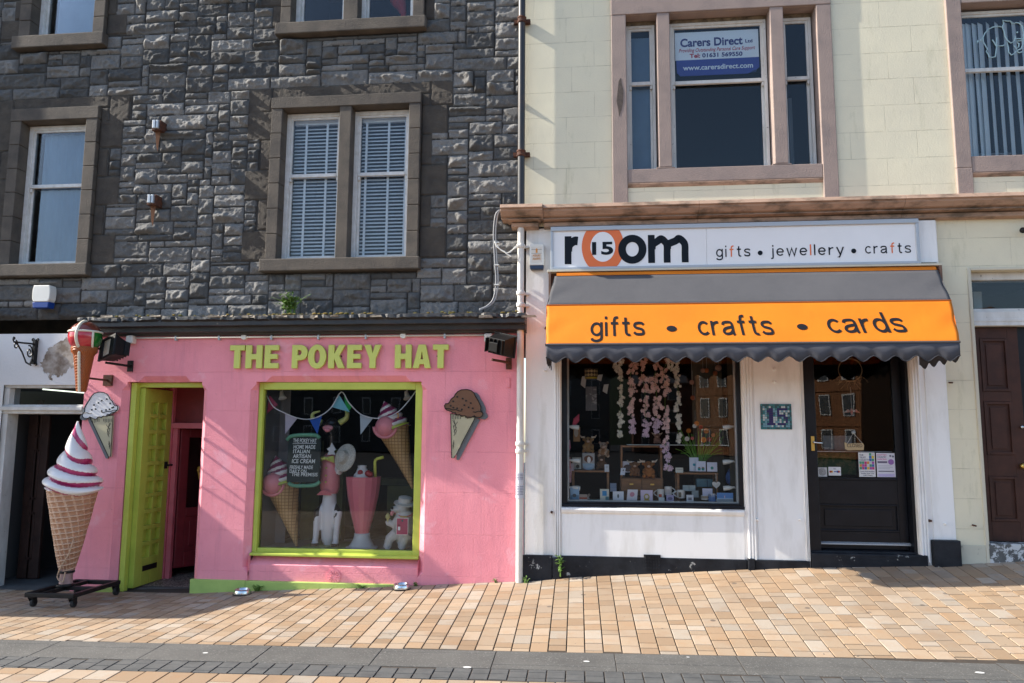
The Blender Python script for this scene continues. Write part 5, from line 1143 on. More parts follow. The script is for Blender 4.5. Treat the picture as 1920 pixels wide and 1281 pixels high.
# ---- downpipe between the two houses: black above the cornice, white below
dp = thing('downpipe', 'tall drainpipe between the two houses, black above the cornice and white below', 'drainpipe', (WX(-.06, (972, 1085)), -.06, -.03))
yb = -.075; xt, xb_ = WX(yb, (978.5, 40)), WX(yb, (977, 385)); zt, zm = 7.2, WZ(yb, (977, 392))
b = MB(); b.tube([(xt, yb, zt), (xt, yb, zm)], .039, 14); up_ = b.build('black_pipe', mat('rusting_black_pipe', (.02, .02, .022), .45, (.075, .04, .022), 5, .5, .72, bs=50, bd=.001, stretch=(1, 1, .6)), dp, smooth=40)
for py in (38, 288):
    z = WZ(yb, (978, py)); b = MB(); b.lathe([(.046, -.035), (.05, -.03), (.05, -.018), (.044, -.012), (.044, .012), (.05, .018), (.05, .03), (.046, .035)], (xt, yb, z), 14); b.box(xt - .09, xt + .09, yb + .02, yb + .07, z - .02, z + .02); b.build('collar', M['rust'], up_, smooth=40)
yw = -.06; xw0 = WX(yw, (979, 440), (971, 1080)); zw1, zw0 = WZ(yw, (978, 428)), zg(xw0, .05) + .0
b = MB(); b.tube([(xw0, yw, zw1), (xw0, yw, zw0)], .036, 14); lo_ = b.build('white_pipe', M['pipe_white'], dp, smooth=40)
for py in (462, 550, 572, 832, 846):
    z = WZ(yw, (975, py)); b = MB(); b.lathe([(.042, -.022), (.046, -.016), (.046, .016), (.042, .022)], (xw0, yw, z), 14); b.box(xw0 - .03, xw0 + .085, yw + .02, yw + .06, z - .012, z + .012); b.build('collar', M['pipe_white'], lo_, smooth=40)
# tattered notices taped round the white pipe
nt_ = thing('notice', 'tattered white paper notices taped round the white drainpipe', 'notice', (xw0, yw, WZ(yw, (975, 935))))
for k, (pa, pb) in enumerate(((886, 908), (909, 935))):
    b = MB(); z1, z0 = WZ(yw, (975, pa)), WZ(yw, (975, pb)); n = 10; R_ = .0385 + .001 * k
    vs = [(xw0 + R_ * math.cos(a), yw - R_ * math.sin(a), z) for z in (z0 + .004 * k, z1) for a in [math.pi * (-.1 + 1.2 * i / n) for i in range(n + 1)]]
    b.add(vs, [(i, i + 1, n + 2 + i, n + 1 + i) for i in range(n)]); o = b.build('sheet', mat('weathered_paper', (.62, .62, .66), .8, (.5, .5, .55), 16) if k == 0 else bpy.data.materials['weathered_paper'], nt_, smooth=True)
    b = MB()
    for r in range(6 if k else 4):
        z = z1 - .016 - r * .016
        for s0, s1 in ((.1, .45), (.5, .92)):
            n2 = 5; pts = [(xw0 + (R_ + .0012) * math.cos(math.pi * (s0 + (s1 - s0) * i / n2)), yw - (R_ + .0012) * math.sin(math.pi * (s0 + (s1 - s0) * i / n2)), zz) for zz in (z - .003, z + .003) for i in range(n2 + 1)]
            b.add(pts, [(i, i + 1, n2 + 2 + i, n2 + 1 + i) for i in range(n2)])
    b.build('print_lines', mat('faded_print', (.16, .16, .22), .9) if 'faded_print' not in bpy.data.materials else bpy.data.materials['faded_print'], nt_)
# ---- alarm boxes
ab = thing('alarm_box', 'white alarm box with a blue bottom on the grey stone wall', 'alarm box', (WX(-.1, (78, 577)), -.05, WZ(-.1, (78, 577))))
x0, x1, z0, z1 = RC(62.5, 535, 90, 577, -.13); zs_ = z0 + (z1 - z0) * .27; xm = (x0 + x1) / 2
def shield(xa, xb, za, zb, y0, y1, mb, bulge=.008):
    n = 6; P = [(xa + .006, zb)] + [(xb - .006, zb)] + [(xb + bulge * math.sin(math.pi * i / n), zb + (za - zb) * i / n) for i in range(1, n)] + [(xb - .012, za), (xa + .012, za)] + [(xa - bulge * math.sin(math.pi * i / n), za + (zb - za) * i / n) for i in range(1, n)]
    mb.prism(P, y0, y1)
b = MB(); shield(x0, x1, zs_, z1, -.13, -.02, b); b.build('cover', M['plastic_white'], ab, bevel=.008)
b = MB(); b.prism([(x0, zs_ - .001), (x1, zs_ - .001), (x1 - .01, z0), (x0 + .01, z0)], -.127, -.02); b.build('lens', M['blue_plastic'], ab, bevel=.008)
ab = thing('alarm_box', 'small cream alarm box with orange print and dark base on the white pilaster', 'alarm box', (WX(-.07, (1006, 505)), -.04, WZ(-.07, (1006, 505))))
x0, x1, z0, z1 = RC(993, 458, 1019.5, 504.5, -.07); zs_ = z0 + (z1 - z0) * .16
b = MB(); b.box(x0, x1, -.07, .001, zs_, z1); b.build('cover', M['plastic_white'], ab, bevel=.007)
b = MB(); b.prism([(x0, zs_ - .001), (x1, zs_ - .001), (x1 - .008, z0), (x0 + .008, z0)], -.07, .001); b.build('lens', mat('navy_plastic', (.015, .03, .07), .4), ab, bevel=.006)
b = MB(); b.box(x0 + .018, x1 - .018, -.0715, -.0701, zs_ + .025, z1 - .03); b.build('label', mat('alarm_label', (.66, .62, .55), .5), ab)
xm = (x0 + x1) / 2; lh = z1 - zs_
text('ASSURE', 'print', col('alarm_orange', (.62, .27, .05)), ab, x0 + .034, x1 - .034, zs_ + lh * .40, .024, -.0717); text('ALARMS', 'print', M['alarm_orange'], ab, x0 + .034, x1 - .034, zs_ + lh * .25, .024, -.0717)
b = MB(); b.box(xm - .010, xm + .010, -.0725, -.0716, zs_ + lh * .58, zs_ + lh * .73); b.prism([(xm - .016, zs_ + lh * .73), (xm + .016, zs_ + lh * .73), (xm, zs_ + lh * .80)], -.0725, -.0716); b.build('emblem', M['alarm_orange'], ab)
b = MB(); b.box(x0 + .02, x1 - .02, -.0723, -.0717, zs_ + lh * .735, zs_ + lh * .75); b.box(x0 + .02, x1 - .02, -.0723, -.0717, zs_ + lh * .55, zs_ + lh * .56); b.build('emblem', M['black_metal'], ab)
# ---- cables by the pipe
P3 = lambda y, *pts: [(W(a, c_, y)[0], y, W(a, c_, y)[1]) for a, c_ in pts]
def spline(pts, n=8):
    pts = [Vector(p) for p in pts]; out = []
    for i in range(len(pts) - 1):
        p0, p1, p2, p3 = pts[max(i - 1, 0)], pts[i], pts[i + 1], pts[min(i + 2, len(pts) - 1)]
        for k in range(n):
            t = k / n; out.append(.5 * ((2 * p1) + (p2 - p0) * t + (2 * p0 - 5 * p1 + 4 * p2 - p3) * t * t + (3 * p1 - p0 - 3 * p2 + p3) * t ** 3))
    return out + [pts[-1]]
cb_ = thing('cable', 'pair of grey cables looping down the stone wall beside the white drainpipe', 'cable', (WX(-.1, (928, 500)), -.1, WZ(-.1, (928, 580))))
for k in (0, 4):
    b = MB(); b.tube(spline(P3(-.085, (937 + k * .4, 394), (929 + k, 404), (925.5 + k, 440), (928 + k, 490), (930 + k, 530), (925 + k, 560), (913 + k, 574), (899, 580 + k * .5))), .0085, 6); b.build('wire', col('grey_cable', (.24, .245, .255)), cb_, smooth=True)
b = MB(); b.tube(spline(P3(-.10, (928, 452), (931, 462), (942, 470), (952, 474), (962, 468), (974, 460))), .006, 6); b.tube(spline(P3(-.10, (929, 455), (940, 470), (955, 474), (966, 463), (975, 458))), .005, 6); b.build('tie', M['plastic_white'], cb_, smooth=True)
b = MB(); b.tube(spline(P3(-.11, (945, 471), (950, 476), (958, 481)), 4), .007, 6); b.build('tape_end', M['plastic_white'], cb_)
for py in (455, 497, 534):
    b = MB(); q = P3(-.09, (931, py))[0]; b.box(q[0] - .025, q[0] + .025, -.10, -.04, q[2] - .006, q[2] + .006); b.build('clip', M['plastic_white'], cb_)
# ---- conduit along the top of the pink wall
cn_ = thing('conduit', 'thin white conduit pipe with round junction boxes along the top of the pink wall', 'conduit', (WX(-.03, (600, 631)), -.03, WZ(-.03, (600, 631))))
zc0 = WZ(-.03, (600, 631)); xa, xb_ = WX(-.03, (250, 632)), WX(-.03, (908, 630))
b = MB(); b.tube([(xa, -.03, zc0), (xb_, -.03, zc0)], .0105, 8); b.build('pipe', M['pipe_white'], cn_, smooth=True)
for px in (458, 756):
    b = MB(); x = WX(-.03, (px, 631)); b.disc((x, zc0), .031, -.05, .0, 16); b.build('junction_box', M['plastic_white'], cn_, bevel=.004)
for px in (330, 411, 509, 597, 686, 834):
    b = MB(); x = WX(-.03, (px, 634)); b.box(x - .010, x + .010, -.044, .0, zc0 - .034, zc0 + .018); b.build('clip', M['grey_metal'], cn_, bevel=.003)
for px, py in ((246, 637), (916, 634)):
    b = MB(); x, z = W(px, py, -.04); b.box(x - .042, x + .042, -.08, .0, z - .045, z + .045); b.build('connector_box', M['pipe_white'], cn_, bevel=.012)
# ---- floodlights
def floodlight(label, px, py, side, grp):
    y = -.26; x, z = W(px, py, y); t = thing('floodlight', label, 'floodlight', (x, 0, z), grp)
    a = rad(-28) if side < 0 else rad(152); tl = rad(-12)
    m_ = Matrix.Translation((x, y, z)) @ Matrix.Rotation(a, 4, 'Z') @ Matrix.Rotation(tl, 4, 'X') @ Matrix.Rotation(rad(-14), 4, 'Y')
    def xf(mb):
        mb.v = [tuple(m_ @ Vector(v)) for v in mb.v]; return mb
    w_, h_ = (.128, .112) if side < 0 else (.122, .105)
    b = MB(); b.add([(-w_, -.05, -h_), (w_, -.05, -h_), (w_, -.05, h_), (-w_, -.05, h_), (-w_ * .8, .09, -h_ * .75), (w_ * .8, .09, -h_ * .75), (w_ * .8, .09, h_ * .75), (-w_ * .8, .09, h_ * .75)], [(0, 1, 5, 4), (1, 2, 6, 5), (2, 3, 7, 6), (3, 0, 4, 7), (4, 5, 6, 7), (0, 1, 2, 3)])
    b.box(-w_ * .3, w_ * .5, .09, .13, -h_ * .5, h_ * .4)
    b.box(-w_ - .012, w_ + .012, -.075, -.05, -h_ - .012, -h_ * .84); b.box(-w_ - .012, w_ + .012, -.075, -.05, h_ * .84, h_ + .012); b.box(-w_ - .012, -w_ * .55, -.075, -.05, -h_ * .84, h_ * .84); b.box(w_ * .45, w_ + .012, -.075, -.05, -h_ * .84, h_ * .84)
    for i in range(5): b.box(-w_ * .7 + i * .05, -w_ * .7 + i * .05 + .008, .06, .12, -h_ * .7, h_ * .7)
    h = xf(b).build('housing', M['black_metal'], t, bevel=.008)
    b = MB(); b.box(-w_ * .55, w_ * .45, -.062, -.055, -h_ * .84, h_ * .84); xf(b).build('lamp_glass', mat('lamp_reflector', (.62, .54, .42), .25) if 'lamp_reflector' not in bpy.data.materials else bpy.data.materials['lamp_reflector'], h)
    b = MB(); b.tube([(x - .1, y + .03, z - .14), (x + .05, -.12, z - .16), (x + .05, .0, z - .16)], .014, 6); b.box(x + .02, x + .08, -.02, .002, z - .22, z - .1); b.build('bracket', M['rust'] if side > 0 else M['black_metal'], t)
    return t
fl = floodlight('black floodlight with pale lamp glass beside the hanging cone', 212, 655, -1, 'floodlights on the pink wall')
fl2 = floodlight('black floodlight turned to the pink wall at its right end by the drainpipe', 940, 648, 1, 'floodlights on the pink wall')
# ---- giant hanging cone on two rusty arms
yh = -.42; hx, hz = W(160, 632, yh); rB = (W(187, 632, yh)[0] - W(132.5, 632, yh)[0]) / 2
hc = thing('hanging_cone_sign', 'striped red, green and brown ice cream cone sign hanging above the vanilla cone cutout', 'shop sign', (hx, yh, hz))
m, t, p = nodes('painted_quarter_ball'); co = N(t, 'TexCoord').outputs['Object']; sp = N(t, 'SeparateXYZ'); t.links.new(co, sp.inputs[0])
# colours by the angle round the ball and by height: red front, green right, brown top
lx_ = 0.0
XX = mathn(t, 'SUBTRACT', sp.outputs[0], 0.0); ZZ = mathn(t, 'SUBTRACT', sp.outputs[2], 0.0)
gr = mathn(t, 'GREATER_THAN', XX, rB * .45); br_ = mathn(t, 'GREATER_THAN', ZZ, rB * .30)
vr = ramp(t, noise(t, co, 9, 3, stretch=(1, 1, .3)), .3, .7)
cc = mix(t, vr, (.50, .02, .035), (.33, .008, .02)); cc = mix(t, gr, cc, mix(t, vr, (.01, .17, .02), (.005, .09, .01))); cc = mix(t, br_, cc, mix(t, vr, (.20, .035, .015), (.11, .02, .01)))
t.links.new(cc, p.inputs['Base Color']); p.inputs['Roughness'].default_value = .22; p.inputs['Coat Weight'].default_value = .6
b = MB(); b.ball((0, 0, 0), rB, 32, 20)
o = b.build('scoop', m, None, smooth=True); o.parent = hc
b = MB()
def on_ball(a, e, r): return (r * math.cos(e) * math.sin(a), -r * math.cos(e) * math.cos(a), r * math.sin(e))
RB = rB * 1.003; ca = math.asin(.45)
b.tube([on_ball(rad(-22) - .12 * math.sin(i / 24 * 3.1), rad(90 - 165 * i / 24), RB) for i in range(25)], .017, 6)
n = 20; b.tube([(RB * math.cos(math.asin(.30)) * math.sin(a), -RB * math.cos(math.asin(.30)) * math.cos(a), RB * .30) for a in [rad(-180 + 360 * i / 40) for i in range(41)]], .012, 6)
b.tube([(rB * .45, -RB * math.cos(ca) * math.cos(a), RB * math.cos(ca) * math.sin(a)) for a in [rad(20 - 110 * i / n) for i in range(n + 1)]], .012, 6)
o = b.build('stripe', mat('cream_stripe', (.66, .62, .50), .35), None, smooth=True); o.parent = hc
L = hz - WZ(yh, (170, 735)); L1 = hz - WZ(yh, (165, 655))
m, t, p = nodes('orange_brown_wafer'); co = N(t, 'TexCoord').outputs['Object']; wv = N(t, 'TexWave', Scale=26.0, wave_type='BANDS', bands_direction='DIAGONAL'); t.links.new(co, wv.inputs['Vector'])
t.links.new(mix(t, wv.outputs['Fac'], (.26, .06, .012), (.36, .095, .02)), p.inputs['Base Color']); p.inputs['Roughness'].default_value = .35; bump(t, p, wv.outputs['Fac'], .8, .006)
b = MB(); b.lathe([(rB * .74, -L1 + .03), (rB * .78, -L1 + .01), (rB * .76, -L1 - .03), (rB * .62, -L1 - .06), (rB * .59, -L1 - .075), (rB * .31, -L + .015), (rB * .27, -L)], (0, 0, 0), 28)
o = b.build('cone', m, None, smooth=35); o.parent = hc
b = MB(); b.tube([on_ball(rad(-22), rad(-52), rB * .92), (rB * -.26, -rB * .66, -L1 - .05), (rB * -.10, -rB * .28, -L)], .014, 6); o = b.build('stripe', M['cream_stripe'] if 'cream_stripe' in M else bpy.data.materials['cream_stripe'], None); o.parent = hc
for (zz, ry) in ((-.10, rB * .9), (-L + .15, rB * .36)):
    b = MB(); b.tube([(.02, ry * .6, zz), (.02, -yh - .002, zz)], .012, 6); b.box(-.03, .07, -yh - .03, -yh + .002, zz - .06, zz + .06); o = b.build('bracket', M['rust'], None); o.parent = hc
b = MB(); b.tube([(-.35, -yh - .14, -.05), (-.02, .1, -.055)], .014, 6); o = b.build('stay', M['rust'], None); o.parent = hc
for ch in hc.children:
    if ch.name.split('.')[0] in ('scoop', 'stripe', 'cone'): ch.rotation_euler[2] = rad(33)
# ---- iron scroll bracket on the white render
sx_, sz_ = W(62, 660, 0); sb_ = thing('scroll_bracket', 'empty black wrought iron scroll bracket on the white wall', 'bracket', (sx_, 0, sz_))
y = -.04; b = MB(); xp = WX(y, (63.5, 660)); zt_, zb_ = WZ(y, (63, 637)), WZ(y, (62, 683)); b.box(xp - .016, xp + .016, -.05, .0, zb_, zt_)
for zz in (zt_, zb_): 
    for s in (-1, 1): b.tube([(xp + s * (.016 + .012 * (1 - math.cos(a))), -.03, zz + .014 * math.sin(a)) for a in [i * .6 for i in range(9)]], .007, 5)
b.build('back_plate', M['black_metal'], sb_)
b = MB(); q0 = P3(-.05, (62, 645))[0]; xe, ze = W(27, 641.5, -.45); e = (xe, -.45, ze)
b.tube([q0, e], .011, 6); Rv = lambda c_, r0, r1, a0, a1, u, n=22: [(Vector(c_) + u * ((r0 + (r1 - r0) * i / n) * math.cos(a0 + (a1 - a0) * i / n)) + Vector((0, 0, 1)) * ((r0 + (r1 - r0) * i / n) * math.sin(a0 + (a1 - a0) * i / n))) for i in range(n + 1)]
u = (Vector(e) - Vector(q0)); u.z = 0; u.normalize(); Q0 = Vector(q0); Lb = (Vector(e) - Q0).length
b.tube([Q0 + u * Lb * .92 + Vector((0, 0, -.02)), Q0 + u * Lb * .55 + Vector((0, 0, -.12)), Q0 + u * Lb * .3 + Vector((0, 0, -.22)), Q0 + u * Lb * .1 + Vector((0, 0, -.235)), Q0 + Vector((0, 0, -.17))], .009, 6)
b.tube(Rv(Q0 + u * Lb * .16 + Vector((0, 0, -.10)), .075, .012, 1.2, 10.5, u), .008, 5); b.tube(Rv(Q0 + u * Lb * .92 + Vector((0, 0, -.055)), .05, .008, 1.6, 9, u), .007, 5); b.tube(Rv(Q0 + u * Lb * 1.02 + Vector((0, 0, .005)), .03, .006, -1.6, 4, u), .007, 5)
b.build('scroll_arm', M['black_metal'], sb_, smooth=50)
# ---- flat painted cone cutouts with their grey backing boards
def scoop_outline():
    Q = [(600, 985), (597, 972), (604, 960), (612, 948), (610, 928), (619, 905), (632, 880), (645, 860), (655, 838), (672, 822), (700, 814), (735, 816), (760, 828), (774, 845), (783, 862), (800, 876), (812, 896), (820, 907), (836, 907), (843, 920), (838, 940), (826, 950), (800, 957), (790, 968), (772, 966), (765, 982), (745, 978), (732, 990), (712, 985), (697, 1000), (670, 996), (652, 985), (640, 994), (615, 996)]
    return [((a - 597) / 246 * 1.1, -.15 + (1000 - c_) / 186 * 1.13) for a, c_ in Q]
def cone_cut(label, sx0, sx1, sy_top, sy_bot, tip, cl, cr, flip, colr, y, shift):
    x0, zt = W(sx0, sy_top, y); x1 = W(sx1, sy_top, y)[0]; zb = WZ(y, ((sx0 + sx1) / 2, sy_bot)); tx, tz = W(*tip, y)
    t = thing('cone_cutout', label, 'shop sign', (tx, 0, tz), 'flat painted cone cutouts on the pink wall')
    pts = scoop_outline(); H = zt - zb
    if flip: pts = [(1.1 - a, c_) for a, c_ in pts]
    lo_ = -.15; sc = [(x0 + (a) / 1.1 * (x1 - x0), zb + (c_ - lo_) / (.98 - lo_) * H) for a, c_ in pts]
    xl, zl__ = W(*cl, y); xr, zr__ = W(*cr, y); cone = [(xl, zl__), (tx - .012, tz), (tx + .012, tz), (xr, zr__)]
    for nm, sh, ya, yb_, mm in (('backing_board', shift, -.022, -.006, mat('grey_backing', (.13, .145, .16), .6) if 'grey_backing' not in bpy.data.materials else bpy.data.materials['grey_backing']),):
        b = MB(); b.prism([(a + sh, c_ - .02) for a, c_ in sc], ya, yb_); b.prism([(a + sh, c_ - .02) for a, c_ in cone], ya - .0006, yb_ + .0006); o = b.build(nm, mm, t)
    b = MB(); b.prism(cone, y, -.023); b.build('cone_board', mat('cone_board_tan', (.42, .385, .25), .5, (.37, .34, .22), 6) if 'cone_board_tan' not in bpy.data.materials else bpy.data.materials['cone_board_tan'], t)
    b = MB(); b.prism(sc, y - .004, -.0235); b.build('scoop_board', colr, t)
    b = MB(); ol = [(a, y - .006, c_) for a, c_ in sc]; b.tube(ol + [ol[0]], .0048, 5); b.tube([(a, y - .002, c_) for a, c_ in cone] + [(cone[0][0], y - .002, cone[0][1])], .0042, 5)
    Wd = x1 - x0; sgn = -1 if flip else 1
    cxm = (xl + xr) / 2; hc_ = zl__ - tz
    fx = (lambda a: x0 + (1 - a) * Wd) if flip else (lambda a: x0 + a * Wd)
    b.tube([(fx(a), y - .007, zb + H * c_) for a, c_ in ((.05, .22), (.12, .24), (.2, .20), (.26, .22))], .0042, 5); b.tube([(fx(a), y - .007, zb + H * c_) for a, c_ in ((.98, .33), (.88, .33), (.8, .28), (.7, .29), (.6, .24), (.55, .25))], .0042, 5)
    # hatching of the wafer
    e0, e1 = ((xl, xr) if flip else (xr, xl))
    for (a0, c0_, a1, c1_) in ((.12, .86, .30, .60), (.08, .74, .24, .53), (.05, .86, .22, .72), (.26, .88, .06, .66) if False else (.30, .82, .10, .70), (.28, .70, .12, .58), (.30, .60, .14, .50), (.05, .30, .13, .20), (.10, .36, .2, .24), (.16, .40, .24, .30)):
        xx = lambda a, c_: (e0 + (e1 - e0) * a) * (1) * 1.0
        wz = lambda c_: tz + hc_ * c_
        xx2 = lambda a, c_: tx + ((e0 + (e1 - e0) * a) - tx) * c_
        b.tube([(xx2(a0 + .03, c0_), y - .0015, wz(c0_)), (xx2(a1 + .03, c1_), y - .0015, wz(c1_))], .0022, 5)
    for i in range(14):
        a = .06 + .88 * i / 13
        if .42 < a < .55: continue
        xq = xl + (xr - xl) * a; b.tube([(xq, y - .0015, zl__ - .012), (xq + .002, y - .0015, zl__ - .04 - random.uniform(0, .02))], .0026, 4)
    b.build('painted_line', M['black_metal'], t)
    b = MB()
    for (a, c_) in ((.30, .34), (.42, .37), (.36, .52), (.50, .60), (.60, .68), (.76, .74), (.62, .30), (.76, .34), (.87, .36), (.95, .42), (.88, .58), (.55, .45) if flip else (.99, .44)): b.disc((fx(a * .88), zb + H * c_), .0095, y - .009, y - .004, 8)
    b.build('chocolate_chip', M['black_metal'], t)
    return t
cone_cut('white vanilla scoop cone cutout with black chips beside the giant swirl cone', 158, 223.5, 735.5, 786, (205.5, 856.5), (169, 783), (212, 779), False, mat('vanilla_board', (.66, .67, .69), .45), -.045, -.045)
cone_cut('brown chocolate scoop cone cutout on the pink wall right of the shop window', 834, 906, 730.5, 784, (849, 859), (845, 776), (891, 783), True, mat('chocolate_board', (.155, .068, .028), .5, (.13, .055, .022), 5), -.045, .048)
# ---- giant soft-serve cone on a wheeled frame
cx, cy = WX(-.54, (124, 1085)), -.54
gz = zg(cx, .54)
gc = thing('giant_cone_display', 'giant raspberry ripple soft-serve cone on a black wheeled frame outside the shop', 'shop display', (cx, cy, gz))
Zp = lambda py: WZ(cy, (130, py))
SC = 1450 / (8 + cy)
prof = [(790, 2), (800, 6), (815, 12), (832, 19), (850, 26), (868, 35), (885, 46), (900, 53), (910, 57), (918, 57), (924, 48), (930, 40)]
def rprof(z):
    zz = [Zp(a) for a, _ in prof][::-1]; rr = [r * .95 / SC for _, r in prof][::-1]; return float(np.interp(z, zz, rr))
zT_, zB_ = Zp(790), Zp(930); nh, nt2 = 150, 96; vs = []; ph_ = []
tops = [0, .36, .56, .72, .86, 1.0]            # turns get lower towards the tip
for i in range(nh + 1):
    f = i / nh; z = zB_ + (zT_ - zB_) * f
    for j in range(nt2):
        a = 2 * math.pi * j / nt2
        k = float(np.interp(1 - f, tops, [0, 1, 2, 3, 4, 5])); ph = (k - a / math.pi) % 1
        bul = math.sin(math.pi * min(1, max(0, ph))) ** .55
        grow = 1 if 1 - f > .25 else .35 + .65 * (1 - f) / .25
        r = rprof(z) * (1 - .25 * grow * (1 - bul)) * (1 + .05 * grow * math.sin(a * 3 + f * 9)) * (1 + .10 * max(0, 1 - f * 5) * math.sin(a * 2 + 2.0))
        rip = ph + .07 * math.sin(a * 3 + f * 14)
        ph_.append(1 if (rip > .77 or rip < .06) else 0)
        droop = .028 * math.sin(a * 2.0 + .3) * (1 - f)
        vs.append((cx + r * math.cos(a), cy + r * math.sin(a), z + droop + (.012 * (1 - bul) * -1)))
b = MB(); b.add(vs, [])
for i in range(nh):
    for j in range(nt2):
        q = (i * nt2 + j, i * nt2 + (j + 1) % nt2, (i + 1) * nt2 + (j + 1) % nt2, (i + 1) * nt2 + j); b.f.append(q); b.m.append(1 if sum(ph_[v] for v in q) >= 2 else 0)
b.f.append(tuple(range(nt2 - 1, -1, -1))); b.m.append(0); b.f.append(tuple(nh * nt2 + j for j in range(nt2))); b.m.append(0)
b.build('soft_serve_swirl', [mat('gloss_cream_white', (.74, .72, .70), .28, (.66, .63, .60), 9, coat=.4), mat('raspberry_ripple', (.40, .02, .12), .3, (.30, .012, .08), 14, coat=.4)], gc, smooth=True, fix=False)
za, zb = Zp(918), Zp(1070); nh, nt2 = 190, 120; vs = []; rgs = []
ra, rb_ = 43.5 / SC, 11 / SC
for i in range(nh + 1):
    f = i / nh; z = zb + (za - zb) * f; R0 = rb_ + (ra - rb_) * f ** .88
    for j in range(nt2):
        a = 2 * math.pi * j / nt2
        u1 = (f * 15 - a / (2 * math.pi) * 2) % 1; u2 = (a / (2 * math.pi) * 16 + f * 3.2) % 1
        rg = max(math.exp(-((u1 - .5) / .13) ** 2), math.exp(-((u2 - .5) / .15) ** 2) * .9)
        rgs.append(rg); vs.append((cx + (R0 + .015 * rg) * math.cos(a), cy + (R0 + .015 * rg) * math.sin(a), z))
b = MB(); b.add(vs, [])
for i in range(nh):
    for j in range(nt2): b.f.append((i * nt2 + j, i * nt2 + (j + 1) % nt2, (i + 1) * nt2 + (j + 1) % nt2, (i + 1) * nt2 + j)); b.m.append(1 if rgs[i * nt2 + j] > .55 else 0)
wf = b.build('waffle_cone', [mat('painted_wafer', (.42, .225, .13), .5, (.34, .17, .095), 7, bs=60, bd=.001), mat('painted_wafer_ridge', (.58, .39, .27), .5, (.50, .31, .20), 12)], gc, smooth=True, fix=False)
zf = WZ(cy, (124, 1092)); b = MB(); b.lathe([(.062, zf - gz + .0 - .01), (.058, Zp(1078) - gz), (.066, Zp(1072) - gz), (.070, Zp(1066) - gz)], (cx, cy, gz), 18); b.build('base_stub', mat('dusty_pink_stub', (.42, .27, .25), .6, (.25, .15, .13), 12), gc, smooth=40)
b = MB(); b.lathe([(.072, 0), (.076, .006), (.076, .018), (.072, .024)], (cx, cy, Zp(1074)), 16); b.build('cable_tie', M['black_metal'], gc)
b = MB(); b.tube(spline([(cx + .13, cy - .12, Zp(1010)), (cx + .10, cy - .13, Zp(1035)), (cx + .02, cy - .12, Zp(1060)), (cx - .03, cy - .09, Zp(1080)), (cx + .03, cy - .09, Zp(1088)), (cx + .05, cy - .09, Zp(1070))]), .007, 6); b.build('cord', mat('tan_cord', (.45, .30, .2), .6), gc, smooth=True)
# wheeled frame
fy0, fy1 = -.92, -.18; fx0, fx1 = WX(fy0, (45.5, 1114)), WX(fy0, (138, 1113)); fz1 = WZ(fy0, (92, 1113)); fz0 = WZ(fy0, (92, 1121.5)); fxr = fx1
b = MB(); s = .045
b.box(fx0, fx1, fy0, fy0 + s, fz0, fz1); b.box(fx0, fx1, fy1 - s, fy1, fz0, fz1); b.box(fx0, fx0 + s, fy0 + s, fy1 - s, fz0 + .001, fz1 - .001); b.box(fx1 - s, fx1, fy0 + s, fy1 - s, fz0 + .001, fz1 - .001)
ym = (fy0 + fy1) / 2; b.box(fx0 + s, fx1 - s, cy - .022, cy + .022, fz0 + .002, fz1 - .002); b.box(cx - .022, cx + .022, fy0 + s, cy - .022, fz0 + .003, fz1 - .003); b.box(cx - .022, cx + .022, cy + .022, fy1 - s, fz0 + .003, fz1 - .003)
b.lathe([(.085, 0), (.085, .02)], (cx, cy, fz1 - .001), 20)
fm = b.build('wheeled_frame', M['black_metal'], gc, bevel=.005)
for (x, y) in ((fx0 + .05, fy0 + .05), (fx1 - .04, fy0 + .05), (fx0 + .05, fy1 - .05), (fx1 - .03, fy1 - .04)):
    gr_ = zg(x, -y) + .003; rw_ = max(.03, (fz0 - gr_) * .40)
    b = MB(); b.box(x - .026, x + .026, y - .03, y + .03, fz0 - .012, fz0 - .001)
    for s_ in (-1, 1): b.add([(x + s_ * .022, y - .03, fz0 - .012), (x + s_ * .022, y + .03, fz0 - .012), (x + s_ * .022, y + .03, gr_ + rw_), (x + s_ * .022, y + .012, gr_ + rw_ - .012), (x + s_ * .026, y - .03, fz0 - .012), (x + s_ * .026, y + .03, fz0 - .012), (x + s_ * .026, y + .03, gr_ + rw_), (x + s_ * .026, y + .012, gr_ + rw_ - .012)], [(0, 1, 2, 3), (4, 5, 6, 7), (0, 1, 5, 4), (1, 2, 6, 5), (2, 3, 7, 6), (3, 0, 4, 7)])
    b.mi = 0; cs = b.build('castor', M['black_metal'], gc)
    b = MB(); b.lathe([(rw_ * .6, -.016), (rw_ * .96, -.014), (rw_, -.006), (rw_, .006), (rw_ * .96, .014), (rw_ * .6, .016)], (x, y + .018, gr_ + rw_), 20, axis=(1, 0, 0)); b.build('wheel', mat('black_rubber', (.018, .018, .018), .8) if 'black_rubber' not in bpy.data.materials else bpy.data.materials['black_rubber'], gc if False else fm, smooth=40)
# ---- dog bowls
for k, (px, py, lb) in enumerate(((454, 1115, 'steel dog bowl near the lime plinth by the shop door'), (753, 1105, 'steel dog bowl below the right corner of the pink shop window'))):
    x, y, z = ghit(px, py); t = thing('dog_bowl', lb, 'dog bowl', (x, y, z), 'steel dog bowls on the pavement')
    b = MB(); b.lathe([(.088, .0), (.090, .004), (.074, .045), (.078, .052), (.070, .054), (.064, .046), (.056, .012), (.0, .010)], (x, y, zg(x, -y) + .002), 28); b.build('bowl', M['steel'], t, smooth=50)
    b = MB(); b.lathe([(.0895, .0), (.093, .002), (.093, .008), (.0895, .010)], (x, y, zg(x, -y) + .001), 28); b.build('rubber_ring', M['black_metal'], t)
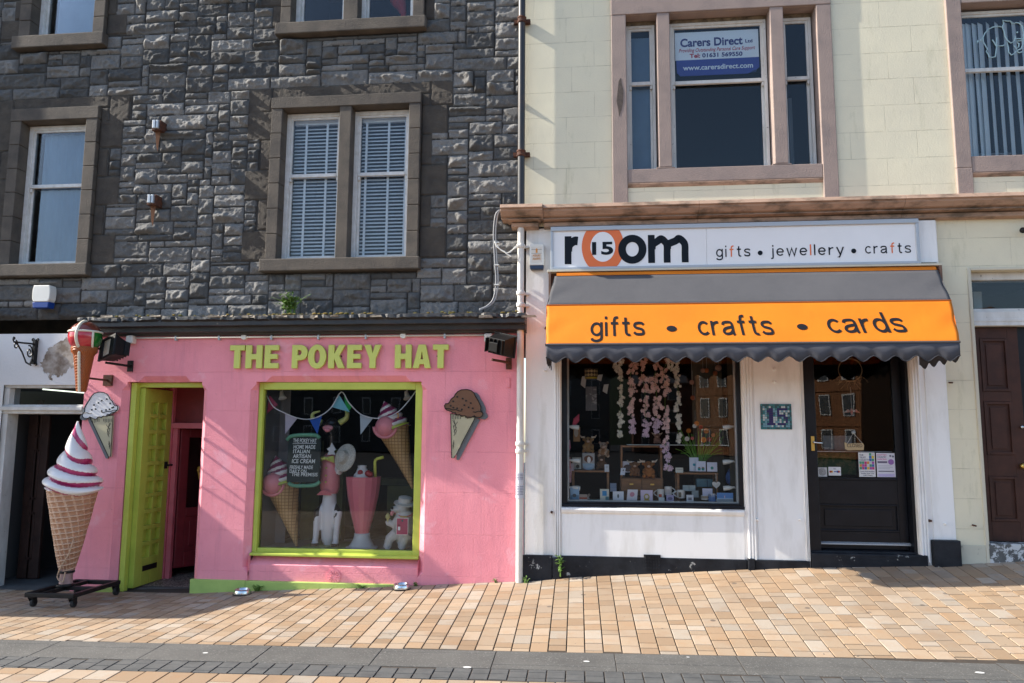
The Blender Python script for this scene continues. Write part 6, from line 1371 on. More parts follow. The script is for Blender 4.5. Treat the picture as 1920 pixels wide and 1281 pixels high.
# ---- plants
def plant(name, label, x, y, z, n, h, spread, seed, leafs=7, group=None, hang=0.0, ls=1.0):
    r = random.Random(seed); t = thing(name, label, 'plant', (x, y, z), group); st = MB(); lf = MB()
    for i in range(n):
        a = r.uniform(0, 6.28); d = r.uniform(.2, 1) * spread; hh = h * r.uniform(.5, 1); bx, by = x + r.uniform(-.3, .3) * spread, y + r.uniform(-.2, .2) * min(spread, .1)
        e = Vector((bx + d * math.cos(a), by + d * math.sin(a) * .35 - .04 * hh, z + hh)); c_ = Vector((bx, by, z + hh * .7))
        pts = bez((bx, by, z - .01), c_, e, 8)
        st.tube(pts, [.004 * (1 - .6 * k / 8) for k in range(9)], 5)
        for k in range(leafs):
            f = r.uniform(.25, 1); p = pts[int(f * 8)]; L = r.uniform(.03, .065) * ls; az = r.uniform(0, 6.28); el = r.uniform(-.5, .7)
            d_ = Vector((math.cos(az) * math.cos(el), math.sin(az) * math.cos(el) * .8, math.sin(el))); sd = d_.cross(Vector((0, 0, 1))).normalized() * L * .22; nn = sd.cross(d_).normalized() * L * .12
            p = Vector(p); lf.add([p, p + d_ * L * .35 + sd - nn * .2, p + d_ * L * .7 + sd * .8 + nn * .2, p + d_ * L, p + d_ * L * .7 - sd * .8 + nn * .2, p + d_ * L * .35 - sd - nn * .2, p + d_ * L * .5 + nn * .8], [(0, 1, 6), (1, 2, 6), (2, 3, 6), (3, 4, 6), (4, 5, 6), (5, 0, 6)])
    st.build('stem', M['leaf'], t); lf.build('leaves', M['leaf'], t); return t
x, z = W(543, 586, -.14); plant('wall_plant', 'bright green leafy weed growing on top of the black cornice', x, -.14, z - .01, 22, .24, .22, 5, 11)
x, z = W(1052, 1075, -.07); plant('weed', 'tall green weed growing in the corner of the black plinth and moulding', x, -.085, z - .02, 5, .21, .035, 6, 7)
x, z = W(986, 1089, -.08); plant('weed', 'dry little weed at the foot of the white drainpipe', x, -.10, zg(x, .1), 5, .07, .05, 7, 3, ls=.6)
x, z = W(481, 1108, -.06); plant('weed', 'small dark green weed at the lime plinth beside the left dog bowl', x, -.045, zg(x, .04), 8, .07, .06, 8, 6, ls=.7)
x, z = W(676, 1096, -.06); plant('weed', 'flat dark weed under the lime plinth left of the right dog bowl', x, -.045, zg(x, .04), 7, .05, .08, 9, 6, ls=.6)
x, z = W(779, 1097, -.06); plant('weed', 'tiny dark weed just right of the right dog bowl', x, -.03, zg(x, .03), 5, .05, .04, 10, 5, ls=.6)
x, z = W(929, 1092, -.06); plant('weed', 'tiny dark weed below the pink wall near the drainpipe', x, -.03, zg(x, .03), 4, .035, .04, 11, 5, ls=.6)
# ---- mosaic house number
x0, x1, z0, z1 = RC(1425.5, 757.5, 1485.5, 805.5, -.02); pl = thing('mosaic_number_plaque', 'blue and turquoise mosaic plaque with number 15 between gift shop window and door', 'house number', ((x0 + x1) / 2, 0, z0))
b = MB(); b.box(x0, x1, -.018, -.002, z0, z1); b.build('backing', mat('dark_grout', (.03, .035, .045), .8), pl)
nxm, nzm = 15, 12; tw_, th_ = (x1 - x0) / nxm, (z1 - z0) / nzm; mats_ = [col('tile_turquoise', (.02, .17, .20), .15), col('tile_teal', (.02, .09, .11), .15), col('tile_pale', (.42, .50, .52), .15), col('tile_navy', (.012, .018, .12), .12), col('tile_sky', (.13, .30, .38), .15)]
G = ["...............", "...............", "....##..#####..", "...###..#......", "....##..#......", "....##..####...", "....##.....##..", "....##......#..", "....##......#..", "...####.####...", "...............", "..............."]
b = MB(); r = random.Random(2)
for i in range(nxm):
    for j in range(nzm):
        edge = i in (0, nxm - 1) or j in (0, nzm - 1); on = G[nzm - 1 - j][i] == '#'
        b.mi = r.choice([0, 0, 1]) if edge else (3 if on else r.choice([2, 2, 4, 4, 0, 1]))
        e = .0012; b.box(x0 + i * tw_ + e, x0 + (i + 1) * tw_ - e, -.0225 - r.uniform(0, .001), -.018, z0 + j * th_ + e, z0 + (j + 1) * th_ - e)
o = b.build('mosaic_tiles', mats_, pl)
# ================================================================ ice cream shop window display
P1 = lambda px, py, y: (W(px, py, y)[0], y, W(px, py, y)[1])
M['wafer'] = mat('display_wafer', (.42, .25, .10), .6, (.33, .19, .07), 8)
def waffle_mat():
    m, t, p = nodes('wafer_grid'); co = N(t, 'TexCoord').outputs['Object']; br = N(t, 'TexChecker', Scale=1.0)
    w1 = N(t, 'TexWave', Scale=9.0, wave_type='BANDS', bands_direction='X'); w2 = N(t, 'TexWave', Scale=9.0, wave_type='BANDS', bands_direction='Z')
    for q in (w1, w2): t.links.new(co, q.inputs['Vector'])
    f = mathn(t, 'MINIMUM', w1.outputs['Fac'], w2.outputs['Fac']); c = mix(t, ramp(t, f, .02, .16), (.22, .12, .045), (.50, .31, .13)); t.links.new(c, p.inputs['Base Color']); p.inputs['Roughness'].default_value = .55; return m
M['wafer_grid'] = waffle_mat(); M['scoop_pink'] = mat('scoop_pink', (.74, .27, .30), .35, (.68, .22, .26), 6)
M['swirl_white'] = mat('swirl_white', (.74, .70, .68), .35); M['swirl_plum'] = mat('swirl_plum', (.30, .03, .11), .35)
def shop_cone(label, tip, mouth, R0, group):
    tip, mouth = Vector(tip), Vector(mouth); ax_ = (mouth - tip); L = ax_.length; ax_.normalize()
    t = thing('model_cone', label, 'shop display', tip, group)
    b = MB(); b.lathe([(.012, 0), (R0 * .5, L * .48), (R0, L * .97), (R0 * 1.06, L)], tip, 28, axis=ax_); b.build('wafer_cone', M['wafer_grid'], t, smooth=40)
    b = MB(); b.lathe([(R0 * 1.06, 0), (R0 * 1.12, .01), (R0 * 1.12, .035), (R0 * 1.0, .04)], tip + ax_ * (L - .012), 28, axis=ax_); b.build('rim', M['lime'], t, smooth=40)
    b = MB(); c_ = tip + ax_ * (L + R0 * .25) + Vector((-R0 * .25, -R0 * .72, -R0 * .05)); b.ball(c_, (R0 * .70, R0 * .55, R0 * .70), 24, 16); b.tube([(c_.x + R0 * .74 * math.cos(a), c_.y - .03, c_.z + R0 * .70 * math.sin(a)) for a in [math.pi + i * math.pi / 14 for i in range(15)]], .018, 6)
    b.build('scoop', M['scoop_pink'], t, smooth=True)
    nh, nt_ = 60, 40; vs = []; u = ax_.cross(Vector((0, 1, 0))).normalized(); v = ax_.cross(u); H = R0 * 2.1; tn = []
    for i in range(nh + 1):
        f = i / nh
        for j in range(nt_):
            a = 2 * math.pi * j / nt_; ph = (f * 4.5 * (1 - .0 * f) - a / (2 * math.pi)) % 1; r = R0 * 1.12 * (1 - f ** 1.7) * (.80 + .24 * math.sin(math.pi * ph) ** .6); r += .0 if f < 1 else 0
            vs.append(tip + ax_ * (L + H * f - .01) + u * r * math.cos(a) + v * r * math.sin(a)); tn.append(1 if ph > .62 or (f > .55 and ph > .4) else 0)
    b = MB(); b.add(vs, [])
    for i in range(nh):
        for j in range(nt_):
            q = (i * nt_ + j, i * nt_ + (j + 1) % nt_, (i + 1) * nt_ + (j + 1) % nt_, (i + 1) * nt_ + j); b.f.append(q); b.m.append(1 if sum(tn[w_] for w_ in q) > 1 else 0)
    b.build('ripple_swirl', [M['swirl_white'], M['swirl_plum']], t, smooth=True, fix=False); return t
yC = .34
shop_cone('model cone with pink scoop and ripple swirl behind the chalkboard, lower left of the window', P1(556, 1024, yC), P1(530, 912, yC + .06), .175, 'model cones in the pink shop window')
shop_cone('model cone with pink scoop hanging tilted in the upper right of the pink shop window', P1(774, 916, yC), P1(738, 806, yC), .165, 'model cones in the pink shop window')
# bunting
bu = thing('bunting', 'string of coloured triangular flags across the pink shop window', 'bunting', P1(640, 735, .2))
yb = .20; node_px = [(497, 735), (512, 762), (535, 775), (558, 784), (581, 786), (604, 778), (622, 763), (640, 735), (654, 755), (675, 776), (699, 784), (724, 783), (747, 772), (766, 752), (780, 733)]
pts = [P1(a, c_, yb) for a, c_ in node_px]; b = MB(); b.tube(spline(pts, 4), .006, 6); b.build('string', mat('white_string', (.7, .7, .72), .7), bu, smooth=True)
flags = [((505, 741), (521, 759), (500, 776), (.28, .03, .07), 'plum'), ((535, 775), (558, 784), (534.5, 814), (.46, .42, .50), 'lilac'), ((580, 786), (604, 778), (595, 815), (.015, .09, .42), 'blue'), ((636, 741), (621, 763), (656, 773), (.17, .46, .56), 'sky'), ((645, 743), (661, 762), (650, 775), (.01, .28, .05), 'green'), ((675, 776), (699.5, 784), (676, 815), (.42, .49, .55), 'pale'), ((723, 784), (747, 773), (748, 812), (.68, .27, .01), 'orange')]
for i, (p0, p1, p2, c_, nm) in enumerate(flags):
    yy = yb + .004 + .007 * i; b = MB(); q = [W(*a, yy) for a in (p0, p1, p2)]; b.prism(q, yy, yy + .0015)
    m = col('flag_' + nm, c_, .85); 
    if i == 0: m.node_tree.nodes['Principled BSDF'].inputs['Transmission Weight'].default_value = 0
    b.build('flag', m, bu)
# track spots
for k, (px, py) in enumerate(((529, 742), (763, 742))):
    x, y, z = P1(px, py, .32); t = thing('spotlight', ('small white spotlight at the top left of the pink shop window', 'small white spotlight at the top right of the pink shop window')[k], 'spotlight', (x, y, z), 'white spotlights in the pink shop window')
    b = MB(); b.lathe([(.018, .05), (.022, .03), (.030, -.01), (.046, -.035), (.040, -.036)], (x, y, z), 14, axis=(-.3, .3, .9)); b.build('shade', M['plastic_white'], t, smooth=40); b = MB(); b.tube([(x, y, z + .03), (x, y, z + .14)], .008); b.build('stem', M['plastic_white'], t)
# cow statue
yw = .47; cow = thing('cow_statue', 'black and white cow statue in pink waistcoat standing upright in the shop window', 'statue', (WX(yw, (618, 1030)), yw, bz))
S_ = 1450 / (8 + yw); CX = WX(yw, (617, 960)); Zc = lambda py: WZ(yw, (617, py))
b = MB(); prof = [(.01, Zc(1026)), (8.5 / S_, Zc(1022)), (13 / S_, Zc(1010)), (15.5 / S_, Zc(985)), (15.5 / S_, Zc(965)), (13.5 / S_, Zc(940)), (12 / S_, Zc(920)), (15 / S_, Zc(895)), (16 / S_, Zc(870)), (12 / S_, Zc(855)), (7 / S_, Zc(848)), (7.5 / S_, Zc(835)), (10 / S_, Zc(815)), (13 / S_, Zc(802)), (12 / S_, Zc(790)), (4 / S_, Zc(783))]
b.lathe([(r, h) for r, h in prof], (CX, yw, 0), 24, sy=1.0)
b.ball((WX(yw, (626, 800)), yw - .13, Zc(806)), (.075, .09, .06), 14, 10)
for s, px in ((-1, 599), (1, 637)):
    x = WX(yw, (px, 960)); b.tube([(CX + s * .06, yw, Zc(950)), (x, yw - .05, Zc(960)), (x, yw - .08, Zc(985)), (x - s * .002, yw - .10, Zc(1012)), (x, yw - .13, Zc(1023))], [.045, .05, .036, .034, .05], 10)
b.tube([(CX + .07, yw, Zc(868)), (CX + .13, yw - .08, Zc(885)), (CX + .15, yw - .14, Zc(868))], [.05, .042, .035], 8); b.tube([(CX - .08, yw, Zc(868)), (CX - .16, yw - .04, Zc(895)), (CX - .26, yw - .09, Zc(914))], [.05, .042, .035], 8)
b.ball((CX - .13, yw + .02, Zc(795)), (.08, .03, .035), 10, 6)
m, t_, p_ = nodes('cow_hide'); co_ = N(t_, 'TexCoord').outputs['Object']; spz = N(t_, 'SeparateXYZ'); t_.links.new(co_, spz.inputs[0])
zrel = mathn(t_, 'SUBTRACT', spz.outputs[2], Zc(862) - bz); topf = mathn(t_, 'GREATER_THAN', zrel, 0.0); side = mathn(t_, 'GREATER_THAN', mathn(t_, 'ABSOLUTE', spz.outputs[0]), .083); nzf = mathn(t_, 'GREATER_THAN', noise(t_, co_, 5, 2), .50); hoof = mathn(t_, 'LESS_THAN', spz.outputs[2], Zc(1016) - bz); hoof = mathn(t_, 'MULTIPLY', hoof, mathn(t_, 'GREATER_THAN', mathn(t_, 'ABSOLUTE', spz.outputs[0]), .066))
f_ = mathn(t_, 'MAXIMUM', mathn(t_, 'MAXIMUM', topf, mathn(t_, 'MULTIPLY', mathn(t_, 'MULTIPLY', side, nzf), mathn(t_, 'GREATER_THAN', spz.outputs[2], .28))), hoof)
t_.links.new(mix(t_, f_, (.70, .70, .72), (.012, .012, .013)), p_.inputs['Base Color']); p_.inputs['Roughness'].default_value = .35
cb = b.build('body', m, cow, remesh=.012); cb.parent = cow
# object coordinates start at the statue's base
for v in cb.data.vertices: v.co -= Vector((CX, yw, bz))
cb.location = Vector((CX, yw, bz)) - WLOC[cow.name]
b = MB(); b.ball((WX(yw, (627, 803)), yw - .215, Zc(803)), (.062, .03, .034), 14, 8); b.build('muzzle', col('cow_muzzle', (.55, .22, .24), .35), cow, smooth=True)
b = MB(); b.ball((WX(yw, (628, 807)), yw - .245, Zc(807)), (.036, .02, .022), 12, 8); b.build('tongue', M['scoop_pink'], cow, smooth=True)
for pp in (((603, 793), (588, 786), (587, 776), (600, 771)), ((637, 793), (650, 783), (649, 768), (640, 758))):
    b = MB(); b.tube(spline([P1(a, c_, yw - .03) for a, c_ in pp], 5), [.036 - .028 * i / 15 for i in range(16)], 10); b.build('horn', col('cow_horn', (.50, .52, .16), .4), cow, smooth=True)
b = MB(); b.lathe([(14.5 / S_, Zc(925)), (18.5 / S_, Zc(915)), (18.5 / S_, Zc(880)), (17.5 / S_, Zc(862)), (12 / S_, Zc(853)), (8 / S_, Zc(849))], (CX, yw, 0), 28)
vt = b.build('waistcoat', M['scoop_pink'], cow, smooth=40)
b = MB(); xv = CX - .012
b.add([(xv - .03, yw - .155, Zc(918)), (xv + .03, yw - .155, Zc(918)), (xv + .09, yw - .135, Zc(927)), (xv - .09, yw - .135, Zc(927))], [(0, 1, 2, 3)]); b.build('hem', col('waistcoat_rose', (.60, .17, .2), .5), cow)
for py in (877, 891, 903):
    b = MB(); b.ball((xv, yw - 18.6 / S_, Zc(py)), .011, 8, 6); b.build('button', M['letter_lime'], cow)
b = MB(); yb2 = yw - .15; zc_ = Zc(859)
for s in (-1, 1): b.add([(xv, yb2 - .02, zc_ + .012), (xv + s * .09, yb2 + .01, zc_ + .03), (xv + s * .10, yb2 + .02, zc_ - .05), (xv, yb2 - .02, zc_ - .012), (xv + s * .05, yb2 - .035, zc_ - .005)], [(0, 1, 4), (1, 2, 4), (2, 3, 4), (3, 0, 4)])
b.ball((xv, yb2 - .025, zc_), .02, 8, 6); b.build('bow_tie', M['letter_lime'], cow)
b = MB(); st = [(622, 830), (627, 838), (630, 843), (626, 846), (629, 853), (622, 852), (614, 853), (617, 846), (613, 842), (619, 838)]
b.prism([W(a, c_, yw - .16) for a, c_ in st], yw - .165, yw - .15); b.build('star', col('silver_star', (.55, .57, .6), .3), cow)
# straw hat on the cow's arm
ht = thing('sun_hat', 'pale straw sun hat hung on the arm of the cow statue', 'hat', P1(645, 862, .28)); c_ = Vector(P1(646, 858, .27)); axh = Vector((-.45, -.82, .22)).normalized()
b = MB(); b.lathe([(.155, -.012), (.15, .0), (.08, .012), (.076, .03), (.068, .065), (.04, .085), (.0, .09)], c_, 28, axis=axh); b.build('straw_hat', mat('pale_straw', (.58, .56, .50), .8, (.40, .38, .33), 90, .45, .55), ht, smooth=40)
# chalkboard menu
ych = .24; cbd = thing('chalkboard_menu', 'black chalkboard menu with green scrolls reading THE POKEY HAT and home made ice cream', 'menu board', P1(570, 910, ych))
x0, x1, z0, z1 = RC(541, 818, 598.5, 905, ych)
b = MB(); b.box(x0, x1, ych, ych + .02, z0, z1); b.build('board', mat('chalkboard', (.008, .02, .02), .7, (.015, .03, .03), 5), cbd)
for pa in (((538, 825), (550, 817), (590, 816), (599, 822)), ((541, 906), (553, 911), (588, 910), (600, 903))):
    b = MB(); q = [P1(a, c2, ych - .01) for a, c2 in pa]; b.tube(spline(q, 4), .021, 8); b.build('scroll', col('scroll_green', (.13, .36, .22), .5), cbd, smooth=True)
chk = mat('chalk', (.80, .85, .85), .9)
for s_, a0, a1, yb_, yt in (('THE POKEY HAT', 549, 593, 830, 822.5), ('HOME MADE', 550, 591, 841.5, 834.5), ('ITALIAN', 549.5, 581, 850, 843), ('ARTISAN', 549.5, 583.5, 859, 852), ('ICE CREAM', 548, 591.5, 868.5, 861), ('FRESHLY MADE', 544.5, 588, 879.5, 873), ('DAILY ON', 544.5, 576, 887, 880.5), ('THE PREMISIS', 548.5, 597, 893, 886.5)):
    text(s_, 'chalk_line', chk, cbd, WX(ych, (a0, 850)), WX(ych, (a1, 850)), WZ(ych, (570, yb_)), WZ(ych, (570, yt)) - WZ(ych, (570, yb_)), ych - .001, depth=.001, shear=.08, bold=.012)
b = MB(); a, c2 = P1(549, 832, ych - .002), P1(593.5, 831.5, ych - .002); b.tube([a, c2], .0025, 4); b.build('chalk_underline', chk, cbd)
# milkshake model
ym = .33; S2 = 1450 / (8 + ym); mx = WX(ym, (680, 960)); Zm = lambda py: WZ(ym, (680, py)); ms = thing('milkshake_model', 'giant pink milkshake glass with lime straw on a white foot', 'shop display', (mx, ym, bz))
b = MB(); b.lathe([(12.8 / S2, Zm(1000)), (15 / S2, Zm(990)), (23 / S2, Zm(960)), (29 / S2, Zm(930)), (32 / S2, Zm(905)), (32.8 / S2, Zm(894)), (31.5 / S2, Zm(894)), (31 / S2, Zm(898)), (.0, Zm(900))], (mx, ym, 0), 16); b.build('glass_body', mat('milkshake_pink', (.66, .17, .22), .3, (.60, .15, .2), 4, coat=.3), ms, smooth=20)
b = MB(); b.lathe([(29 / S2, bz), (30 / S2, bz + .02), (24 / S2, Zm(1024)), (18 / S2, Zm(1014)), (15 / S2, Zm(1007)), (14.5 / S2, Zm(1004)), (15 / S2, Zm(1001)), (14 / S2, Zm(999.5))], (mx, ym, 0), 28); b.build('foot', mat('shake_foot', (.48, .54, .60), .35), ms, smooth=40)
b = MB(); b.tube([P1(704, 897, ym), P1(703, 868, ym), P1(704, 863, ym), P1(708, 860, ym), P1(719, 857.5, ym)], .017, 10); b.build('straw', col('straw_lime', (.55, .58, .08), .4), ms, smooth=True)
b = MB(); nh = 24
for i in range(3): b.lathe([(.0, .06), (.05, .055), (.085 - i * .02, .02), (.10 - i * .02, -.02), (.0, -.03)], (mx - .02, ym, Zm(893) + i * .03), 18)
b.build('cream_swirl', M['swirl_white'], ms, smooth=True)
b = MB()
for a, c2 in ((690, 888), (694, 890), (676, 887)): b.ball(P1(a, c2, ym - .05), .035, 10, 8)
b.build('strawberry', col('strawberry', (.38, .02, .03), .35), ms, smooth=True)
# white bear statue
yB = .36; S3 = 1450 / (8 + yB); bx = lambda px: WX(yB, (px, 980)); Zb = lambda py: WZ(yB, (750, py)); be = thing('bear_statue', 'white bear statue in a sun hat licking an ice cream in the pink shop', 'statue', (bx(750), yB, bz))
b = MB(); b.ball((bx(757), yB + .05, Zb(995)), (.11, .13, .20), 18, 14); b.ball((bx(758), yB + .02, Zb(970)), (.095, .11, .11), 14, 10); b.ball((bx(755), yB - .02, Zb(950)), (.078, .085, .075), 14, 10); b.ball((bx(744), yB - .07, Zb(954)), (.055, .05, .035), 12, 8)
for pp, r_ in ((((750, 968), (738, 985), (729, 980), (727, 975)), (.05, .045, .04, .034)), (((757, 985), (747, 1004), (741, 1004)), (.05, .042, .035)), (((745, 1000), (730, 1010), (727, 1024), (722, 1028)), (.07, .05, .045, .04)), (((765, 1000), (758, 1012), (754, 1024), (750, 1029)), (.075, .055, .045, .042))):
    b.tube([P1(a, c2, yB - .05) for a, c2 in pp], list(r_), 10)
b.ball((bx(747), yB + .0, Zb(940)), (.022, .015, .022), 8, 6)
b.build('body', mat('white_fur_resin', (.64, .65, .64), .7, (.52, .53, .52), 30, bs=60, bd=.006), be, remesh=.010)
b = MB(); b.ball(P1(735.5, 953, yB - .12), .014, 10, 6); b.build('nose', M['black_metal'], be, smooth=True)
b = MB(); b.ball(P1(747, 947, yB - .105), .007, 8, 6); b.build('eye', M['black_metal'], be, smooth=True)
b = MB(); b.tube([P1(738, 959, yB - .09), P1(735, 962, yB - .11), P1(734, 967, yB - .115)], [.018, .02, .012], 8); b.build('tongue', M['scoop_pink'], be, smooth=True)
b = MB(); b.lathe([(.12, -.01), (.118, .0), (.075, .012), (.072, .06), (.03, .075), (.0, .076)], P1(759, 943, yB - .01), 24, axis=(.15, -.2, 1)); b.build('hat', mat('white_straw_hat', (.62, .61, .56), .8), be, smooth=40)
b = MB(); b.lathe([(.085, -.012), (.1, .0), (.088, .014)], (bx(757), yB - .0, Zb(963)), 20, axis=(.1, -.35, 1)); b.build('collar', mat('pink_yellow_collar', (.62, .16, .17), .6, (.55, .42, .05), 9, .48, .52), be)
b = MB(); b.lathe([(.0, -.05), (.018, -.005), (.026, .0), (.026, .012), (.022, .03), (.012, .042), (.0, .05)], P1(727, 971, yB - .09), 12); b.build('ice_cream', mat('lemon_ice', (.55, .52, .20), .5), be, smooth=True)
# leaflet on the pane
yl = .142; lf_ = thing('leaflet', 'small pink leaflet with white border taped inside the pane in front of the white bear', 'leaflet', P1(754, 1003, yl)); x0, x1, z0, z1 = RC(743.5, 971, 765, 1003.5, yl)
b = MB(); b.box(x0, x1, yl, yl + .002, z0, z1); b.build('sheet', M['white'], lf_); b = MB(); b.box(x0 + .005, x1 - .005, yl - .001, yl, z0 + .006, z1 - .006); b.build('print', col('leaflet_magenta', (.42, .03, .11), .5), lf_)
b = MB(); hh = z1 - z0; b.box(x0 + .018, x0 + .042, yl - .002, yl - .001, z0 + hh * .27, z0 + hh * .48); b.build('picture', M['poster_white'], lf_); b = MB(); b.disc(((x0 + x1) / 2, z0 + hh * .83), .011, yl - .002, yl - .001, 12); b.build('emblem', col('leaflet_teal', (.01, .10, .12), .5), lf_)
b = MB(); b.box(x0 + .018, x0 + .042, yl - .002, yl - .001, z0 + hh * .54, z0 + hh * .60); b.build('picture', M['black_metal'], lf_)
# display platform and counters show behind; green mat under the cow
b = MB(); xg0, xg1 = WX(.3, (566, 1030)), WX(.3, (665, 1030)); b.box(xg0, xg1, .22, .75, bz - .02, bz + .016); b.build('platform', col('green_platform', (.17, .26, .12), .7), pink, bevel=.005)

# ================================================================ gift shop window display
FL = DZ
def gift_table(label, pxa, pxb, pyt, y0_, y1_):
    x0, zt = W(pxa, pyt, y0_); x1 = WX(y0_, (pxb, pyt)); t = thing('small_table', label, 'table', ((x0 + x1) / 2, (y0_ + y1_) / 2, FL), 'low wooden tables in the gift shop window'); wd = M['oak']
    b = MB(); b.box(x0, x1, y0_, y1_, zt - .018, zt); b.build('table_top', wd, t, bevel=.003)
    for x in (x0 + .008, x1 - .028):
        for y in (y0_ + .006, y1_ - .03):
            b = MB(); b.box(x, x + .022, y, y + .022, FL, zt - .019); b.build('leg', wd, t, bevel=.002)
    return zt
M['oak'] = mat('oak_wood', (.27, .12, .04), .5, (.18, .075, .025), 9, stretch=(1, 1, 5))
zt1 = gift_table('low wooden table at the left of the gift shop window with plush toys', 1071, 1143, 882, .36, .62)
zt2 = gift_table('low wooden table at the right of the gift shop window with jewellery cards', 1268, 1347, 886, .36, .62)
cab = thing('wooden_cabinet', 'open wooden cabinet over two drawers in the middle of the gift shop window', 'cabinet', (WX(.5, (1203, 930)), .5, FL))
yc = .42; x0, x1 = WX(yc, (1164, 880)), WX(yc, (1242, 880)); zc1, zcm = WZ(yc, (1200, 839)), WZ(yc, (1200, 896)); t_ = .02
b = MB(); b.box(x0, x0 + t_, yc, yc + .3, zcm, zc1); b.box(x1 - t_, x1, yc, yc + .3, zcm, zc1); b.box(x0, x1, yc + .001, yc + .3, zc1, zc1 + t_); b.build('frame', M['oak'], cab, bevel=.003)
b = MB(); b.box(x0 - .006, x1 + .006, yc - .01, yc + .31, FL, zcm); b.build('case', mat('dark_oak', (.16, .07, .025), .5, (.10, .045, .015), 9, stretch=(1, 1, 5)), cab, bevel=.003)
xm = (x0 + x1) / 2
for a, c2 in ((x0 + .004, xm - .004), (xm + .004, x1 - .004)):
    b = MB(); b.box(a, c2, yc - .018, yc - .009, zcm - .135, zcm - .012); d_ = b.build('drawer', M['oak'], cab, bevel=.002); b = MB(); b.box((a + c2) / 2 - .02, (a + c2) / 2 + .02, yc - .026, yc - .018, zcm - .075, zcm - .06); b.build('handle', M['brass'], d_)
text('DOUGIE', 'lettering', M['black_metal'], cab, x0 + .10, x1 - .06, zcm - .235, .05, yc - .0108, depth=.001)
gs = thing('glass_shelf', 'clear glass shelf across the middle of the gift shop window', 'shelf', P1(1270, 832, .55)); b = MB(); x0, z_ = W(1176, 834, .5); x1 = WX(.5, (1383, 830)); b.box(x0, x1, .5, .78, z_ - .004, z_ + .004); b.build('shelf', mat('pale_glass_edge', (.52, .58, .56), .15), gs)
for px in (1348, 1392):
    b = MB(); b.box(WX(.8, (px, 800)), WX(.8, (px, 800)) + .012, .79, .8, FL, ztw - .1); b.build('upright', M['grey_metal'], gs)
